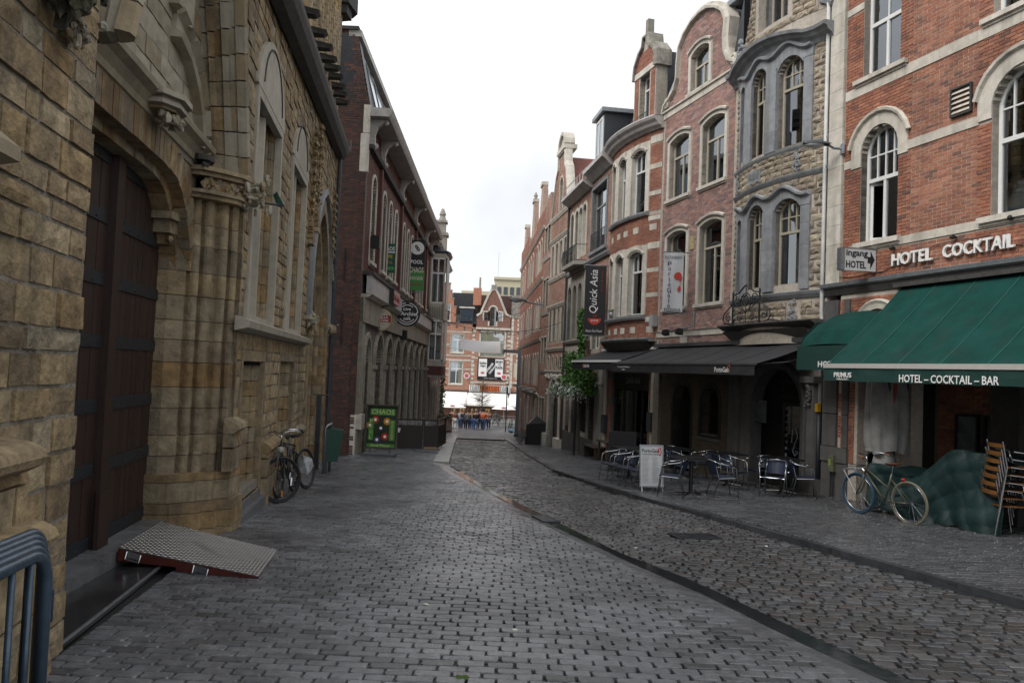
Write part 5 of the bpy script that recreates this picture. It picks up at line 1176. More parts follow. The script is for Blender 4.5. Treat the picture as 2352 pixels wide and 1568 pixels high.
# dormer gable
dg = [(1.55, 9.9), (3.15, 9.9), (3.15, 11.8), (3.12, 12.3), (2.8, 12.62), (2.55, 12.75), (2.50, 13.05), (2.22, 13.05), (2.16, 12.75), (1.9, 12.6), (1.62, 12.25), (1.55, 11.8)]
dgh = rect(1.98, 2.70, 10.1, 11.75); sh_ = -.0
DR = MB(); 
wall(RBH, dg, [dgh], 9.9, 13.05, MORTAR, -.0, .5, .06, name='gable_wall')
lay(RBH, coursed(inset(dg, .05), [rect(1.9, 2.78, 10.0, 11.95)], 9.95, 12.6, .0655, .2, .011, .012, .03, seed=62), 'brick', BR_R, 'brick', 60, stuff='brickwork')
MB().box(1.55, 3.15, -.04, .02, 11.78, 11.98).build('lintel', CHALK, RBH)
b = MB(); b.sweep(dg[2:], [(-.12, .5), (-.12, -.05), (-.04, -.10), (.05, -.10), (.05, .5)]); b.build('gable_coping', mat('mossy_coping', (.28, .26, .22), .9, 6, .4, .3, streak=.6), RBH)
MB().plan([(2.26, .0), (2.26, .22), (2.46, .22), (2.46, .0)], 13.05, 13.65).build('finial', mat('mossy_coping', (.28, .26, .22)), RBH)
window(RBH, 1.98, 2.70, 10.1, 11.75, 0, rec=.2, fw=.05, fm=UPVC, cols=2, trans=11.3, curtain=('net', 10.2, 11.7, CURT))
b = MB(); b.tube([(1.98, -.06, 10.4), (2.7, -.06, 10.4)], .012, 5); b.tube([(1.98, -.06, 10.1), (2.7, -.06, 10.1)], .012, 5)
for i in range(7): b.tube([(1.98+.12*i, -.06, 10.1), (1.98+.12*i, -.06, 10.4)], .008, 5)
b.build('window_rail', IRON, RBH)
b = MB(); b.add([(1.5, .4, 12.3), (3.2, .4, 12.3), (3.2, 3, 12.3), (1.5, 3, 12.3), (1.5, .4, 9.9), (3.2, .4, 9.9), (3.2, 3, 9.9), (1.5, 3, 9.9)], [(0, 1, 2, 3), (4, 0, 3, 7), (1, 5, 6, 2)]); b.build('dormer_cheek', SLATE, RBH)
b = MB(); b.add([(0, .3, 9.9), (3.8, .3, 9.9), (3.8, 1.2, 12.6), (0, 1.2, 12.6), (0, 6, 12.9), (3.8, 6, 12.9)], [(0, 1, 2, 3), (3, 2, 5, 4), (0, 3, 4), (1, 5, 2)]); b.build('mansard_roof', SLATE, RBH); MB().tube([(3.6, .0, 9.95), (3.72, .9, 12.4)], .05, 8).build('roof_pipe', ZINC, RBH)
body(RBH, .01, 3.79, -1.4, 9.8)
# ground floor of the red house: shop front
wall(RBH, rect(0, 3.8, -1.4, 2.75), [rect(.55, 3.35, -1.4, 1.75)], -1.4, 2.75, MORTARD, 0, .3, .1, name='ground_floor_wall')
lay(RBH, coursed(rect(.02, 3.75, -1.2, 2.4), [rect(.5, 3.4, -1.4, 1.8), rect(0, .12, -2, 3), rect(3.6, 4, -2, 3), rect(0, 4, .55, .8), rect(0, 4, 1.5, 1.75)], -1.2, 2.4, .0655, .2, .011, .012, .03, seed=63), 'brick', BR_R, 'brick', 30, stuff='brickwork')
MB().box(-.02, .12, -.06, .1, -1.3, 2.4).build('pilaster', CHALK, RBH); MB().box(3.62, 3.8, -.06, .1, -1.3, 2.4).build('pilaster', CHALK, RBH)
sf = MB(); sf.ring(rect(.55, 3.35, -1.3, 1.75), rect(.62, 3.28, -.7, 1.15), .1, .2)
for x in (1.3, 2.0, 2.7): sf.box(x-.03, x+.03, .1, .2, -1.2, 1.15)
sf = sf.build('shop_front', DKW, RBH)
for a, c in ((.62, 1.27), (1.33, 1.97), (2.03, 2.67), (2.73, 3.28)): MB().box(a, c, .14, .15, -1.1, 1.12).build('pane', glass('dark_glass', (.08, .08, .09), .05), sf)
MB().box(.5, 3.4, .6, .65, -1.4, 1.8).build('shop_backing', DARKIN, RBH)
text('Quick Asia', 1.1, .24, plain('grey_print', (.22, .22, .22), .6), RBH, 2.0, 1.46, .085, .01, shear=.25)
for x, z0, z1, nm in ((-.0, -.45, .2, 'letter_box'), (3.55, -.1, .5, 'letter_box')): MB().box(x+.02, x+.3, -.16, -.02, z0, z1).build(nm, LEAD, RBH)
# flower pot and meter box
fp = thing('flower_pot', 'grey zinc flower pot with green plant on the bowed house sill', 'flower pot', to_world(RBH, 1.0, -.33, 3.60), 0); MB().lathe([(.07, 0), (.10, .2), (.095, .2)], n=12).build('pot', ZINC, fp, smooth=True); b = MB()
for i in range(24): b.blob((R.gauss(0, .06), R.gauss(0, .06), .22+R.uniform(0, .08)), .03, (1, 1, .5), 5, .3)
b.build('plant', plain('pot_green', (.05, .12, .02), .7), fp)
MB().box(3.62, 3.86, -.2, -.02, 3.2, 3.56).build('meter_box', plain('grey_box', (.35, .36, .36), .5), RBH)
# ---------------------------------------------------------------- black awnings
AWB = mat('charcoal_awning_cloth', (.024, .025, .028), .8, 2.5, .2, .05, 90); AWN = mat('black_awning_cloth', (.010, .011, .014), .8, 2.5, .2, .05, 90)
aw = thing('charcoal_awning', 'long charcoal awning over the restaurant terrace with small white lettering', 'awning', to_world(POH, .25, 0, 1.95), POH.rotation_euler.z)
O1 = 1.6; Lw = 7.35; zt = .60; n = 7
for i in range(n):
    a = Lw*i/n; c = Lw*(i+1)/n; vs = []
    for k in range(7):
        t = k/6
        for q in range(4): x = a+(c-a)*q/3; vs.append((x, -O1*t, zt+(.03-zt)*t-.04*math.sin(math.pi*t)-.005*math.sin(math.pi*q/3)))
    MB().add(vs, [(k*4+q, k*4+q+1, k*4+q+5, k*4+q+4) for k in range(6) for q in range(3)]).build('canopy_strip', AWB, aw)
    MB().tube([(a, -O1*t_, zt+(.03-zt)*t_-.04*math.sin(math.pi*t_)+.002) for t_ in (0, .25, .5, .75, 1)], .005, 5).build('seam', AWN, aw)
MB().box(-.02, Lw+.02, -O1-.04, -O1+.02, 0, .04).build('front_bar', plain('dark_bar', (.07, .07, .075), .35), aw)
MB().box(0, Lw, -O1-.022, -O1-.018, -.22, .0).build('valance', mat('valance_cloth', (.026, .027, .030), .85, 3, .4, 0), aw)
text('Portugese & Italiaanse', .85, .06, WHITE, aw, .85, -.08, -O1-.03, .002); text('keuken', .2, .04, WHITE, aw, .85, -.15, -O1-.03, .002)
text('PortoGalo', .62, .12, WHITE, aw, 6.1, -.11, -O1-.03, .002, bold=.01); MB().tube([(6.33, -O1-.03, -.02), (6.37, -O1-.03, .02), (6.42, -O1-.03, -.05), (6.38, -O1-.03, -.15)], .012, 5).build('rooster_mark', plain('red_print', (.45, .02, .015), .6), aw)
MB().box(-.1, Lw+.05, -.18, .05, zt-.02, zt+.08).build('cassette', plain('dark_bar', (.07, .07, .075)), aw)
for x in (.2, 3.6, 7.1): MB().tube([(x, 0, zt-.3), (x+.3, -.8, zt-.5), (x, -O1, .0)], .02, 6).build('folding_arm', IRON, aw)
MB().add([(Lw, 0, zt), (Lw, -O1, .02), (Lw, -O1, -.2), (Lw, 0, zt-.05)], [(0, 1, 2, 3)])
aq = thing('black_awning', 'short black awning with white front bar under the bowed red house', 'awning', to_world(RBH, -.25, 0, 2.0), RBH.rotation_euler.z)
MB().add([(0, 0, .50), (4.0, 0, .50), (4.0, -1.2, .08), (0, -1.2, .08)], [(0, 1, 2, 3)]).build('canopy', AWN, aq); MB().box(-.02, 4.0, -1.26, -1.18, .03, .10).build('front_bar', WHITE, aq); MB().box(0, 4.0, -1.235, -1.23, -.22, .03).build('valance', AWN, aq)
MB().box(-.02, 4.0, -.12, .02, .48, .56).build('cassette', WHITE, aq); text('Quick Asia', .5, .13, WHITE, aq, 1.35, -.1, -1.245, .002, shear=.2, bold=.01); MB().blob((1.02, -1.245, -.1), .05, (1, .1, 1), 8, 0).build('bowl_mark', plain('red_print', (.45, .02, .015)), aq)
# ---------------------------------------------------------------- banners
bn = thing('white_banner', 'tall white hanging banner reading PortoGalo with red rooster head', 'banner', to_world(POH, 2.25, -.72, 4.32), math.radians(-8)); bn.scale = (.85, 1, .96)
BW = mat('white_banner_cloth', (.50, .51, .53), .7, 3, .08, 0)
n = 10; vs = []
for i in range(n+1):
    for k in range(12): vs.append((-.33+.66*i/n, .012*math.sin(i*.7+k*.4), .88-1.76*k/11))
MB().add(vs, [(i*12+k, i*12+k+1, i*12+k+13, i*12+k+12) for i in range(n) for k in range(11)]).build('cloth', BW, bn)
DT = plain('dark_blue_print', (.02, .022, .03), .6)
text('ReSTAURANT', .56, .08, DT, bn, .0, .74, -.025, .002)
for i, c in enumerate('PortoGalo'): text(c, {'P': .12, 'G': .13, 'r': .07, 't': .06, 'l': .02}.get(c, .09), {'P': .14, 'l': .13, 't': .12, 'G': .14}.get(c, .09), DT, bn, -.13, .55-i*.158, -.025, .002)
text('PIZZERIA', .54, .09, DT, bn, .0, -.82, -.025, .002)
RED = plain('rooster_red', (.42, .025, .015), .6)
MB().poly([(.02, .12), (.03, .22), (.10, .29), (.20, .30), (.27, .24), (.29, .13), (.26, .04), (.22, .0), (.20, .08), (.14, .10), (.09, .07), (.07, .12)], -.028, -.024).build('rooster_comb', RED, bn); MB().poly([(.17, -.02), (.30, -.03), (.20, -.12), (.24, -.05)], -.028, -.024).build('rooster_beak', plain('rooster_yellow', (.5, .33, .05), .6), bn); MB().poly([(.16, -.16), (.22, -.09), (.26, -.15), (.25, -.24), (.19, -.28), (.14, -.24)], -.028, -.024).build('rooster_wattle', RED, bn)
for z in (.90, -.92): MB().tube([(-.36, 0, z), (.55, .25, z+.02)], .015, 6).build('banner_rod', STEEL, bn)
# pair of black floodlights below it
fl = thing('floodlight_arm', 'black double floodlight arm on the pale string course below the white banner', 'lamp', to_world(POH, 2.25, -.05, 2.95), POH.rotation_euler.z)
MB().tube([(-.75, -.45, .0), (.1, -.45, .05), (.5, -.45, .03)], .014, 6).build('arm', IRON, fl); MB().tube([(.05, -.45, .05), (.05, 0, .15), (.05, 0, .55)], .03, 6).build('bracket', STEEL, fl)
for x in (-.75, .05): MB().add([(x-.14, -.52, -.08), (x+.14, -.52, -.08), (x+.14, -.40, -.12), (x-.14, -.40, -.12), (x-.08, -.52, .05), (x+.08, -.52, .07), (x+.08, -.38, .07), (x-.08, -.38, .05)], [(0, 1, 2, 3), (4, 5, 6, 7), (0, 1, 5, 4), (1, 2, 6, 5), (2, 3, 7, 6), (3, 0, 4, 7)]).build('lamp_head', BLACK, fl)
bq = thing('black_banner', 'tall black banner reading Quick Asia with red bowl', 'banner', to_world(RBH, -.10, -.50, 4.38), math.radians(-6)); bq.scale = (.9, 1, .95)
MB().box(-.42, .42, 0, .012, -1.42, 1.22).build('cloth', plain('black_banner_cloth', (.008, .008, .011), .55), bq)
text('Quick Asia', 1.65, .36, WHITE, bq, -.05, .25, -.012, .005, shear=.2, rot=math.pi/2); text('fresh & tasty', .85, .09, plain('dull_red_print', (.28, .015, .012), .6), bq, .26, .65, -.006, .002, rot=math.pi/2, shear=.2); text('Asian Fast Food', .66, .10, WHITE, bq, -.02, -1.25, -.006, .002, shear=.2)
MB().poly([(-.26, -.78)]+[(.26*math.cos(math.radians(180+a)), -.78+.24*math.sin(math.radians(180+a))) for a in range(10, 180, 20)]+[(.26, -.78)], -.008, -.002).build('bowl_mark', plain('bowl_red', (.50, .05, .03), .6), bq)
for x in (-.1, .0, .1): MB().ring([(x+.04*math.cos(q), -.86+.04*math.sin(q)) for q in range(6)], [(x+.025*math.cos(q), -.86+.025*math.sin(q)) for q in range(6)], -.01, -.007).build('bowl_ring', WHITE, bq)
b = MB()
for x in (-.06, .0, .05): b.tube([(x, -.006, -.74), (x+.03, -.006, -.66), (x+.01, -.006, -.60)], .008, 4)
b.build('steam_mark', plain('bowl_red', (.50, .05, .03)), bq)
for z in (1.25, -1.45): MB().tube([(-.45, 0, z), (.8, .1, z)], .02, 6).build('banner_rod', STEEL, bq)
# ---------------------------------------------------------------- balcony house
TAH = facade('balcony_house', 'rose brick house with round arched windows, iron balcony and climbing vine', 'house', (2.44, 34.7), (3.45, 27.75))
tr = [(a, a+.62, 6.55, 8.72, .31) for a in (.25, 1.12, 1.84, 2.56)]; tl = [(a, a+.75, 3.15, 5.45, .37) for a in (.15, 1.15, 2.12)]
bw = (4.15, 6.35, 6.45, 8.95); ad = (4.75, 5.9, 2.6, 5.65, .55); gw = [(1.55, 2.7, -.9, .85), (3.3, 4.3, -.7, 1.0), (4.6, 5.5, -1.6, 1.0), (.35, 1.1, -1.7, 1.0)]
ht = [hole(*w[:4], rise=w[4]) for w in tr+tl+[ad]]+[rect(*bw[:2], *bw[2:])]+[rect(a, c, z0, z1) for a, c, z0, z1 in gw]
wall(TAH, rect(0, 7.0, -1.9, 9.4), ht, -1.9, 9.4, MORTAR, 0, .28, .1)
lay(TAH, coursed(rect(0, 7.0, 5.4, 9.3), [hole(w[0]-.12, w[1]+.12, w[2], w[3]+.12, rise=w[4]+.1) for w in tr+tl]+[rect(4.0, 6.5, 6.1, 9.1), rect(0, 7, 5.95, 6.2), rect(0, 3.5, 5.5, 6.1)], 5.5, 9.2, .075, .22, .013, .012, .03, seed=71), 'brick', BR_T, 'brick', 200, stuff='brickwork')
lay(TAH, coursed(rect(3.45, 7.0, 1.3, 5.9), [inset(outline(*ad[:4], ad[4]), -.15), rect(3.4, 7, 3.0, 3.12)], 1.4, 5.9, .075, .22, .013, .012, .03, seed=72), 'brick', BR_T, 'brick', 60, stuff='brickwork')
STU = mat('grey_stucco', (.30, .285, .25), .85, 3, .2, .1, streak=.4)
for w in tl+tr: window(TAH, *w[:4], rise=w[4], rec=.16, fw=.05, fm=CREAM if w in tr else UPVC, cols=1, trans=w[3]-.75, sur=(.13, STU if w in tl else CHALK, .04), curtain=('net', w[2], w[3]-.3, CURT) if w in tl else None)
MB().box(0, 3.45, -.02, .0, 2.9, 5.9).build('stucco_panel', STU, TAH) if False else None
b = MB(); 
for a, c in ((0, .12), (.93, 1.12), (1.93, 2.09), (2.92, 3.45)): b.box(a, c, -.03, .02, 3.0, 5.5)
b.build('stucco_pier', STU, TAH)
w_ = window(TAH, *bw, rise=0, rec=.14, fw=.06, fm=BLUEST, cols=3, trans=8.2, bars=(3, 1), sur=(.12, BLUEST, .05), sill=(.2, .12, .12, BLUEST))
b = MB()
for i in range(14): b.tube([(4.2+i*.16, -.06, 6.5), (4.2+i*.16, -.06, 7.15)], .01, 4)
b.tube([(4.15, -.06, 7.15), (6.35, -.06, 7.15)], .014, 5); b.build('window_rail', IRON, TAH)
window(TAH, *ad[:4], rise=ad[4], rec=.15, fw=.06, fm=UPVC, cols=2, trans=4.9, sur=(.16, CHALK, .04))
for a, c, z0, z1 in gw: window(TAH, a, c, z0, z1, rec=.2, fw=.07, fm=DKW, cols=1, gm=glass('dark_glass', (.08, .08, .09), .05))
for z, o, x0, x1 in ((6.05, .1, 0, 3.5), (6.08, .16, 3.5, 7), (3.0, .13, 0, 3.5), (1.25, .08, 0, 7)): b = MB(); b.sweep([(x0, z), (x1, z)], [(-.08, 0), (-.08, -o*.6), (.02, -o), (.07, -o), (.07, 0)]); b.build('string_course', BLUEST if z > 6.06 else STU, TAH)
MB().box(0, 7, -.04, .0, -1.9, -.9).build('base_course', GREYST, TAH); MB().box(2.8, 3.3, -.05, .0, -.9, 1.2).build('pier', GREYST, TAH); MB().box(4.35, 4.6, -.05, .0, -.9, 1.2).build('pier', STU, TAH); MB().box(5.6, 7, -.05, .0, -1.4, 2.4).build('pier', STU, TAH)
bc = MB().plan([(.55, .0), (.75, -.5), (3.2, -.5), (3.4, 0)], 6.12, 6.28).build('balcony_slab', STU, TAH); b = MB()
for i in range(22): x = .75+i*.117; b.tube([(x, -.46, 6.28), (x+.02*math.sin(i), -.50, 6.6), (x, -.46, 6.95)], .010, 4)
for z in (6.3, 6.95): b.tube([(.6, 0, z), (.75, -.46, z), (3.2, -.46, z), (3.35, 0, z)], .016, 5)
b.build('balcony_railing', IRON, TAH)
b = MB(); b.sweep([(-.05, 9.36), (4.1, 9.36)], [(-.22, 0), (-.22, -.1), (-.10, -.30), (.0, -.45), (.12, -.45), (.12, 0)]); b.build('cornice', pw, TAH); b = MB(); b.sweep([(4.1, 9.6), (7.0, 9.6)], [(-.3, 0), (-.3, -.1), (-.10, -.30), (.0, -.45), (.16, -.45), (.16, 0)]); b.build('cornice', pw, TAH)
MB().box(.3, 4.0, .2, 2, 9.4, 9.95).build('attic_wall', CHALK, TAH); b = MB(); b.tube([(.3, -.3, 9.95), (4.0, -.3, 9.95)], .02, 5)
for i in range(8): b.tube([(.3+i*.52, -.3, 9.45), (.3+i*.52, -.3, 9.95)], .015, 4)
b.build('roof_railing', plain('white_rail', (.5, .5, .5), .5), TAH)
b = MB(); b.add([(4.1, .1, 9.7), (7, .1, 9.7), (7, 1.3, 12.0), (4.1, 1.3, 12.0), (4.1, 6, 12), (7, 6, 12)], [(0, 1, 2, 3), (3, 2, 5, 4), (0, 3, 4)]); b.build('mansard_roof', SLATE, TAH)
b = MB(); b.box(4.6, 5.9, -.1, 1.2, 9.75, 11.6); b.build('dormer', SLATE, TAH); MB().box(4.45, 6.05, -.25, 1.4, 11.6, 11.75).build('dormer_roof', ZINC, TAH); w_ = MB().ring(rect(4.7, 5.8, 9.9, 11.5), rect(4.8, 5.7, 10, 11.4), -.14, -.08).build('dormer_window', UPVC, TAH); MB().box(4.8, 5.7, -.12, -.11, 10, 11.4).build('pane', G, w_); MB().box(5.22, 5.28, -.14, -.1, 10, 11.4).build('mullion', UPVC, w_)
MB().box(3.9, 4.35, .3, .9, 9.7, 11.0).build('chimney', STU, TAH)
body(TAH, .01, 6.99, -1.9, 9.4)
# ---------------------------------------------------------------- stepped gable house, stone-fronted house, red gabled row
PIH = facade('arcaded_gable_house', 'tall rose brick gable house with rows of stone mullioned windows and arched door', 'house', (1.8, 39), (2.44, 34.7))
pgab = [(0, -2.3), (4.33, -2.3), (4.33, 9.3), (3.9, 9.8), (3.6, 10.6), (3.3, 11.3), (2.95, 11.6), (2.9, 12.3), (1.4, 12.3), (1.35, 11.6), (1.0, 11.3), (.7, 10.6), (.4, 9.8), (0, 9.3)]
pw1 = [(.35+i*.95, .95+i*.95, 6.4, 7.95, 0) for i in range(4)]; pw2 = [(.35+i*.95, .95+i*.95, 3.15, 4.72, 0) for i in range(4)]; pw3 = [(.4+i*.95, .8+i*.95, 1.86, 2.42, .2) for i in range(4)]
pdoor = (.95, 3.3, -2.3, 1.3, 1.15); ptop = (1.75, 2.5, 9.5, 11.1, .37)
hpi = [hole(*w[:4], rise=w[4]) for w in pw1+pw2+pw3+[pdoor, ptop]]
wall(PIH, pgab, hpi, -2.3, 12.3, MORTAR, 0, .28, .12)
lay(PIH, coursed(inset(pgab, .1), [inset(h_, -.09) for h_ in hpi]+[rect(0, 5, z-.12, z+.1) for z in (9.25, 8.15, 6.2, 4.85, 2.75, 1.65)], 1.7, 12.1, .08, .24, .014, .012, .03, seed=81), 'brick', BR_T, 'brick', 200, stuff='brickwork')
lay(PIH, coursed(rect(0, 4.3, -1.2, 1.6), [inset(outline(*pdoor[:4], pdoor[4]), -.3)], -1.2, 1.6, .08, .24, .014, .012, .03, seed=82), 'brick', BR_T, 'brick', 30, stuff='brickwork')
for w in pw1+pw2+pw3+[ptop]: window(PIH, *w[:4], rise=w[4], rec=.15, fw=.045, fm=CREAM, cols=1, trans=(w[2]+.65*(w[3]-w[2])) if w[3]-w[2] > 1 else None, sur=(.08, CHALK, .03))
for z in (9.25, 8.15, 6.2, 4.85, 2.75, 1.65): b = MB(); b.sweep([(0, z), (4.33, z)], [(-.1, 0), (-.1, -.05), (.04, -.12), (.08, -.12), (.08, 0)]); b.build('string_course', CHALK, PIH)
w_ = window(PIH, *pdoor[:4], rise=pdoor[4], rec=.25, fw=.1, fm=DKW, cols=3, trans=.1, sur=(.26, CHALK, .05), gm=glass('dark_glass', (.08, .08, .09), .05))
for x0, x1 in ((-.02, .95), (3.3, 4.35)): MB().box(x0, x1, -.25, .02, -2.5, -1.35).build('base_block', CHALK, PIH)
b = MB(); 
for i in range(22): b.blob((.3+i*.18, -.06, 1.45+R.uniform(-.08, .08)), .09, (1, 1, 1), 6, .3)
b.build('carved_frieze', CHALK, PIH)
b = MB(); b.sweep(pgab[2:], [(-.14, .28), (-.14, -.04), (.0, -.10), (.07, -.10), (.07, .28)]); b.build('gable_coping', CHALK, PIH)
MB().box(1.3, 3.0, -.15, .5, 12.3, 12.5).build('gable_cap', CHALK, PIH); b = MB(); b.sweep(arc(2.15, 12.5, .7, 175, 5, 8), [(-.08, .4), (-.08, -.12), (.08, -.12), (.08, .4)]); b.build('gable_crown', CHALK, PIH); MB().poly(arc(2.15, 12.5, .65, 180, 0, 8), 0, .3).build('gable_crown_panel', CHALK, PIH)
b = MB(); b.add([(0, .3, 9.3), (4.33, .3, 9.3), (2.16, .3, 12.1), (0, 7, 9.3), (4.33, 7, 9.3), (2.16, 7, 12.1)], [(0, 2, 5, 3), (1, 4, 5, 2), (3, 5, 4)]); b.build('tiled_roof', RTILE, PIH)
body(PIH, .01, 4.3, -2.3, 9.3)
MB().tube([(4.3, -.08, 9.2), (4.3, -.08, -2.2)], .05, 6).build('drainpipe', LEAD, PIH)
LIH = facade('stone_fronted_house', 'slim house of rose brick and pale stone windows between two brick gables', 'house', (1.55, 41.2), (1.8, 39))
lgab = [(0, -2.5), (2.2, -2.5), (2.2, 9.8), (1.9, 10.3), (1.6, 11.0), (.8, 11.0), (.5, 10.3), (0, 9.8)]
lw = [(.2+k*.95, 1.05+k*.95, z0, z1, 0) for k in (0, 1) for z0, z1 in ((8.0, 9.3), (5.1, 6.5), (2.1, 3.45), (-1.0, .3))]
wall(LIH, lgab, [rect(*w[:4]) for w in lw], -2.5, 11, mat('pale_brick_render', (.34, .26, .21), .9, 10, .35, .2, streak=.3), 0, .28, .2)
for w in lw: window(LIH, *w[:4], rec=.12, fw=.05, fm=CREAM, cols=1, trans=w[3]-.4, sur=(.07, CHALK, .03))
lay(LIH, coursed(inset(lgab, .08), [inset(rect(*w[:4]), -.08) for w in lw], -1.5, 10.8, .09, .26, .016, .012, .03, seed=85), 'brick', BR_T, 'brick', 60, stuff='brickwork')
for z in (7.6, 4.7, 1.7): b = MB(); b.sweep([(0, z), (2.2, z)], [(-.1, 0), (-.1, -.05), (.08, -.12), (.08, 0)]); b.build('string_course', CHALK, LIH)
body(LIH, .01, 2.19, -2.5, 9.8)
tp = [('red_gabled_house', 'deep red brick gabled house beside the slim stone fronted house, with grey street lamp', (1.25, 46.5), (1.55, 41.2), 10.6, 12.3), ('red_gabled_house', 'deep red brick house with tall finial between two red neighbours far down the street', (.9, 52.6), (1.25, 46.5), 10.3, 12.6), ('red_gabled_house', 'last red brick house of the row, behind the grey gantry post', (.5, 60), (.9, 52.6), 10.9, 12.2)]
for k, (nm, lb, p0, p1, ze, zg) in enumerate(tp):
    H = facade(nm, lb, 'house', p0, p1, 'red brick houses closing the street'); Ln = math.dist(p0, p1); z0 = gz(p0[1])-.6; c = Ln/2; g_ = [(0, z0), (Ln-.02, z0), (Ln-.02, ze), (c+1.2, ze), (c+.9, ze+.8), (c+.4, zg), (c-.4, zg), (c-.9, ze+.8), (c-1.2, ze), (0, ze)]
    ws = [(x, x+.8, zz, zz+1.75, .3) for x in [.7+i*(Ln-1.2)/3 for i in range(3)] for zz in (7.3, 4.0, .9)]+[(x, x+.8, gz(p0[1])+.7, gz(p0[1])+2.9, .3) for x in [.7+i*(Ln-1.2)/3 for i in range(3)]]
    wall(H, g_, [hole(*w[:4], rise=w[4]) for w in ws], z0, zg, mat('far_red_render', (.42, .30, .24), .9, 10, .3, .2, streak=.2), 0, .28, .3)
    for w in ws: window(H, *w[:4], rise=w[4], rec=.12, fw=.06, fm=CREAM, cols=2, trans=w[3]-.6, sur=(.10, CHALK, .03))
    lay(H, coursed(rect(0, Ln-.02, z0+.8, ze), [inset(outline(*w[:4], w[4]), -.1) for w in ws], z0+.8, ze, .1, .3, .02, .012, .03, seed=90+k), 'brick', BR_R, 'brick', 30, stuff='brickwork')
    for z in (9.5, 6.7, 3.4, .4): b = MB(); b.sweep([(0, z), (Ln, z)], [(-.09, 0), (-.09, -.05), (.07, -.14), (.07, 0)]); b.build('string_course', CHALK, H)
    MB().box(0, Ln, -.05, 0, z0, gz(p0[1])+.6).build('base_course', GREYST, H); MB().box(c-.45, c+.45, -.08, .3, zg, zg+.2).build('gable_cap', CHALK, H); MB().lathe([(.12, zg+.2), (.09, zg+.4), (.14, zg+.45), (.04, zg+.7)], (c, .1), 8).build('finial', STU, H) if k == 1 else None
    MB().add([(0, .3, ze), (Ln, .3, ze), (Ln, 4, zg+.6), (0, 4, zg+.6), (0, 7, ze), (Ln, 7, ze)], [(0, 1, 2, 3), (0, 3, 4), (1, 5, 2), (3, 2, 5, 4)]).build('slate_roof', SLATE, H); body(H, .01, Ln-.03, z0, ze)
    bl = MB().box(c-.8, c+.8, -.5, 0, .55, .7).build('balcony_slab', STU, H)
street_lamp(to_world(LIH, .6, -.05, 5.2), LIH.rotation_euler.z, 'grey street lamp high on the far slim house', 1.5, 1.2)
# climbing vine with white blossom basket
vn = thing('climbing_vine', 'bright green vine cascading down the house beside the black awning', 'vine', to_world(TAH, 4.2, -.2, gz(31)), TAH.rotation_euler.z)
LEAF = mat('vine_leaf', [(.035, .10, .012), (.07, .19, .025), (.02, .06, .010), (.10, .24, .04), (.05, .13, .02)], .6, 6, .3, 0)
def leaves(n, fn, sz, m, name, par, seed, loc=None):
    rng = random.Random(seed); V = []; F_ = []
    for i in range(n):
        c = Vector(fn(rng)); d = Vector((rng.gauss(0, 1), rng.gauss(-.7, .8), rng.gauss(.3, .8))).normalized(); u = d.orthogonal().normalized(); u.rotate(Matrix.Rotation(rng.uniform(0, 6.3), 3, d)); v = d.cross(u); s_ = sz*rng.uniform(.6, 1.4); k = len(V)
        V += [c-u*s_, c-v*s_*.6+d*.1*s_, c+u*s_, c+v*s_*.6+d*.1*s_]; F_.append((k, k+1, k+2, k+3))
    me = mesh_np(name, np.array([tuple(v) for v in V]), np.array(F_)); me.materials.append(m); o = bpy.data.objects.new(name, me); link(o, par)
    o['kind'] = 'stuff'; 
    return o
zg_ = gz(31)
def vf(rng):
    q = rng.random(); t = rng.random()
    if q < .13: return (.05+rng.gauss(0, .16)+.2*math.sin(t*6), -.12+rng.gauss(0, .06), 2.3+t*1.9-zg_)
    if q < .62: x = -1.5+3.6*rng.random(); return (x, -.28+rng.gauss(0, .15), 1.25+t*(1.25-.16*abs(x+.4))+.10*math.sin(x*5)-zg_)
    x = -.6+2.9*rng.random(); return (x, -.30+rng.gauss(0, .15), .80+.75*t+.08*math.sin(x*7)-zg_)
leaves(5600, vf, .066, LEAF, 'foliage', vn, 5)
MB().tube([(.1, -.05, 0), (.12, -.1, 1.6), (-.2, -.1, 2.8), (-.15, -.08, 5.6)], .03, 6).build('stem', plain('vine_stem', (.08, .06, .04), .9), vn)
fb = thing('flower_basket', 'basket of small white flowers hung under the vine', 'flower basket', to_world(TAH, 3.8, -.7, .95), TAH.rotation_euler.z)
leaves(1700, lambda r: (r.uniform(-2.9, 2.5), r.gauss(0, .16), r.gauss(-.02, .14)), .040, mat('white_petal', [(.55, .55, .52), (.7, .7, .68)], .7, 5, .1, 0), 'blossom', fb, 6); leaves(1100, lambda r: (r.uniform(-2.8, 2.4), r.gauss(0, .14), r.gauss(0, .13)), .05, LEAF, 'foliage', fb, 7)
MB().lathe([(.1, -.2), (.25, 0), (.26, .05)], n=10).build('basket', IRON, fb); MB().tube([(-2.8, 0, -.12), (2.4, 0, -.12)], .02, 5).build('rail', IRON, fb)
# ================================================================ brick tavern on the left
TS = facade('brick_tavern', 'dark brick tavern with white bracketed cornice and hanging pub signs', 'tavern', (-4.72, 23.6), (-5.14, 46.3))
zbT = ZB[TS.name]
Lc = math.dist((-4.72, 23.6), (-5.14, 46.3))
# side wall facing the church, as parts of the same thing (built in a rotated child frame)
sideE = MB().box(-.02, .0, .5, .6, -1.3, -1.2).build('side_wall_base', MORTARD, TS)
def side(b, x0, x1, zz): pass
srg = [(-3.5, -1.4), (1.18, -1.4), (1.18, 9.75), (1.05, 10.2), (.72, 11.8), (.30, 12.1), (-3.5, 12.1)]
class SideP: pass
SF = bpy.data.objects.new('side_wall', bpy.data.meshes.new('side_wall')); link(SF, TS)
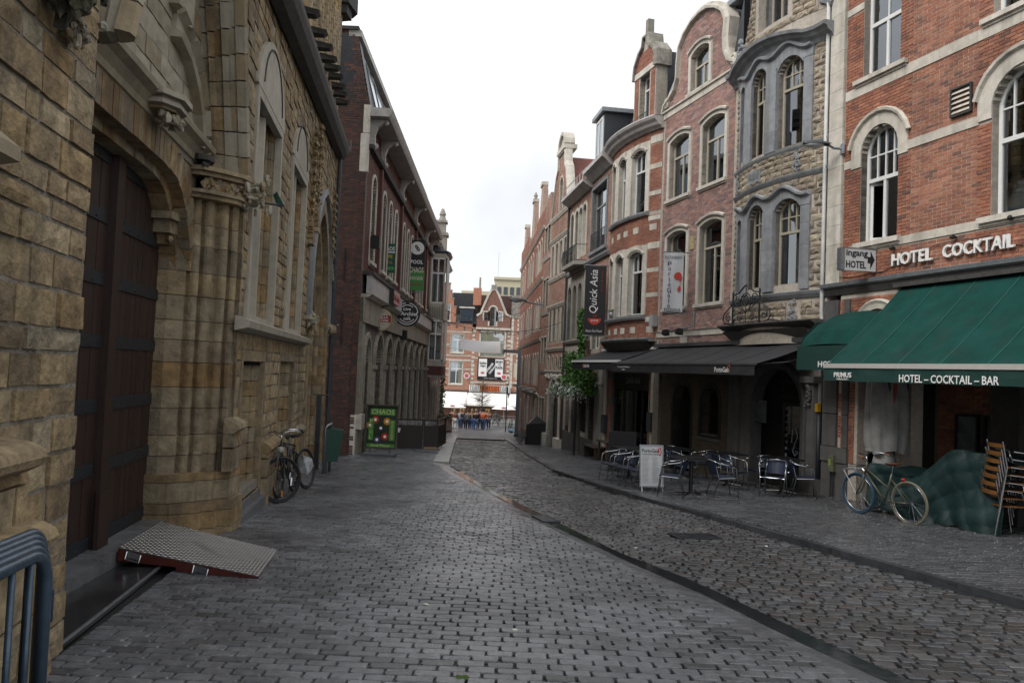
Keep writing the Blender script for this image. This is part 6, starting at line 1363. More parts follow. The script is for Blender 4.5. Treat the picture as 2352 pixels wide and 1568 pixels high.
# local frame of the side wall: x to the right as seen from the street head, facing the camera
angS = -TS.rotation_euler.z; ca_, sa_ = math.cos(angS), math.sin(angS)
dx, dy = (-5.90+4.72), 0.0
SF.location = (dx*ca_-dy*sa_, dx*sa_+dy*ca_, -zbT); SF.rotation_euler = (0, 0, angS)
_tw = to_world
def to_world(P, x, y, z):
    if P is SF: return (-5.90+x, 23.6+y, z)
    return _tw(P, x, y, z)
def wallS(P, *a, **k):
    o = wall(P, *a, **k); return o
ow = wall(SF, srg, [], -1.4, 12.1, MORTARD, 0, .25, .15, name='brick_backing')
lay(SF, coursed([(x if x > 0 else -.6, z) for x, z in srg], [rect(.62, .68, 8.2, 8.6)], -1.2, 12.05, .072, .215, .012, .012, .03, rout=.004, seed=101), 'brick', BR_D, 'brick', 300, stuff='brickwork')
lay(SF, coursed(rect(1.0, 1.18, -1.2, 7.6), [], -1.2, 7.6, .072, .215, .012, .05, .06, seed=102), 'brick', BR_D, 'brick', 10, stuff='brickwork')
for z0, z1, w in ((7.6, 8.8, .24), (8.81, 9.7, .18), (-1.2, .1, .14)):
    MB().box(1.2-w, 1.22, -.05, .1, z0, z1-.01).build('quoin', CHALK, SF)
for z in (2.2, 4.2): MB().box(.62, .66, -.03, 0, z, z+1.0).build('wall_anchor', IRON, SF)
MB().box(-3.5, .74, -.06, .4, 12.05, 12.16).build('coping', DARKST, SF)
# street front
STN_W = mat('tavern_stone', [(.29, .265, .215), (.34, .31, .25), (.23, .21, .17)], .85, 5, .35, .4, 40, streak=.45)
ws = [(x, x+.85, 5.0, 7.8, .42) for x in (1.1, 3.4, 5.0, 6.6, 9.2, 10.8, 12.4, 14.6, 16.2, 17.8, 20.2)]
gdoors = [(.9, 2.0, -1.6, 2.55, .8)]+[(x, x+1.75, -1.3, 2.75, 1.0) for x in (3.0, 5.5, 8.0, 10.5, 13.0, 15.6, 18.2, 20.6)]
hT = [hole(*w[:4], rise=w[4]) for w in ws]+[outline(*g_[:4], g_[4], point=True) for g_ in gdoors]
BR_T2 = mat('tavern_front_brick', [(.13, .05, .038), (.105, .04, .032), (.16, .065, .048)], .85, 12, .25, .3, 50, streak=.2)
wall(TS, rect(0, Lc, -3, 9.6), hT, -3, 9.6, MORTARD, 0, .3, .1)
lay(TS, coursed(rect(0.2, Lc, 4.55, 9.5), [hole(w[0]-.1, w[1]+.1, w[2], w[3]+.14, rise=w[4]+.1) for w in ws]+[rect(0, Lc, 8.35, 8.5)], 4.6, 9.45, .075, .22, .012, .012, .03, seed=103), 'brick', BR_T2, 'brick', 80, stuff='brickwork')
for w in ws: window(TS, *w[:4], rise=w[4], rec=.18, fw=.05, fm=CREAM, cols=1, trans=w[2]+1.7, sur=(.10, CHALK, .04), sill=(.1, .12, .12, CHALK))
for i in range(0, 11): MB().box(2.55+i*1.9-.12, 2.55+i*1.9+.12, -.12, .0, 4.6, 8.35).build('brick_pilaster', BR_T2, TS) if i % 3 == 0 else None
for g_ in gdoors:
    O = outline(*g_[:4], g_[4], point=True); b = MB(); b.ring(inset(O, -.14), O, -.10, .2); b.ring(O, inset(O, .08), .18, .28); dd = b.build('pub_doorway', STN_W, TS); MB().poly(inset(O, .06), .24, .25).build('pane', glass('dark_glass', (.08, .08, .09), .05), dd)
for i in range(9): x = 2.35+i*2.5; MB().box(x, x+.42, -.14, .0, -3, 1.5).build('stone_pier', STN_W, TS); MB().box(x-.05, x+.47, -.20, .0, 1.5, 1.64).build('pier_cap', STN_W, TS)
MB().box(0, .55, -.10, .3, -1.4, 3.7).build('stone_pier', STN_W, TS); MB().box(-.05, .5, -.22, .0, -.35, .1).build('pier_foot', CHALK, TS)
MB().box(0, Lc, -.14, .0, 2.95, 3.75).build('stone_frieze', STN_W, TS)
wp = plain('white_fascia', (.46, .45, .44), .6, ns=3, na=.25)
for i in range(9): MB().box(.15+i*2.45, .15+(i+1)*2.45-.02, -.30, -.14, 3.85, 4.42).build('fascia_panel', wp, TS)
MB().box(.1, Lc, -.36, .0, 4.42, 4.54).build('fascia_cap', DARKST, TS); b = MB(); b.sweep([(.1, 3.78), (Lc, 3.78)], [(-.06, 0), (-.06, -.2), (.05, -.34), (.05, 0)]); b.build('fascia_moulding', CHALK, TS)
b = MB(); b.sweep([(0, 8.42), (Lc, 8.42)], [(-.06, .0), (-.06, -.16), (.06, -.20), (.06, .0)]); b.build('string_course', DARKST, TS)
crn = plain('cornice_paint', (.40, .385, .36), .6, ns=4, na=.3)
b = MB(); b.sweep([(-.05, 9.45), (Lc, 9.45)], [(-.10, .0), (-.10, -.62), (-.02, -.68), (.10, -.74), (.16, -.70), (.18, 0)]); b.build('cornice', crn, TS)
def bracket(x):
    b = MB(); pr_ = [(0, 8.35), (-.14, 8.42), (-.18, 8.6), (-.16, 8.85), (-.24, 9.1), (-.42, 9.25), (-.58, 9.34), (0, 9.34)]
    n = len(pr_); b.add([(x-.09, y, z) for y, z in pr_]+[(x+.09, y, z) for y, z in pr_], [tuple(range(n)), tuple(range(2*n-1, n-1, -1))]+[(i, (i+1) % n, n+(i+1) % n, n+i) for i in range(n)])
    b.blob((x, -.17, 8.5), .11, (1, 1, 1), 8, .1); b.blob((x, -.5, 9.25), .08, (1, 1, 1), 8, .1); b.build('cornice_bracket', crn, TS)
for x in (.35, 2.6, 7.9, 13.3, 19.0, 22.2): bracket(x)
b = MB(); b.add([(0, .05, 9.6), (Lc, .05, 9.6), (Lc, .55, 11.9), (0, .55, 11.9), (0, 5, 12.2), (Lc, 5, 12.2)], [(0, 1, 2, 3), (3, 2, 5, 4), (0, 3, 4)]); b.build('mansard_roof', SLATE, TS)
b = MB(); b.add([(.02, -.04, 9.62), (.6, -.04, 9.62), (.6, .44, 11.8), (.02, .44, 11.8)], [(0, 1, 2, 3)]); b.build('roof_slates', LEAD, TS)
MB().box(0, Lc, .35, .75, 11.85, 12.05).build('roof_ridge_trim', crn, TS)
for x in (1.0, 2.6, 5.5, 9.0): 
    b = MB(); b.add([(x, .0, 9.9), (x+1.1, .0, 9.9), (x+1.1, .44, 11.6), (x, .44, 11.6), (x+1.1, .5, 9.9), (x, .5, 9.9)], [(0, 1, 2, 3), (1, 4, 2), (0, 3, 5)]); dd = b.build('roof_window', ZINC, TS); MB().add([(x+.08, -.02, 10.0), (x+1.02, -.02, 10.0), (x+1.02, .40, 11.5), (x+.08, .40, 11.5)], [(0, 1, 2, 3)]).build('pane', plain('skylight_glass', (.25, .32, .38), .08), dd)
b = MB(); b.add([(.25, .3, -3), (.25, 8, -3), (.25, 8, 12), (.25, .5, 12), (Lc, .3, -3), (Lc, 8, -3), (Lc, 8, 12), (Lc, .5, 12)], [(0, 1, 2, 3), (4, 5, 6, 7), (1, 5, 6, 2)]); b.build('party_wall', MORTARD, TS)
# hanging signs (each its own thing, on brackets)
def xf(y): return -4.72-(y-23.6)*.0185
def hang(name, label, cat, px0, w, y, z): return thing(name, label, cat, (px0, y, z), 0)
DG = plain('dark_green_sign', (.005, .075, .045), .5); YEL = plain('yellow_print', (.50, .42, .03), .6); LG = plain('light_green_print', (.12, .45, .10), .6); OR = plain('orange_print', (.45, .20, .02), .6)
s1 = hang('green_pub_sign', 'dark green hanging sign reading CHAOS CAFE POOL SNOOKER', 'sign', -4.83, .5, 28.8, 5.68); s1.scale = (1.2, 1, 1)
MB().box(-.26, .26, 0, .05, -.55, .55).build('board', DG, s1); text('CHAOS', .46, .16, WHITE, s1, 0, .36, -.005, .003, bold=.02); MB().box(-.24, .24, -.006, -.001, .20, .25).build('white_rule', WHITE, s1)
text('CAFE', .34, .13, YEL, s1, 0, .06, -.005, .003, bold=.02); text('POOL', .38, .11, OR, s1, 0, -.16, -.005, .003, bold=.02); text('SNOOKER', .46, .12, LG, s1, 0, -.38, -.005, .003, bold=.02)
MB().tube([(-.2, .02, .5), (-.35, .02, .5)], .02, 5).build('bracket', IRON, s1)
s2 = hang('pool_banner', 'long black and green hanging sign reading POOL CHAOS SNOOKER with an eight ball', 'banner', -4.68, .75, 36.4, 6.47)
MB().box(-.38, .38, 0, .03, -.22, 1.2).build('cloth', BLACK, s2); MB().box(-.38, .38, .0, .03, -1.2, -.22).build('green_cloth', plain('leaf_green_cloth', (.06, .24, .06), .6), s2)
b = MB(); b.poly([(.0+.33*math.cos(q), .82+.31*math.sin(q)) for q in [i*2*math.pi/24 for i in range(24)]], -.008, -.002); b.build('eight_ball', WHITE, s2); text('8', .16, .34, BLACK, s2, 0, .82, -.012, .002, bold=.03, rot=.6)
text('POOL', .6, .19, WHITE, s2, 0, .16, -.006, .003, bold=.03); text('CHAOS', .68, .27, plain('cream_print', (.65, .6, .5), .6), s2, 0, -.22, -.006, .003, bold=.02); text('SNOOKER', .66, .17, plain('cream_print', (.65, .6, .5)), s2, 0, -.62, -.006, .003, bold=.02); text('3de VERDIEP', .6, .09, plain('red_print', (.45, .02, .015)), s2, 0, -.90, -.006, .003)
for z in (1.27, -1.27): MB().tube([(-.6, .02, z), (.4, .02, z)], .02, 5).build('banner_rod', STEEL, s2)
s3 = hang('oval_beer_sign', 'cream oval beer sign reading STELLA ARTOIS over the pub door', 'sign', -4.58, .5, 26.9, 3.24); s3.scale = (1.2, 1, 1.15)
def ell(a, c, n=28): return [(a*math.cos(2*math.pi*i/n), c*math.sin(2*math.pi*i/n)) for i in range(n)]
GOLD = plain('dull_gold', (.32, .25, .10), .45); CRM = plain('cream_sign', (.48, .45, .38), .5); DR = plain('deep_red_sign', (.25, .015, .012), .5)
MB().poly(ell(.28, .34), 0, .08).build('sign_board', GOLD, s3); MB().poly(ell(.255, .315), -.006, -.001).build('cream_oval', CRM, s3); MB().ring(ell(.22, .275), ell(.205, .26), -.010, -.006).build('oval_line', GOLD, s3); MB().poly([(-.25, -.08), (.25, -.08), (.25, .13), (-.25, .13)], -.014, -.007).build('red_band', DR, s3)
text('STELLA', .34, .075, WHITE, s3, 0, .075, -.016, .003, bold=.02); text('ARTOIS', .36, .07, WHITE, s3, 0, -.025, -.016, .003, bold=.02); text('LEUVEN', .16, .03, DR, s3, 0, -.15, -.010, .002); text('1366', .1, .03, DR, s3, 0, .22, -.012, .002)
MB().tube([(-.45, .04, .42), (.3, .04, .42)], .018, 5).build('bracket', IRON, s3); MB().tube([(0, .04, .34), (0, .04, .42)], .012, 4).build('hanger', IRON, s3)
s4 = hang('round_cafe_sign', 'round black sign reading Live Archief cafe', 'sign', -4.34, .5, 31.4, 3.80)
MB().poly(ell(.53, .53, 40), 0, .10).build('sign_board', BLACK, s4); b = MB()
for r, segs in ((.46, ((100, 175), (5, 80), (188, 352))), (.37, ((50, 130), (215, 325)))):
    for a0, a1 in segs: b.ring(arc(0, 0, r, a0, a1, 12), arc(0, 0, r-.03, a0, a1, 12), -.008, -.002, closed=False)
b.build('white_ring', WHITE, s4); text('Live', .3, .12, WHITE, s4, 0, .19, -.005, .003, bold=.02); text("'t Archief", .88, .17, WHITE, s4, 0, .0, -.005, .003, bold=.02); text('café', .30, .13, WHITE, s4, 0, -.20, -.005, .003, bold=.02)
MB().tube([(-.7, .05, 0), (-.5, .05, 0)], .03, 5).build('bracket', IRON, s4)
s5 = thing('red_beer_sign', 'small red and white box sign on the white fascia behind the oval sign', 'sign', to_world(TS, 5.0, -.42, 4.15), TS.rotation_euler.z); MB().box(-.9, .9, -.03, .08, -.24, .24).build('sign_box', plain('pink_sign', (.48, .26, .24), .5), s5); MB().box(-.95, -.9, -.05, .1, -.28, .28).build('sign_end', BLACK, s5); text('Stella Artois', 1.5, .24, DR, s5, 0, 0, -.035, .003, bold=.01)
for k, (y, z, lb) in enumerate(((24.6, 5.6, 'black box lamp on the tavern front above the fascia'), (33.2, 3.0, 'dark green box speaker hung under the round cafe sign'))):
    t = thing('box_lamp', lb, 'lamp', (xf(y)+.2, y, z)); MB().box(-.14, .14, 0, .25, -.2, .2).build('housing', BLACK, t); MB().tube([(0, .1, .2), (-.2, .1, .35)], .015, 4).build('bracket', IRON, t)
# bay fronted house beyond
BH = facade('bay_window_house', 'dark brick house with tall cream two storey bay window', 'house', (-5.14, 46.4), (-5.45, 60))
Lb = math.dist((-5.14, 46.4), (-5.45, 60))
wall(BH, rect(0, Lb, -3.5, 9.2), [outline(x, x+1.2, -3.2, .6, .8, point=True) for x in (.4, 2.2, 4.2, 6.4, 8.6)]+[rect(x, x+1, z, z+2.2) for x in (4.5, 7, 9.5) for z in (2.6, 6.0)], -3.5, 9.2, BR_T2, 0, .3, .1)
for x in (.4, 2.2, 4.2, 6.4, 8.6): O = outline(x, x+1.2, -3.2, .6, .8, point=True); dd = MB().ring(inset(O, -.16), inset(O, .06), -.06, .2).build('arched_doorway', STN_W, BH); MB().poly(inset(O, .05), .15, .16).build('pane', glass('dark_glass', (.08, .08, .09), .05), dd)
for x in (4.5, 7, 9.5):
    for z in (2.6, 6.0): window(BH, x, x+1, z, z+2.2, cols=2, trans=z+1.5, sur=(.12, CHALK, .04))
bay = [(.1, 0), (.1, -.92), (.5, -1.02), (2.6, -1.02), (3.0, -.92), (3.0, 0)]
crb = mat('bay_cream_paint', (.46, .43, .37), .6, 5, .2, .05, streak=.3)
bo = MB(); 
for z0, z1 in ((1.75, 2.05), (4.55, 5.55), (8.35, 8.6)): bo.plan(bay, z0, z1)
for (x, y) in bay[1:5]+[(.1, -.08), (3.0, -.08)]: bo.box(x-.07 if x > 2 else x, x if x > 2 else x+.07, y, y+.09, 2.05, 8.35)
bo.box(.1, .17, -.92, .02, 2.05, 2.12); bo = bo.build('bay_frame', crb, BH)
for z0, z1 in ((2.05, 4.55), (5.55, 8.35)):
    b = MB()
    for y in (-.88, -.5, -.12): b.box(.11, .17, y-.035, y+.035, z0, z1)
    b.box(.11, .17, -.9, -.05, z0, z0+.1); b.box(.11, .17, -.9, -.05, z1-.1, z1); zt_ = z0+(z1-z0)*.66; b.box(.10, .17, -.9, -.05, zt_-.05, zt_+.05)
    for x in (.6, 1.2, 1.8, 2.4): b.box(x, x+.06, -1.02, -.95, z0, z1)
    b.build('bay_window', UPVC, bo)
    MB().box(.13, .14, -.9, -.05, z0, z1).build('pane', G, bo); MB().box(.2, 2.9, -.98, -.97, z0, z1).build('pane', G, bo)
    MB().add([(.3, -.9, z0), (.3, -.05, z0), (.3, -.05, z1-.8), (.3, -.9, z1-.8)], [(0, 1, 2, 3)]).build('curtain', CURT, bo)
b = MB(); b.plan([(x, y-.12 if y else y) for x, y in bay], 8.6, 8.72); b.add([(-.02, .1, 8.72), (-.02, -1.1, 8.72), (.5, -1.2, 8.72), (2.6, -1.2, 8.72), (3.1, -1.1, 8.72), (3.1, .1, 8.72), (.6, .1, 9.3), (2.4, .1, 9.3)], [(0, 1, 6), (1, 2, 6), (2, 3, 7, 6), (3, 4, 7), (4, 5, 7)]); b.build('bay_roof', LEAD, BH)
MB().plan(bay, 1.2, 1.75).build('bay_apron', BR_T2, BH); MB().plan([(x, y-.06 if y else y) for x, y in bay], 1.08, 1.2).build('bay_ledge', STU, BH)
b = MB()
for i in range(6): b.box(.02, .1, -.85+i*.14, -.78+i*.14, 4.75, 5.35)
b.build('carved_panel', STU, BH)
b = MB(); b.sweep([(0, 9.2), (Lb, 9.2)], [(-.10, 0), (-.10, -.4), (.10, -.6), (.14, 0)]); b.build('cornice', crn, BH)
b = MB(); b.add([(0, .0, 9.3), (Lb, .0, 9.3), (Lb, 2.5, 12.3), (0, 2.5, 12.3), (0, 5, 9.3), (Lb, 5, 9.3)], [(0, 1, 2, 3), (3, 2, 5, 4), (0, 3, 4), (1, 5, 2)]); b.build('roof', RTILE, BH)
b = MB(); x = 5.2; b.box(x, x+.9, -.55, .2, 9.3, 10.6); b.box(x-.1, x+1, -.65, .3, 10.6, 10.8); b.box(x+.1, x+.8, -.45, .1, 10.8, 11.5); b.box(x, x+.9, -.55, .2, 11.5, 11.65); b.lathe([(.28, 11.65), (.18, 12.0), (.24, 12.1), (.08, 12.5)], (x+.45, -.2), 8); b.build('gable_finial', STU, BH)
b = MB(); b.add([(Lb, .3, -3.5), (Lb, 8, -3.5), (Lb, 8, 9), (Lb, .3, 9), (0, .3, -3.5), (0, 8, -3.5), (0, 8, 9), (0, .3, 9)], [(0, 1, 2, 3), (4, 5, 6, 7)]); b.build('party_wall', MORTARD, BH)
iv = thing('ivy_column', 'dark green ivy growing up the end corner of the bay window house', 'ivy', (-5.62, 60.6, gz(60)), 0); leaves(900, lambda r: (.25+r.gauss(0, .12), r.gauss(0, .2), 1.2+r.random()*4.4), .09, mat('ivy_leaf', [(.03, .07, .015), (.05, .10, .02)], .6, 6, .3, 0), 'foliage', iv, 9); MB().tube([(.2, 0, 0), (.2, 0, 5)], .03, 5).build('stem', plain('vine_stem', (.08, .06, .04)), iv)
# ================================================================ houses across the far square
EY = 86
def efac(nm, lb, x0, x1): 
    t = thing(nm, lb, 'house', (-10+x0, EY, -3.70), 0, zb=-3.70); XB[t.name] = x0; return t
bt = mat('end_brick', (.42, .19, .12), .85, 3, .2, .1, streak=.1)
def erow(T, x0, x1, z0, z1, holes, seed, bands=()):
    wall(T, rect(x0, x1, z0, z1), holes, z0, z1, MORTAR, 0, .3, .2)
    lay(T, coursed(rect(x0, x1, z0, z1), [inset(h_, -.08) for h_ in holes]+[rect(x0, x1, a, a+.14) for a in bands], z0, z1, .12, .34, .022, .012, .03, seed=seed), 'brick', mat('end_brick_piece', [(.42, .19, .12), (.36, .155, .10), (.46, .235, .155)], .85, 3, .2, .1, 40), 'brick', 10, stuff='brickwork')
    for a in bands:
        for s0, s1 in cut(rect(x0, x1, a, a+.2), holes, a+.07): MB().box(s0, s1, -.03, .02, a+.01, a+.13).build('band_stone', CHALK, T)
E1 = efac('banded_brick_house', 'orange brick house with pale bands and dark tiled roof across the square', 0, 5.8)
eh = [rect(3.15, 4.6, 3.5, 5.6), rect(3.15, 4.6, .0, 2.5), rect(2.0, 3.0, 7.0, 8.9)]
erow(E1, -2, 5.5, -3.7, 6.8, eh, 111, (.9, 2.6, 3.1, 4.3, 5.75, 1.6)); 
sg_ = [(1.4, 6.8), (3.6, 6.8), (3.6, 8.6), (3.3, 8.6), (3.3, 9.5), (3.05, 9.5), (3.05, 10.4), (2.85, 10.4), (2.85, 11.2), (2.1, 11.2), (2.1, 10.4), (1.4, 10.4)]
wall(E1, sg_, [rect(2.0, 2.95, 7.0, 8.9)], 6.8, 11.2, mat('end_brick', (.42, .16, .09)), 0, .4, .2, name='step_gable'); b = MB()
for x0, x1, z in ((3.25, 3.65, 8.6), (3.0, 3.35, 9.5), (2.8, 3.1, 10.4), (2.05, 2.9, 11.2)): b.box(x0, x1, -.05, .4, z, z+.12)
b.build('gable_coping', STU, E1)
for (x0, x1, z0, z1) in ((3.15, 4.6, 3.5, 5.6), (3.15, 4.6, .0, 2.5), (2.0, 2.95, 7.0, 8.9)): window(E1, x0, x1, z0, z1, rec=.15, fw=.08, cols=2, trans=z0+(z1-z0)*.68, bars=(4, 2), sur=(.05, CHALK, .03), sill=(.1, .1, .1, CHALK))
b = MB(); b.add([(-2, -.1, 6.8), (5.9, -.1, 6.8), (5.9, 4, 10.6), (-2, 4, 10.6), (-2, 8, 6.8), (5.9, 8, 6.8)], [(0, 1, 2, 3), (3, 2, 5, 4), (0, 3, 4), (1, 5, 2)]); b.build('roof', BTILE, E1)
b = MB()
for i in range(18):
    for j in range(16): x = 2.95+i*.17; t = .30+j*.044; b.box(x, x+.15, -.1+4.1*t-.05, -.1+4.1*t+.02, 6.8+3.8*t, 6.8+3.8*t+.13)
b.build('tilework', BTILE, E1, kind='stuff')
dw_ = MB(); dw_.box(4.05, 5.55, -.1, 1.5, 7.0, 8.55); dw_ = dw_.build('dormer', SLATE, E1); MB().box(3.95, 5.65, -.2, 1.6, 8.5, 8.65).build('dormer_roof', CHALK, dw_); MB().box(4.15, 5.45, -.12, -.11, 7.1, 8.4).build('pane', plain('dormer_glass', (.04, .055, .07), .1), dw_)
MB().box(5.4, 6.3, 1.0, 1.8, 9.0, 10.95).build('chimney', mat('end_brick', (.42, .16, .09)), E1); MB().lathe([(.12, 10.95), (.1, 12.2)], (6.1, 1.4), 6).build('chimney_pot', STU, E1); b = MB(); b.box(-2, 5.5, -.1, .0, -.95, -.7); b.build('shop_lintel', DARKST, E1); MB().box(-2, 5.5, .6, .7, -3.7, -.9).build('shop_backing', DARKIN, E1)
E2 = efac('gabled_bar', 'brick and stone bar with steep pointed gable and a poster board, across the square', 5.8, 9.8)
eh2 = [rect(6.5, 9.15, 3.2, 5.9)]
erow(E2, 5.52, 9.85, -3.7, 6.3, eh2, 112, (.2, 2.9, 4.4))
pg_ = [(5.95, 6.3), (9.75, 6.3), (9.75, 7.7), (9.2, 8.0), (8.3, 10.1), (7.95, 10.7), (7.55, 10.7), (7.2, 10.1), (6.4, 8.0), (5.95, 7.7)]
gwn = [(7.38, 8.12, 6.6, 8.8, .36), (6.75, 7.22, 7.15, 8.15, 0), (8.28, 8.75, 7.15, 8.15, 0)]
wall(E2, pg_, [hole(*w[:4], rise=w[4]) for w in gwn], 6.3, 10.7, mat('old_mixed_brick', (.24, .12, .09), .9, 6, .5, .3), 0, .4, .15, name='gable_wall')
for w in gwn: window(E2, *w[:4], rise=w[4], rec=.15, fw=.05, fm=STU, cols=1, sur=(.16, CHALK, .04))
b = MB(); b.sweep(pg_[2:], [(-.16, .4), (-.16, -.05), (.08, -.08), (.08, .4)]); b.build('gable_coping', CHALK, E2); MB().box(7.45, 8.05, -.08, .4, 10.7, 11.25).build('gable_cap', STU, E2)
window(E2, 6.5, 9.15, 3.2, 5.9, rec=.15, fw=.08, fm=BLUEST, cols=3, trans=4.9, bars=(4, 1), sur=(.18, CHALK, .05)); MB().box(5.9, 9.8, -.25, 0, 6.2, 6.42).build('cornice', CHALK, E2)
for x in (5.55, 9.5):
    for k in range(14): MB().box(x, x+(.38 if k % 2 else .28), -.04, .02, -.4+k*.48, -.4+k*.48+.24).build('quoin', CHALK, E2)
b = MB(); b.add([(5.6, .4, 6.5), (9.9, .4, 6.5), (9.9, 3.5, 10.4), (5.6, 3.5, 10.4), (5.6, 8, 6.5), (9.9, 8, 6.5)], [(0, 1, 2, 3), (3, 2, 5, 4), (0, 3, 4), (1, 5, 2)]); b.build('roof', BROWNT, E2)
b = MB()
for i in range(25):
    for j in range(18): x = 5.65+i*.17; t = .28+j*.04; b.box(x, x+.15, .4+3.1*t-.05, .4+3.1*t+.02, 6.5+3.9*t, 6.5+3.9*t+.12)
b.build('tilework', BROWNT, E2, kind='stuff'); MB().box(5.6, 9.9, .6, .7, -3.7, -.6).build('bar_backing', DARKIN, E2)
pb = thing('poster_board', 'wide black and white poster board on the gabled bar reading SPORT PLAZA', 'sign', (-2.25, EY-.1, 1.9)); MB().box(-1.47, 1.47, -.05, .05, -1.35, 1.15).build('board', BLACK, pb); MB().box(-1.36, -.45, -.07, -.05, -.95, 1.02).build('poster', WHITE, pb); MB().box(.48, 1.38, -.07, -.05, -.95, 1.02).build('poster', WHITE, pb)
text('Student', .75, .26, BLACK, pb, -.9, .55, -.08, .01, bold=.02); text('Night', .6, .26, BLACK, pb, -.88, .2, -.08, .01, bold=.02); text('SPORT', .8, .28, BLACK, pb, .93, .72, -.08, .01, bold=.03); text('CAFE', .4, .12, BLACK, pb, .93, .42, -.08, .01); text('PLAZA', .8, .3, BLACK, pb, .93, .1, -.08, .01, bold=.03); text('STERKER', 1.2, .24, WHITE, pb, -.1, .1, -.08, .01, bold=.03, rot=.95); text('DESDAG', 1.1, .22, WHITE, pb, .18, -.15, -.08, .01, bold=.03, rot=.95); text('www.plaza1.be', 1.5, .12, WHITE, pb, 0, -1.15, -.07, .01)
for x in (-.9, .93): MB().poly([(x+.22*math.cos(q*.5), -.55+.13*math.sin(q*.5)) for q in range(13)], -.09, -.07).build('red_badge', plain('badge_red', (.45, .1, .1), .6), pb)
for x, lb in ((-4.9, 'round red and white brewery disc at the street-lamp-free side of the poster board'), (-.75, 'round red and white brewery disc beside the gantry, by the poster board')):
    t = thing('round_sign', lb, 'sign', (x, EY-.3, .95)); MB().poly(ell(.33, .33, 20), 0, .1).build('disc', WHITE, t); MB().poly(ell(.25, .25, 20), -.01, -.002).build('badge', plain('badge_red', (.45, .1, .1)), t); MB().tube([(0, .05, 0), (0, .35, 0)], .03, 5).build('bracket', IRON, t)
zf_ = thing('zebra_fascia', 'zebra striped and orange painted sign band over the white awnings', 'sign', (-2.25, EY-.35, -.4)); MB().box(-2.3, 2.3, 0, .1, -.38, .38).build('band', WHITE, zf_); MB().box(-1.1, 1.1, -.02, 0, -.34, .34).build('orange_panel', plain('orange_panel', (.55, .12, .02), .6), zf_)
b = MB()
for i in range(26): x = -2.2+i*.175; b.tube([(x, -.03, -.36), (x+.08+.05*math.sin(i), -.03, 0), (x+.02*math.cos(i*2), -.03, .36)], .028, 4)
b.build('zebra_stripe', BLACK, zf_)
E3 = efac('quoined_house', 'narrow brick house with heavy white quoins beside the gantry', 9.8, 12); erow(E3, 9.87, 14, -3.7, 7.6, [rect(10.4, 10.9, 1.0, 2.6)], 113, (.3, 3.5)); 
for k in range(16): MB().box(9.88, 10.15, -.05, .02, -.3+k*.5, -.3+k*.5+.46).build('quoin', CHALK, E3); MB().box(10.55, 10.8 if k % 2 else 11.0, -.05, .02, -.3+k*.5, -.3+k*.5+.3).build('quoin', CHALK, E3)
b = MB(); b.add([(9.8, -.1, 7.6), (14, -.1, 7.6), (14, 3.5, 10.5), (9.8, 3.5, 10.5), (9.8, 8, 7.6), (14, 8, 7.6)], [(0, 1, 2, 3), (3, 2, 5, 4), (0, 3, 4)]); b.build('roof', mat('lichened_tile', (.16, .14, .12), .8, 4, .8, .3), E3); MB().box(9.8, 14, .6, .7, -3.7, -.6).build('shop_backing', DARKIN, E3)
TWR = thing('cream_office_tower', 'cream concrete office tower rising behind the far roofs', 'office building', (1.2, 150, -3.7)); TB = plain('cream_render', (.52, .47, .33), .8)
MB().box(-5.0, 6, 0, 12, 0, 23.2).build('wall', TB, TWR); MB().box(-11.6, -5, 2, 12, 0, 21.0).build('low_wing', TB, TWR); MB().box(-5.2, 6, -.3, 12, 23.2, 23.7).build('parapet', TB, TWR)
for i in range(9):
    for z in (18.0, 20.3): MB().box(-4.5+i*1.25, -3.7+i*1.25, -.1, .05, z, z+1.5).build('window', plain('tower_glass', (.06, .07, .08), .2), TWR)
for i in range(6): MB().box(-11.0+i*1.0, -10.4+i*1.0, 1.9, 2.0, 17.6, 19.6).build('window', plain('tower_glass', (.06, .07, .08)), TWR)
MB().tube([(-4.5, 3, 21), (-4.5, 3, 29)], .025, 4).build('aerial', STEEL, TWR)
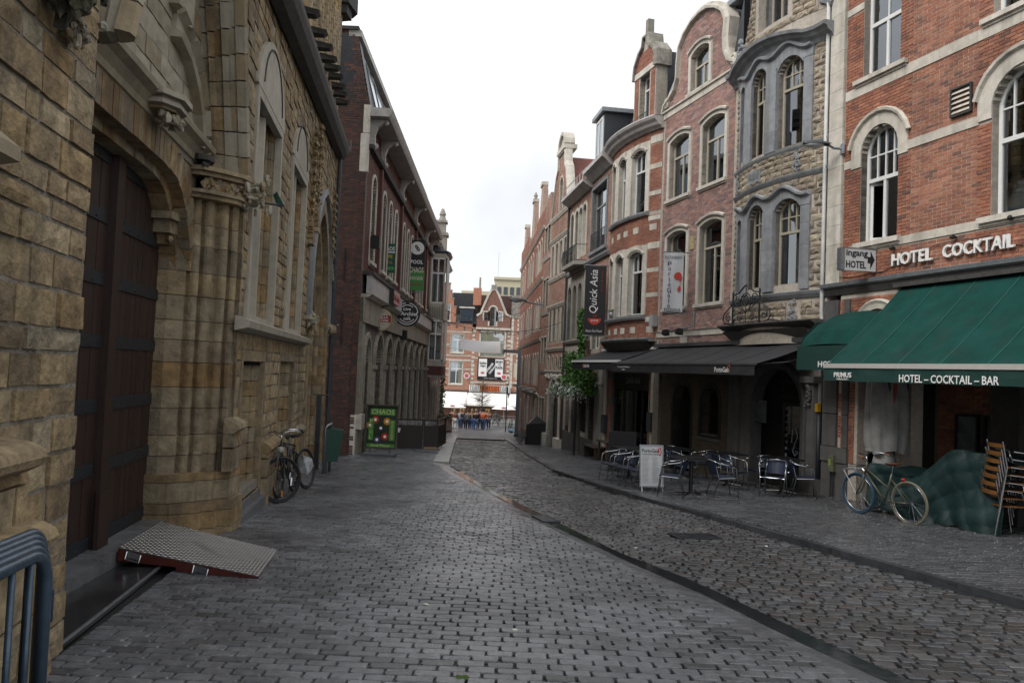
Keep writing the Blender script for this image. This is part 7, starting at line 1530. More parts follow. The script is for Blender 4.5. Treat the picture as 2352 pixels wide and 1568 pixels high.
# white terrace awnings and parasols
WC = plain('white_canvas', (.80, .79, .75), .8, ns=2, na=.05)
for k, (x0, x1, lb) in enumerate(((-9.6, -4.75, 'plain white awning below the banded brick house'), (-4.6, -.25, 'wide white awning in the middle under the zebra sign band'), (.0, 2.8, 'white awning half hidden behind the gantry post'))):
    t = thing('white_awning', lb, 'awning', (x0, EY-.1, -2.3), 0, 'white awnings across the square'); w = x1-x0
    MB().add([(0, 0, 1.45), (w, 0, 1.45), (w+.25, -3.4, .30), (-.25, -3.4, .30)], [(0, 1, 2, 3)]).build('canopy', WC, t); MB().add([(-.25, -3.41, .30), (w+.25, -3.41, .30), (w+.25, -3.43, .10), (-.25, -3.43, .10)], [(0, 1, 2, 3)]).build('valance', WC, t); MB().box(-.1, w+.1, -.1, .1, 1.45, 1.6).build('cassette', DARKST, t)
for k, (x, y, r, lb) in enumerate(((-5.6, 77, 1.35, 'white parasol with red badge standing by the wooden planter side'), (-.55, 77, 1.3, 'white parasol with red badge standing by the bronze railing'))):
    t = thing('parasol', lb, 'parasol', (x, y, -3.70), 0, 'white parasols on the square'); n = 8; b = MB(); V = [(0, 0, 2.22)]+[(r*math.cos(math.pi/8+i*math.pi/4), r*math.sin(math.pi/8+i*math.pi/4), 1.54+.0*i) for i in range(8)]
    b.add(V, [(0, 1+i, 1+(i+1) % 8) for i in range(8)]); b.build('canopy', WC, t); MB().tube([(0, 0, 0), (0, 0, 2.35)], .03, 6).build('pole', UPVC, t); MB().poly([(.28*math.cos(q*.5), 1.72+.08*math.sin(q*.5)) for q in range(13)], -r*.93, -r*.93+.02).build('red_badge', plain('badge_red', (.45, .1, .1)), t)
    b = MB()
    for i in range(8): b.tube([(0, 0, 2.2), (r*.98*math.cos(math.pi/8+i*math.pi/4), r*.98*math.sin(math.pi/8+i*math.pi/4), 1.53)], .012, 4)
    b.build('rib', STEEL, t)
# bare young tree
tr_ = thing('young_tree', 'thin young street tree with a fine bare twig crown', 'tree', (-2.55, 71.5, -3.70)); MB().tube([(0, 0, 0), (.02, 0, 1.5), (0, 0, 3.2), (.03, 0, 4.6)], [.06, .05, .035, .01], 6).build('trunk', plain('bark', (.06, .055, .035), .9), tr_)
b = MB(); rg_ = random.Random(4)
for i in range(170):
    z = rg_.uniform(1.6, 4.0); a = rg_.uniform(0, 6.28); L = (.35+.65*math.sin(math.pi*min(1, (z-1.3)/2.9)))*rg_.uniform(.6, 1.15); p = [(0, 0, z), (.4*L*math.cos(a), .4*L*math.sin(a), z+.2*L), (L*math.cos(a+.2), L*math.sin(a+.2), z+.32*L+rg_.uniform(-.1, .1))]; b.tube(p, [.014, .010, .005], 3, caps=False)
    for q in range(3): a2 = a+rg_.uniform(-.9, .9); u = rg_.uniform(.4, .9); s_ = (p[0][0]+(p[2][0]-p[0][0])*u, p[0][1]+(p[2][1]-p[0][1])*u, p[0][2]+(p[2][2]-p[0][2])*u); b.tube([s_, (s_[0]+.3*L*math.cos(a2), s_[1]+.3*L*math.sin(a2), s_[2]+.12)], .006, 3, caps=False)
b.build('crown', plain('twig', (.07, .065, .04), .9), tr_, kind='stuff')
# grey gantry, white cloth, string of lamps
gt_ = thing('gantry_post', 'square grey steel gantry post with a short arm over the street', 'gantry', (.62, 53, gz(53))); gm_ = plain('gantry_paint', (.16, .18, .20), .5)
MB().box(-.19, .05, -.12, .12, 0, 5.95).build('post', gm_, gt_); MB().box(-1.15, -.19, -.1, .1, 5.72, 5.95).build('arm', gm_, gt_); MB().box(-.24, .1, -.17, .17, 0, .15).build('base_plate', LEAD, gt_); MB().box(-1.25, -1.1, -.1, .1, 5.6, 5.95).build('clamp', STEEL, gt_)
cl = thing('white_cloth_banner', 'blank white cloth sagging on ropes across the street', 'banner', (-2.45, 60, 3.5)); n = 24; vs = []
for i in range(n+1):
    t = i/n; x = -1.6+3.15*t; zt_ = .52-.16*t-.10*math.sin(math.pi*t)+.06; zb_ = -.30-.2*t-.12*math.sin(math.pi*t)
    for k in range(6): u = k/5; vs.append((x+.04*u, .12*math.sin(t*5+u*2)-.75*u, zt_+(zb_-zt_)*u))
MB().add(vs, [(i*6+k, i*6+k+1, i*6+k+7, i*6+k+6) for i in range(n) for k in range(5)]).build('cloth', plain('grey_white_cloth', (.78, .78, .78), .8), cl, smooth=True); b = MB(); b.tube([(-1.6, 0, .55), (-3.0, 0, .9)], .01, 4); b.tube([(1.55, 0, .35), (3.0, 0, 1.2)], .01, 4); b.tube([(-1.6, 0, -.3), (-3.0, 0, -.2)], .01, 4); b.build('rope', BLACK, cl)
def strg(name, label, A, B, sag, n, r=.045):
    t = thing(name, label, 'string lights', A); A, B = Vector(A), Vector(B); pts = [(B-A)*(i/n)+Vector((0, 0, -sag*4*(i/n)*(1-i/n))) for i in range(n+1)]; MB().tube(pts, .010, 4).build('cable', BLACK, t)
    for i in range(1, n):
        b = MB(); b.blob(tuple(pts[i]+Vector((0, 0, -.09))), r, (1, 1, 1.2), 6, 0); b.build('bulb', plain('clear_bulb', (.4, .4, .36), .2), t)
        MB().tube([pts[i], pts[i]+Vector((0, 0, -.05))], .02, 4).build('socket', BLACK, t)
strg('string_lights', 'string of bulbs slung across the street from the round cafe sign', (-4.3, 31.5, 4.2), (2.2, 34.4, 3.9), .75, 20)
strg('string_lights', 'higher thin string of bulbs across the street before the blank white cloth', (-4.2, 46.6, 5.2), (1.1, 48, 5.6), .6, 16, .05)
# ================================================================ people
def skin(name, verts, edges, radii, m, parent, lvl=1, root=0):
    me = bpy.data.meshes.new(name); me.from_pydata(verts, edges, []); me.materials.append(m); o = bpy.data.objects.new(name, me); link(o, parent)
    o.modifiers.new('skin', 'SKIN'); 
    for i, r in enumerate(radii): me.skin_vertices[0].data[i].radius = (r, r) if not isinstance(r, tuple) else r
    me.skin_vertices[0].data[root].use_root = True
    sb = o.modifiers.new('sub', 'SUBSURF'); sb.levels = lvl; sb.render_levels = lvl
    return o
SKN = plain('skin', (.42, .24, .17), .6)
def person(x, y, rz, h, top, legs, hair, label, arms=0, coat=False, group='people gathered on the far square', stride=.08, z=None, seated=False, longhair=False):
    t = thing('person', label, 'person', (x, y, gz(y) if z is None else z), rz, group); k = h/1.75
    # skeleton: pelvis, chest, neck, head, legs, arms; y- is the front
    hipz = .92 if not seated else .5
    V = [(0, 0, hipz), (0, 0, hipz+.22), (0, .0, hipz+.47), (0, -.01, hipz+.58), (0, -.02, hipz+.68), (0, -.01, hipz+.79)]
    L = [(-.10, 0, hipz-.04), (-.11, -stride*.4 if not seated else -.42, hipz-.45 if not seated else hipz-.02), (-.11, stride if not seated else -.45, .08), (-.11, stride-.14 if not seated else -.6, .03),
         (.10, 0, hipz-.04), (.11, -stride*.8 if not seated else -.42, hipz-.45 if not seated else hipz-.02), (.11, -stride if not seated else -.45, .08), (.11, -stride-.14 if not seated else -.6, .03)]
    e = .10 if arms else .04; A = [(-.20, 0, hipz+.46), (-.25, .02-e, hipz+.2), (-.20 if arms else -.26, -.08-e*1.6, hipz+.03+e*1.6), (-.19, -.13-e*2, hipz+e*2.0-.03),
         (.20, 0, hipz+.46), (.25, .02-e, hipz+.2), (.20 if arms else .26, -.08-e*1.6, hipz+.03+e*1.6), (.19, -.13-e*2, hipz+e*2.0-.03)]
    P = [tuple(c*k for c in p) for p in V+L+A]
    E_ = [(0, 1), (1, 2), (2, 3), (3, 4), (4, 5), (0, 6), (6, 7), (7, 8), (8, 9), (0, 10), (10, 11), (11, 12), (12, 13), (2, 14), (14, 15), (15, 16), (16, 17), (2, 18), (18, 19), (19, 20), (20, 21)]
    rad = [(.17, .125), (.16, .12), (.18, .125), .06, (.09, .105), (.085, .095), .10, .075, .055, .045, .10, .075, .055, .045, .07, .055, .04, .04, .07, .055, .04, .04]
    rad = [tuple(q*k for q in r) if isinstance(r, tuple) else r*k for r in rad]
    bd = skin('body', P, E_, rad, SKN, t)
    g = 1.16
    def sub(ids, ed, nm, m, gg=g, extra=None):
        mp = {i: n for n, i in enumerate(ids)}; vv = [P[i] for i in ids]
        if extra:
            for i, q in extra.items(): vv[mp[i]] = tuple(c*k for c in q)
        return skin(nm, vv, [(mp[a], mp[b]) for a, b in ed], [tuple(q*gg for q in rad[i]) if isinstance(rad[i], tuple) else rad[i]*gg for i in ids], m, t)
    sub([0, 6, 7, 8, 10, 11, 12], [(0, 6), (6, 7), (7, 8), (0, 10), (10, 11), (11, 12)], 'trousers', legs, 1.22)
    sub([0, 1, 2, 14, 15, 16, 18, 19, 20], [(0, 1), (1, 2), (2, 14), (14, 15), (15, 16), (2, 18), (18, 19), (19, 20)], 'jacket' if coat else 'top', top, 1.28 if coat else 1.15)
    b = MB(); hz = (hipz+.80)*k; b.blob((0, .02*k, hz+.02*k), .125*k, (.92, 1.05, 1.05), 10, .05)
    if longhair: b.blob((0, .06*k, hz-.14*k), .10*k, (1.0, .7, 1.7), 8, .1)
    b.build('hair', hair, t, smooth=True)
    sh = MB()
    for s_, yy in ((-.11, L[3][1]), (.11, L[7][1])): sh.blob((s_*k, (yy+.07)*k, .045), .06*k, (.75, 1.9, .7), 8, 0)
    sh.build('shoe', plain('pale_shoe' if R.random() < .5 else 'dark_shoe', (.35, .35, .34) if False else (.06, .06, .06), .6), t, smooth=True)
    return t
def cm(n, c): return plain(n, c, .85)
BLK = cm('black_cloth', (.012, .012, .016)); NVY = cm('navy_cloth', (.018, .022, .05)); DEN = cm('denim', (.05, .09, .18)); BDEN = cm('blue_denim', (.04, .09, .26)); WHT = cm('pale_cloth', (.5, .5, .47)); ORG = cm('orange_jacket', (.48, .09, .018)); TAN_ = cm('tan_cloth', (.25, .14, .08)); GRY = cm('grey_cloth', (.10, .11, .115)); LBL = cm('light_blue_cloth', (.22, .32, .42)); BRN = cm('rust_cloth', (.14, .05, .035))
HB = cm('blond_hair', (.30, .19, .08)); HBR = cm('brown_hair', (.06, .035, .02)); HBK = cm('black_hair', (.015, .012, .012)); HGR = cm('grey_hair', (.22, .21, .2))
ppl = [(-5.15, 69.3, .3, 1.66, BLK, BLK, HBR, 'person in all black at the end of the crowd nearest the wooden planter', 0, 1, 0),
 (-4.86, 68.9, .0, 1.68, BRN, WHT, HB, 'person with long blond hair, rust top and white trousers', 0, 0, 1),
 (-4.38, 69.6, -.4, 1.70, LBL, DEN, HB, 'person in light blue top and jeans with blond hair', 1, 0, 1),
 (-4.05, 68.8, .2, 1.74, NVY, NVY, HB, 'person in navy jacket facing away, blond, beside the light blue top', 1, 1, 1),
 (-3.62, 68.1, .1, 1.74, GRY, BLK, HBR, 'person in dark grey coat standing in front of the tan coat', 0, 1, 0),
 (-3.32, 69.3, -.3, 1.72, TAN_, BDEN, HB, 'person in tan coat with bright blue jeans', 0, 1, 1),
 (-2.90, 67.8, .0, 1.78, BLK, DEN, HGR, 'grey haired person in black jacket and dark jeans facing away', 1, 1, 0),
 (-2.58, 70.0, .5, 1.76, NVY, BLK, HBR, 'person in navy coat half hidden behind the orange jacket', 0, 1, 0),
 (-2.28, 68.2, -.5, 1.84, ORG, DEN, HBK, 'person in bright orange hooded jacket and jeans', 1, 1, 0),
 (-2.05, 69.9, .2, 1.74, WHT, BDEN, HB, 'person in pale top and blue jeans just behind the orange jacket', 0, 0, 0),
 (-1.82, 69.8, -.2, 1.72, BRN, NVY, HB, 'person with long blond hair and rust top at the railing end of the crowd', 1, 0, 1),
 (-3.0, 70.6, .9, 1.70, BRN, DEN, HBK, 'person in rust top deep inside the crowd by the tree', 0, 0, 0)]
for a in ppl: person(a[0], a[1], math.pi+a[2] if a[0] != -4.38 else a[2], a[3], a[4], a[5], a[6], a[7], arms=a[8], coat=bool(a[9]), longhair=bool(a[10]))
# seated bronze figure on the railing
BRZ = mat('bronze', (.10, .11, .10), .4, 10, .4, .1, metal=.7)
st = thing('bronze_statue', 'bronze statue of a seated person leaning on a railing beside the crowd', 'statue', (-1.30, 73.8, -3.70))
k = 1; V = [(0, 0, .62), (.0, .05, .85), (.02, .08, 1.12), (.02, .06, 1.24), (.03, .03, 1.36), (.03, .02, 1.46), (-.1, -.02, .6), (-.2, -.42, .62), (-.25, -.5, .2), (.1, -.02, .6), (.25, -.4, .5), (.32, -.45, .1), (-.2, .06, 1.1), (-.38, .0, .9), (-.4, -.2, .8), (.24, .06, 1.1), (.55, .0, .95), (.9, -.02, .85)]
skin('body', V, [(0, 1), (1, 2), (2, 3), (3, 4), (4, 5), (0, 6), (6, 7), (7, 8), (0, 9), (9, 10), (10, 11), (2, 12), (12, 13), (13, 14), (2, 15), (15, 16), (16, 17)], [.13, .12, .14, .05, .08, .07, .08, .07, .04, .08, .07, .04, .06, .05, .04, .06, .045, .035], BRZ, st)
rl = thing('bronze_railing', 'grey metal railing round the terrace beside the bronze statue', 'railing', (-.9, 74, -3.70)); RM = plain('railing_grey', (.22, .23, .23), .5)
for z in (.35, .75, 1.0): MB().tube([(-1.2, 0, z), (2.6, 0, z)], .025, 5).build('rail', RM, rl)
for i in range(8): MB().tube([(-1.2+i*.54, 0, 0), (-1.2+i*.54, 0, 1.0)], .02, 5).build('post', RM, rl)
for i in range(3): MB().box(-1.1+i*1.2, -.1+i*1.2, .05, .07, .1, .7).build('panel', WHT, rl)
# wooden planter, bins
pt = thing('wooden_planter', 'brown slatted wooden planter box at the kerb before the crowd', 'planter', (-4.95, 58.4, gz(58.4))); WD = mat('planter_wood', [(.16, .065, .03), (.20, .085, .04)], .7, 5, .3, .2)
for i in range(9): MB().box(-.72+i*.15, -.59+i*.15, -.42, -.39, .1, .92).build('plank', WD, pt)
for i in range(5): MB().box(.63, .66, -.4+i*.16, -.27+i*.16, .1, .92).build('plank', WD, pt)
b = MB(); b.box(-.75, .66, -.45, .45, .92, 1.0); b.box(-.75, .66, -.45, .45, .02, .1); b.build('rim', WD, pt); leaves(500, lambda r: (r.uniform(-.68, .6), r.uniform(-.4, .4), 1.05+abs(r.gauss(0, .1))), .06, mat('dry_plant', [(.12, .10, .05), (.20, .15, .10), (.06, .08, .03)], .8, 6, .3, 0), 'foliage', pt, 14)
# pub fence and A board
fc = thing('terrace_fence', 'dark brown wind screen fence of the tavern terrace', 'fence', (-4.62, 28.6, gz(28.6)), math.radians(8)); FB = plain('dark_brown_board', (.022, .014, .012), .5)
for x0, x1 in ((-.1, 1.42), (1.50, 1.98)):
    MB().box(x0, x1, -.02, .02, .08, .88).build('panel', FB, fc); f_ = MB(); f_.ring(rect(x0-.03, x1+.03, .02, 1.12), rect(x0+.02, x1-.02, .08, 1.06), -.03, .03); f_.build('frame', FB, fc); MB().box(x0, x1, -.006, .006, .90, 1.05).build('pane', glass('fence_glass', (.6, .5, .45), .08), fc)
MB().box(1.5, 1.98, -.04, -.02, .02, .09).build('wooden_rail', plain('pale_wood', (.35, .25, .16), .7), fc); MB().poly([(.5, .62), (.58, .6), (.62, .76), (.53, .78)], -.026, -.021).build('sticker', WHITE, fc)
f2 = thing('terrace_fence', 'second dark wind screen standing behind the first along the tavern front', 'fence', (-2.78, 29.2, gz(29.2)), math.radians(85)); MB().box(0, 2.4, -.02, .02, .08, .85).build('panel', FB, f2); MB().ring(rect(0, 2.4, .02, 1.1), rect(.04, 2.36, .08, 1.05), -.03, .03).build('frame', FB, f2)
ab_ = thing('pavement_sign', 'silver framed pavement sign reading CHAOS POOL SNOOKER 2nd Floor with pool balls', 'pavement sign', (-3.85, 23.3, gz(23.3)), math.radians(-4))
tl_ = math.radians(0); fm_ = MB(); fm_.ring(rect(-.50, .50, .22, 1.56), rect(-.455, .455, .265, 1.515), -.04, .03); fm_.build('frame', ALU, ab_, rot=(math.radians(-4), 0, 0))
PG = plain('pub_poster_dark', (.02, .035, .02), .4, ns=5, na=.5); PGR = plain('pub_poster_green', (.06, .20, .03), .5, ns=4, na=.2)
ps = MB().box(-.455, .455, -.0, .01, .265, 1.515).build('poster', PG, ab_, rot=(math.radians(-4), 0, 0))
for (x0, x1, z0, z1) in ((-.36, .40, 1.24, 1.44), (-.40, -.24, .48, 1.14), (.24, .42, .48, 1.10), (-.43, .43, .28, .38)): MB().box(x0, x1, -.006, -.001, z0, z1).build('green_panel', PGR, ps)
PY = plain('pale_green_print', (.40, .48, .22), .6); text('CHAOS', .70, .15, PY, ps, .02, 1.34, -.009, .002, bold=.01); text('2nd Floor', .6, .08, PY, ps, 0, .33, -.009, .002, bold=.01)
for i, c in enumerate('POOL'): text(c, .08, .10, PY, ps, -.32, 1.05-i*.16, -.009, .002)
for i, c in enumerate('SNOOKER'): text(c, .08, .07, PY, ps, .33, 1.05-i*.085, -.009, .002, rot=-math.pi/2)
for x, z, c in ((-.2, 1.10, (.35, .05, .03)), (.16, 1.06, (.5, .22, .02)), (-.02, .85, (.03, .03, .035)), (.12, .6, (.35, .03, .02)), (-.12, .5, (.05, .05, .12)), (-.36, .93, (.45, .2, .03))):
    b_ = MB().poly([(x+.11*math.cos(q*math.pi/8), z+.11*math.sin(q*math.pi/8)) for q in range(16)], -.004, -.001).build('pool_ball', plain('ball_%d_%d' % (int(c[0]*99), int(c[1]*99)), c, .3), ps); MB().poly([(x+.045*math.cos(q*math.pi/5), z+.045*math.sin(q*math.pi/5)) for q in range(10)], -.0075, -.0042).build('ball_spot', WHITE, b_)
for s_ in (-.3, .3): MB().box(s_-.03, s_+.03, -.03, .03, .10, .24).build('leg', ALU, ab_)
MB().plan([(-.50, -.30), (.50, -.30), (.46, .28), (-.46, .28)], .0, .10).build('base', plain('grey_rubber', (.07, .085, .09), .6), ab_)
# green litter bin on steel hoop at the church end
bi = thing('litter_bin', 'green litter bin on a steel hoop post at the end of the church wall', 'bin', (-3.97, 16.75, gz(16.75)), math.radians(10))
MB().tube([(0, 0, 0), (0, 0, .98), (.03, 0, 1.03), (.08, .1, 1.05), (.10, .35, 1.05), (.10, .4, 1.0), (.1, .4, 0)], .032, 10).build('hoop', STEEL, bi, smooth=True)
b = MB(); b.add([(.05, .05, .25), (.28, .08, .25), (.28, .36, .25), (.05, .36, .25), (.03, .03, .98), (.38, .05, .94), (.38, .38, .94), (.03, .38, .98)], [(0, 1, 2, 3), (4, 5, 6, 7), (0, 1, 5, 4), (1, 2, 6, 5), (2, 3, 7, 6), (3, 0, 4, 7)]); b.build('container', plain('bin_green', (.008, .055, .035), .4), bi); MB().box(.0, .05, .02, .3, .0, 1.0).build('backplate', LEAD, bi)
pst = thing('low_post', 'slim dark post with crossbar standing between the church end and the green bin', 'post', (-4.35, 17.6, gz(17.6))); MB().box(-.05, .05, -.04, .04, 0, 1.7).build('shaft', LEAD, pst); MB().tube([(-.15, 0, 1.72), (.22, 0, 1.70)], .012, 5).build('crossbar', ALU, pst)
# ================================================================ bicycles
def wheel(b_parent, c, r, ang, tm, rim, name='wheel', lean=0):
    w = bpy.data.objects.new(name, bpy.data.meshes.new(name)); n = 36
    b = MB(); b.tube([(r*math.cos(2*math.pi*i/n), 0, r*math.sin(2*math.pi*i/n)) for i in range(n)], .021, 8, closed=True)
    w = b.build(name, tm, b_parent, smooth=True); w.location = c; w.rotation_euler = (0, 0, ang)
    b = MB(); b.tube([((r-.03)*math.cos(2*math.pi*i/n), 0, (r-.03)*math.sin(2*math.pi*i/n)) for i in range(n)], .011, 6, closed=True); b.build('rim', rim, w, smooth=True)
    b = MB()
    for i in range(20): q = 2*math.pi*i/20; b.tube([(.02*math.cos(q+1), (-1)**i*.025, .02*math.sin(q+1)), ((r-.03)*math.cos(q), 0, (r-.03)*math.sin(q))], .0016, 3, caps=False)
    b.build('spoke', rim, w); b = MB(); b.tube([(0, -.045, 0), (0, .045, 0)], .02, 8); b.build('hub', ALU, w); return w
def bicycle(x, y, rz, lean, label, fm_, tf, tr__, saddle, step=True, steer=0, fender=None, rim=None):
    t = thing('bicycle', label, 'bicycle', (x, y, gz(y)), rz, rot=(lean, 0, rz)); r = .335; wb = 1.05; z = r+.02
    wheel(t, (0, 0, z), r, steer, tf, rim or ALU); wheel(t, (wb, 0, z), r, 0, tr__, rim or ALU)
    H = (.20, 0, .88); H2 = (.17, 0, .74); BB = (.56, 0, .30); ST = (.72, 0, .78)
    f_ = MB(); f_.tube([H2, BB], .018, 8); f_.tube([(.185, 0, .81), (.66, 0, .52)] if step else [H, ST], .016, 8); f_.tube([BB, ST], .017, 8)
    for s_ in (-.05, .05): f_.tube([BB, (wb, s_, z)], .010, 6); f_.tube([(.70, 0, .70), (wb, s_, z)], .009, 6)
    f_.tube([(.215, 0, .92), (.165, 0, .70)], .022, 8); f_.build('frame', fm_, t, smooth=True)
    fo = MB()
    for s_ in (-.045, .045): fo.tube([(.165, s_*.6, .70), (.10, s_, .52), (0, s_, z)], .011, 6)
    fo.build('fork', fm_, t, smooth=True)
    hb = MB(); hb.tube([(.215, 0, .92), (.20, 0, 1.02)], .014, 6); hb.tube([(.42, -.30, 1.03), (.30, -.27, 1.06), (.18, -.14, 1.08), (.20, 0, 1.03), (.18, .14, 1.08), (.30, .27, 1.06), (.42, .30, 1.03)], .011, 8); hb = hb.build('handlebar', ALU, t, smooth=True)
    for s_ in (-1, 1): MB().tube([(.42, s_*.30, 1.03), (.32, s_*.28, 1.055)], .017, 8).build('grip', saddle, hb); MB().tube([(.26, s_*.24, 1.05), (.30, s_*.20, 1.0), (.37, s_*.24, .99)], .006, 5).build('brake_lever', ALU, hb)
    MB().tube([(.72, 0, .76), (.755, 0, .92)], .012, 6).build('seat_post', ALU, t); s = MB(); s.add([(.60, -.02, .95), (.60, .02, .95), (.72, .05, .955), (.86, .085, .97), (.89, .05, .975), (.89, -.05, .975), (.86, -.085, .97), (.72, -.05, .955)]+[(.62, 0, .91), (.8, 0, .92)], [tuple(range(8)), (0, 1, 8), (1, 2, 8), (2, 3, 9, 8), (3, 4, 9), (4, 5, 9), (5, 6, 9), (6, 7, 8, 9), (7, 0, 8)]); s.build('saddle', saddle, t)
    ck = MB(); ck.tube([(BB[0]+.09*math.cos(2*math.pi*i/20), -.055, BB[2]+.09*math.sin(2*math.pi*i/20)) for i in range(20)], .006, 5, closed=True); ck.tube([(BB[0], -.06, BB[2]), (BB[0]-.12, -.07, BB[2]-.11)], .009, 5); ck.tube([(BB[0], .06, BB[2]), (BB[0]+.12, .07, BB[2]+.11)], .009, 5); ck.build('crank', ALU, t)
    for sx, sy in ((-.12, -.12), (.12, .12)): MB().box(BB[0]+sx-.045, BB[0]+sx+.045, sy-.04, sy+.04, BB[2]+sx*.92-.012, BB[2]+sx*.92+.012).build('pedal', BLACK, t)
    MB().tube([(BB[0], -.055, BB[2]+.09), (wb, -.055, z+.03), (wb+.03, -.055, z), (wb, -.055, z-.03), (BB[0], -.055, BB[2]-.09)], .005, 4).build('chain', IRON, t)
    MB().tube([(.62, .04, .30), (.66, .16, .02)], .008, 5).build('kickstand', ALU, t)
    if fender:
        for cx, a0, a1 in ((0, 20, 150), (wb, 10, 190)): MB().tube([(cx+(r+.04)*math.cos(math.radians(a)), 0, z+(r+.04)*math.sin(math.radians(a))) for a in range(a0, a1, 12)], .018, 6).build('mudguard', fender, t, smooth=True)
    return t
RUB = plain('black_tyre', (.012, .012, .013), .7)
bk = bicycle(6.17, 13.50, math.atan2(12.51-13.52, 6.59-6.19), math.radians(4), 'olive step through bicycle with blue front tyre and front rack before the green tarpaulin', plain('olive_frame_paint', (.07, .07, .045), .35), plain('blue_tyre', (.008, .05, .10), .6), plain('cream_tyre', (.14, .13, .09), .6), plain('brown_leather', (.16, .055, .025), .5))
rk = MB(); 
for s_ in (-.12, -.04, .04, .12): rk.tube([(-.32, s_, .74), (.10, s_, .78)], .006, 5)
for x in (-.32, -.12, .10): rk.tube([(x, -.13, .74+.1*(x+.32)), (x, .13, .74+.1*(x+.32))], .007, 5)
rk.tube([(-.34, -.14, .80), (-.34, .14, .80), (.10, .14, .84), (.10, -.14, .84), (-.34, -.14, .80)], .008, 5); rk.tube([(-.2, -.12, .75), (0, -.06, .36)], .006, 5); rk.tube([(-.2, .12, .75), (0, .06, .36)], .006, 5); rk.tube([(.1, 0, .8), (.17, 0, .74)], .008, 5); rk.build('front_rack', ALU, bk); MB().blob((.95, 0, .72), .035, (1.2, 1, .8), 8, 0).build('rear_lamp', plain('red_reflector', (.35, .01, .01), .2), bk)
b2 = bicycle(-3.42, 11.82, math.radians(96), math.radians(-5), 'black bicycle with orange reflectors, wheel turned, in front of the church', plain('black_frame', (.012, .012, .014), .3), RUB, RUB, BLACK, step=False, steer=math.radians(-48), fender=IRON, rim=IRON)
for c_, m_ in (((-.09, -.03, .16), 'orange_reflector'), ((.12, .06, .55), 'orange_reflector')): MB().box(c_[0]-.02, c_[0]+.02, c_[1]-.01, c_[1]+.01, c_[2]-.045, c_[2]+.045).build('reflector', plain('orange_reflector', (.55, .18, .01), .3), b2)
MB().blob((.10, 0, .80), .055, (1, 1, 1), 8, 0).build('headlamp', plain('lamp_glass', (.3, .3, .28), .15), b2)
bb_ = thing('silver_bag', 'crumpled silver and white bag hanging on the rear of the black bicycle', 'bag', (-3.30, 12.55, gz(12.5)+.42)); bb_.scale = (.75, .75, .8); b = MB(); b.add([(-.10, -.05, 0), (.12, -.08, -.05), (.18, -.05, .28), (.0, -.1, .34), (-.12, -.02, .30), (.05, .06, .1), (.22, 0, .12)], [(0, 1, 5), (1, 6, 5), (6, 2, 5), (2, 3, 5), (3, 4, 5), (4, 0, 5), (0, 1, 3), (1, 2, 3), (0, 3, 4), (1, 6, 2)]); b.build('bag', plain('silver_foil', (.42, .44, .46), .3, metal=.3, ns=12, na=.5), bb_)
b3 = bicycle(-3.62, 12.35, math.radians(80), math.radians(-8), 'second dark bicycle tangled behind the black one against the church step', plain('black_frame', (.012, .012, .014)), RUB, RUB, BLACK, step=False, steer=.2, rim=IRON)
b4 = bicycle(.05, 67.0, math.radians(75), 0, 'distant dark bicycle parked at the lamp post on the square', plain('black_frame', (.012, .012, .014)), RUB, RUB, BLACK, rim=IRON); lp_ = thing('black_lamp_post', 'slim black lamp post on the square beside the gantry', 'lamp post', (-.25, 66.5, gz(66.5))); MB().tube([(0, 0, 0), (0, 0, 3.9)], .06, 6).build('post', IRON, lp_); b = MB(); b.blob((0, 0, 4.15), .16, (1, 1, 1.2), 8, 0); b.build('lantern', plain('lantern_glass', (.3, .3, .28), .2), lp_)
bb2 = thing('blue_bag', 'small blue plastic bag on the ground beside the gantry foot', 'bag', (.2, 63.5, gz(63.5))); MB().blob((0, 0, .15), .2, (1.2, 1, .8), 8, .3).build('bag', plain('blue_plastic', (.03, .18, .35), .4), bb2)
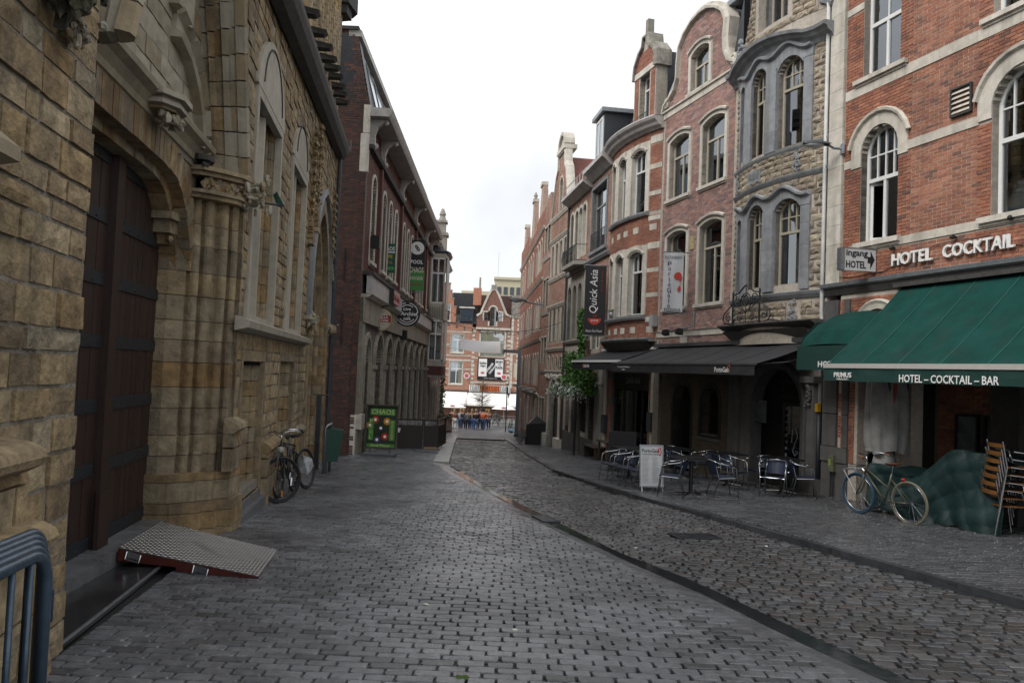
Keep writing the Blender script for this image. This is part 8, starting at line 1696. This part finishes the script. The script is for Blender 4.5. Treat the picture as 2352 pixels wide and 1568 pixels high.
# ================================================================ terrace chairs and tables
NAV = plain('navy_weave', (.012, .022, .05), .6, ns=60, na=.3)
CTB = mat('chair_tube', (.34, .35, .37), .24, 20, .08, 0, metal=1)
def armchair():
    t = thing('terrace_chair', 'x', 'chair', (0, 0, 0), 0, 'navy aluminium armchairs of the restaurant terrace')
    r = .0115
    for s_ in (-1, 1):
        MB().tube([(s_*.24, -.25, 0), (s_*.255, -.20, .42), (s_*.27, -.17, .62), (s_*.27, -.05, .665)], r, 7).build('leg', CTB, t, smooth=True); MB().tube([(s_*.22, .27, 0), (s_*.22, .17, .40), (s_*.205, .22, .60), (s_*.19, .26, .76)], r, 7).build('leg', CTB, t, smooth=True)
    b = MB(); b.tube([(-.27, -.14, .655), (-.275, .0, .675), (-.25, .17, .70), (-.16, .29, .745), (0, .33, .76), (.16, .29, .745), (.25, .17, .70), (.275, .0, .675), (.27, -.14, .655)], .014, 8); b.build('arm_rail', CTB, t, smooth=True)
    MB().tube([(-.25, -.21, .41), (.25, -.21, .41)], r, 6).build('stretcher', CTB, t); MB().tube([(-.22, -.22, .41), (-.21, .17, .39)], r, 6).build('side_rail', CTB, t); MB().tube([(.22, -.22, .41), (.21, .17, .39)], r, 6).build('side_rail', CTB, t)
    b = MB(); V = []; 
    for i in range(6):
        for k in range(6): V.append((-.22+.44*i/5, -.23+.42*k/5, .425-.012*math.sin(math.pi*i/5)-.012*k/5))
    b.add(V, [(i*6+k, (i+1)*6+k, (i+1)*6+k+1, i*6+k+1) for i in range(5) for k in range(5)]); b.add([(x, y, z-.018) for x, y, z in V], [(i*6+k, (i+1)*6+k, (i+1)*6+k+1, i*6+k+1) for i in range(5) for k in range(5)]); b.build('seat', NAV, t)
    b = MB(); V = []
    for i in range(8):
        q = -1.05+2.1*i/7
        for k in range(5): zz = .46+.27*k/4; rr = .20+.02*k/4+.015*k; V.append((rr*1.05*math.sin(q), .06+rr*1.05*math.cos(q)+.02*k/4, zz))
    b.add(V, [(i*5+k, (i+1)*5+k, (i+1)*5+k+1, i*5+k+1) for i in range(7) for k in range(4)]); b.build('backrest', NAV, t)
    return t
def copy_tree(o, parent=None):
    c = o.copy(); COL.objects.link(c)
    if parent is not None: c.parent = parent
    for ch in list(o.children): copy_tree(ch, c)
    return c
ch0 = armchair(); first = True
# x, y, facing (deg, 0 = seat faces the camera)
chs = [(2.45, 17.9, -75, 'navy armchair, back to the kerb, outermost one beside the black screen'), (2.62, 17.0, -75, 'navy armchair, back to the kerb, in the middle of the three behind the menu board'), (2.80, 16.2, -75, 'navy armchair, back to the kerb, partly hidden by the menu board'),
 (3.22, 15.15, -105, 'navy armchair turned sideways just in front of the white menu board'), (4.15, 18.0, 100, 'navy armchair facing away from the shop front behind the front table, towards the menu board'), (4.30, 15.35, 95, 'navy armchair at the near table with its backrest towards the hotel'),
 (4.95, 16.9, 35, 'navy armchair in the middle of the terrace seen from behind its right arm'), (5.45, 15.75, -30, 'navy armchair with splayed legs before the arched restaurant door'), (6.15, 16.0, 75, 'navy armchair beside the stone pilaster, last before the hotel corner'),
 (3.5, 19.0, 90, 'navy armchair in the back row nearest the black screen'), (3.9, 20.3, 10, 'navy armchair in the back row under the arched window, seen over the menu board'), (4.35, 20.6, 0, 'navy armchair in the back row between the door and arched window'), (4.85, 19.3, -80, 'navy armchair in the back row beside the tall blue stone pier'),
 (5.25, 18.6, 60, 'navy armchair deep under the awning before the menu board case'), (5.75, 17.7, -70, 'navy armchair at the restaurant door'), (6.0, 17.2, 150, 'navy armchair tucked behind the far table by the restaurant door')]
for x, y, a, lb in chs:
    o = ch0 if first else copy_tree(ch0); first = False
    o.location = (x, y, gz(y)+.004); o.rotation_euler = (0, 0, math.radians(a)); o.scale = (.95, .95, .95); o['label'] = lb
TBM = plain('black_table_metal', (.010, .010, .012), .35)
def table():
    t = thing('terrace_table', 'x', 'table', (0, 0, 0), 0, 'black pedestal tables of the restaurant terrace')
    b = MB(); b.box(-.34, .34, -.34, .34, .715, .74); b.build('tabletop', TBM, t); b = MB(); b.box(-.345, .345, -.345, .345, .705, .715); b.build('edge', LEAD, t); MB().tube([(0, 0, .03), (0, 0, .71)], .04, 10).build('pedestal', TBM, t)
    for i in range(4): q = math.pi/4+i*math.pi/2; MB().tube([(0, 0, .05), (.32*math.cos(q), .32*math.sin(q), .015)], .02, 6).build('foot', TBM, t)
    return t
t0 = table(); first = True
for x, y, lb in ((2.95, 18.7, 'black square table in the kerb row beside the black screen'), (3.15, 17.3, 'black square table in the kerb row behind the menu board'), (3.72, 15.6, 'black square table nearest the kerb with a thick pedestal'), (5.9, 16.6, 'black square table before the arched restaurant door'), (5.1, 17.9, 'black square table in the middle under the awning'), (4.2, 19.4, 'black square table in the back row by the arched window')):
    o = t0 if first else copy_tree(t0); first = False; o.location = (x, y, gz(y)+.004); o.rotation_euler = (0, 0, .25); o['label'] = lb
# white menu board
mn = thing('menu_stand', 'white standing menu board headed PortoGalo before the terrace', 'menu board', (2.98, 15.85, gz(15.85)), math.radians(8)); mn.scale = (.82, .85, .84)
MB().ring(rect(-.31, .31, .10, 1.12), rect(-.28, .28, .13, 1.09), -.02, .02).build('frame', STEEL, mn, rot=(math.radians(-6), 0, 0)); ms_ = MB().box(-.28, .28, -.005, .01, .13, 1.09).build('menu_sheet', plain('menu_white', (.55, .56, .58), .5), mn, rot=(math.radians(-6), 0, 0))
text('PortoGalo', .46, .09, BLACK, ms_, -.02, .98, -.010, .002, bold=.01); text('RESTAURANT-PIZZERIA', .46, .03, BLACK, ms_, 0, .89, -.010, .002); MB().tube([(.17, -.01, .93), (.19, -.01, 1.04), (.24, -.01, 1.05), (.25, -.01, .95), (.22, -.01, .86)], .014, 5).build('rooster_mark', plain('red_print', (.45, .02, .015)), ms_)
b = MB()
for c in range(2):
    for i in range(22): b.box(-.24+c*.26, -.24+c*.26+R.uniform(.12, .2), -.008, -.005, .20+i*.03, .207+i*.03)
b.build('menu_print', plain('grey_print', (.22, .22, .22)), ms_)
for s_ in (-1, 1): MB().tube([(s_*.27, -.02, .12), (s_*.27, -.10, 0), (s_*.27, .14, 0)], .012, 6).build('foot', ALU, mn)
# black screen, benches, post by the flower basket, refuse sacks
sc_ = thing('black_screen', 'black wind screen panel at the edge of the restaurant terrace', 'screen', (3.05, 20.6, gz(20.6)), math.radians(5)); MB().box(-.35, .35, -.02, .02, .12, 1.05).build('panel', BLACK, sc_); MB().ring(rect(-.37, .37, .05, 1.08), rect(-.34, .34, .1, 1.05), -.025, .025).build('frame', IRON, sc_)
bn_ = thing('wooden_bench', 'dark wooden bench against the house by the vine', 'bench', (3.02, 27.0, gz(27)), math.radians(-80)); WB = plain('dark_bench_wood', (.05, .035, .025), .7)
for y in (-.18, -.06, .06, .18): MB().box(-.75, .75, y-.05, y+.05, .42, .46).build('slat', WB, bn_)
for x in (-.65, .65): MB().box(x-.04, x+.04, -.18, .2, 0, .42).build('leg', WB, bn_)
tb2 = thing('picnic_table', 'low dark wooden table beside the bench near the vine', 'table', (3.4, 25.7, gz(25.7)), math.radians(-80)); MB().box(-.6, .6, -.3, .3, .62, .67).build('tabletop', WB, tb2)
for x in (-.5, .5):
    for y in (-.22, .22): MB().box(x-.03, x+.03, y-.03, y+.03, 0, .62).build('leg', WB, tb2)
bp_ = thing('basket_post', 'slim black post carrying the white flower basket', 'post', (2.45, 28.6, gz(28.6))); MB().tube([(0, 0, 0), (0, 0, 2.35)], .04, 8).build('post', IRON, bp_); MB().tube([(0, 0, 2.3), (.3, 0, 2.35)], .02, 6).build('arm', IRON, bp_)
rs = thing('black_covered_stack', 'black covered heap of terrace furniture with folded end on the far sidewalk', 'covered furniture', (1.25, 38.6, gz(38.6)), .2); b = MB(); b.add([(-.35, -.3, 0), (.65, -.3, 0), (.65, .35, 0), (-.35, .35, 0), (-.3, -.25, 1.05), (.6, -.25, 1.1), (.6, .3, 1.12), (-.3, .3, 1.0), (.15, 0, 1.45)], [(0, 1, 5, 4), (1, 2, 6, 5), (2, 3, 7, 6), (3, 0, 4, 7), (4, 5, 8), (5, 6, 8), (6, 7, 8), (7, 4, 8)]); b.build('cover', plain('black_cover', (.012, .013, .014), .5, ns=5, na=.4), rs)
for i in range(5): MB().tube([(-.35, -.2+i*.1, .45), (-.75-.03*i, -.2+i*.1, .05+.05*i)], .02, 5).build('chair_leg', IRON, rs)
# green tarpaulin over furniture, folded parasol, stacked chairs
tp_ = thing('green_tarpaulin', 'green tarpaulin draped over terrace furniture behind the olive bicycle', 'tarpaulin', to_world(HO, 2.45, -.95, gz(13.8)), HO.rotation_euler.z)
def th(u): return .86+.03*math.sin(u*9)-.10*math.exp(-((u-.30)/.12)**2)+.26*math.exp(-((u-.62)/.10)**2)*.5+.40*max(0, min(1, (u-.40)/.32))**.8-.5*max(0, u-.88)
n, m = 130, 44; vs = []; Lt = 2.75; rt = random.Random(8)
for i in range(n+1):
    u = i/n; g0 = (.046*u*Lt*.95)
    for k in range(m+1):
        v = k/m; H_ = th(u)
        if v < .62: w = v/.62; z = H_*w+.06*(1-w)+.05*math.sin(u*11)*(1-w)**2; y = -.12*(1-w)-.035*math.sin(u*17+w*3)*(1-w*.6)-.015*math.sin(u*43+w*6)*(1-w)-.08*math.sin(u*9-w*5)*w*(1-w)*3
        else: w = (v-.62)/.38; z = H_-.07*math.sin(math.pi*w*.9)*(1+.6*math.sin(u*8))-.03*w; y = .85*w
        cr = .018*(abs(math.sin(u*23+v*9))+abs(math.sin(u*41-v*14))*.7+abs(math.sin(u*9-v*22))*.8)*(1 if v < .62 else .4); vs.append((u*Lt+.02*math.sin(v*20+u*4), y-cr, z-cr*.3))
TARP = mat('green_tarpaulin', [(.003, .022, .022)], .6, 3, .25, .12, 40, rvar=.08)
MB().add(vs, [(i*(m+1)+k, (i+1)*(m+1)+k, (i+1)*(m+1)+k+1, i*(m+1)+k+1) for i in range(n) for k in range(m)]).build('sheet', TARP, tp_)
for x in (.3, 1.9, 2.5): MB().tube([(x, .1, -.02), (x+.03, .1, .3)], .014, 6).build('furniture_leg', ALU, tp_)
fp_ = thing('folded_parasol', 'big white folded parasol tied shut with black and red print', 'parasol', to_world(HO, 2.25, -.45, gz(14.3)), 0); fp_.scale = (.8, .8, 1); V = []; n, m = 40, 26; z0 = 1.05
for k in range(m+1):
    t = k/m; z = z0+t*1.7; rr = (.42+.06*math.sin(math.pi*t))*(1-.12*t) if t > .05 else .40
    for i in range(n): q = 2*math.pi*i/n; r2 = rr*(1+.13*math.sin(q*7+t*1.5)+.07*math.sin(q*13)); V.append((r2*math.cos(q), r2*math.sin(q)*.8, z+.04*math.sin(q*3)*(1 if k == 0 else .2)))
MB().add(V, [(k*n+i, k*n+(i+1) % n, (k+1)*n+(i+1) % n, (k+1)*n+i) for k in range(m) for i in range(n)]).build('canopy', mat('white_parasol_cloth', (.30, .30, .29), .85, 4, .3, .1), fp_, smooth=True)
MB().tube([(0, 0, 0), (0, 0, 3.0)], .03, 8).build('pole', UPVC, fp_)
V = []
for k in range(7):
    for i in range(16): q = 2*math.pi*i/16; rr = .17+.08*math.sin(math.pi*k/6)+.02*math.sin(q*5+k); V.append((rr*math.cos(q)-.05, rr*math.sin(q), .64+.42*k/6))
MB().add(V, [(k*16+i, k*16+(i+1) % 16, (k+1)*16+(i+1) % 16, (k+1)*16+i) for k in range(6) for i in range(16)]).build('tied_hem', mat('white_parasol_cloth', (.50, .50, .48)), fp_, smooth=True)
for pts, c in (([(-.30, 2.7), (-.22, 2.45), (-.14, 2.15), (-.10, 2.25), (-.18, 2.7)], BLACK), ([(-.06, 2.25), (.0, 2.6), (.03, 2.2), (-.02, 1.95)], DR), ([(.20, 2.7), (.27, 2.2), (.3, 2.3), (.26, 2.75)], BLACK)): MB().poly(pts, -.40, -.385).build('printed_mark', c, fp_)
def bistro():
    t = thing('stacked_chair', 'x', 'chair', (0, 0, 0), 0, 'stack of brown slatted aluminium chairs')
    for s_ in (-1, 1):
        MB().tube([(s_*.23, -.22, 0), (s_*.25, -.17, .44), (s_*.26, -.1, .66), (s_*.25, .1, .68)], .011, 6).build('leg', ALU, t); MB().tube([(s_*.22, .25, 0), (s_*.22, .17, .44), (s_*.22, .24, .82)], .011, 6).build('leg', ALU, t)
    BW_ = mat('brown_slat', [(.15, .062, .016), (.18, .08, .022)], .45, 10, .25, .1)
    for i in range(6): MB().box(-.22, .22, -.20+i*.065, -.145+i*.065, .435, .45).build('slat', BW_, t)
    for i in range(2):
        b = MB(); V = []
        for k in range(7): q = -1+2*k/6; V += [(.22*q, .20+.04*(1-q*q), .60+i*.12), (.22*q, .20+.04*(1-q*q), .66+i*.12), (.22*q, .22+.04*(1-q*q), .66+i*.12), (.22*q, .22+.04*(1-q*q), .60+i*.12)]
        b.add(V, [(k*4+j, k*4+4+j, k*4+4+(j+1) % 4, k*4+(j+1) % 4) for k in range(6) for j in range(4)]); b.build('back_slat', BW_, t)
    return t
c0 = bistro(); first = True
nm = ['bottom', 'second lowest', 'third lowest', 'middle', 'third from the top', 'second from the top', 'topmost', 'extra top']
for st_i, (sx, sy, nn) in enumerate(((7.45, 11.55, 6), (8.0, 11.2, 7))):
    for i in range(nn):
        o = c0 if first else copy_tree(c0); first = False
        o.location = (sx+.010*i, sy-.012*i, gz(sy)+.115*i+.004); o.rotation_euler = (0, 0, HO.rotation_euler.z+math.radians(158)); o['label'] = '%s brown slatted chair of the %s stack by the green tarpaulin' % (nm[i], 'outer' if st_i == 0 else 'inner')
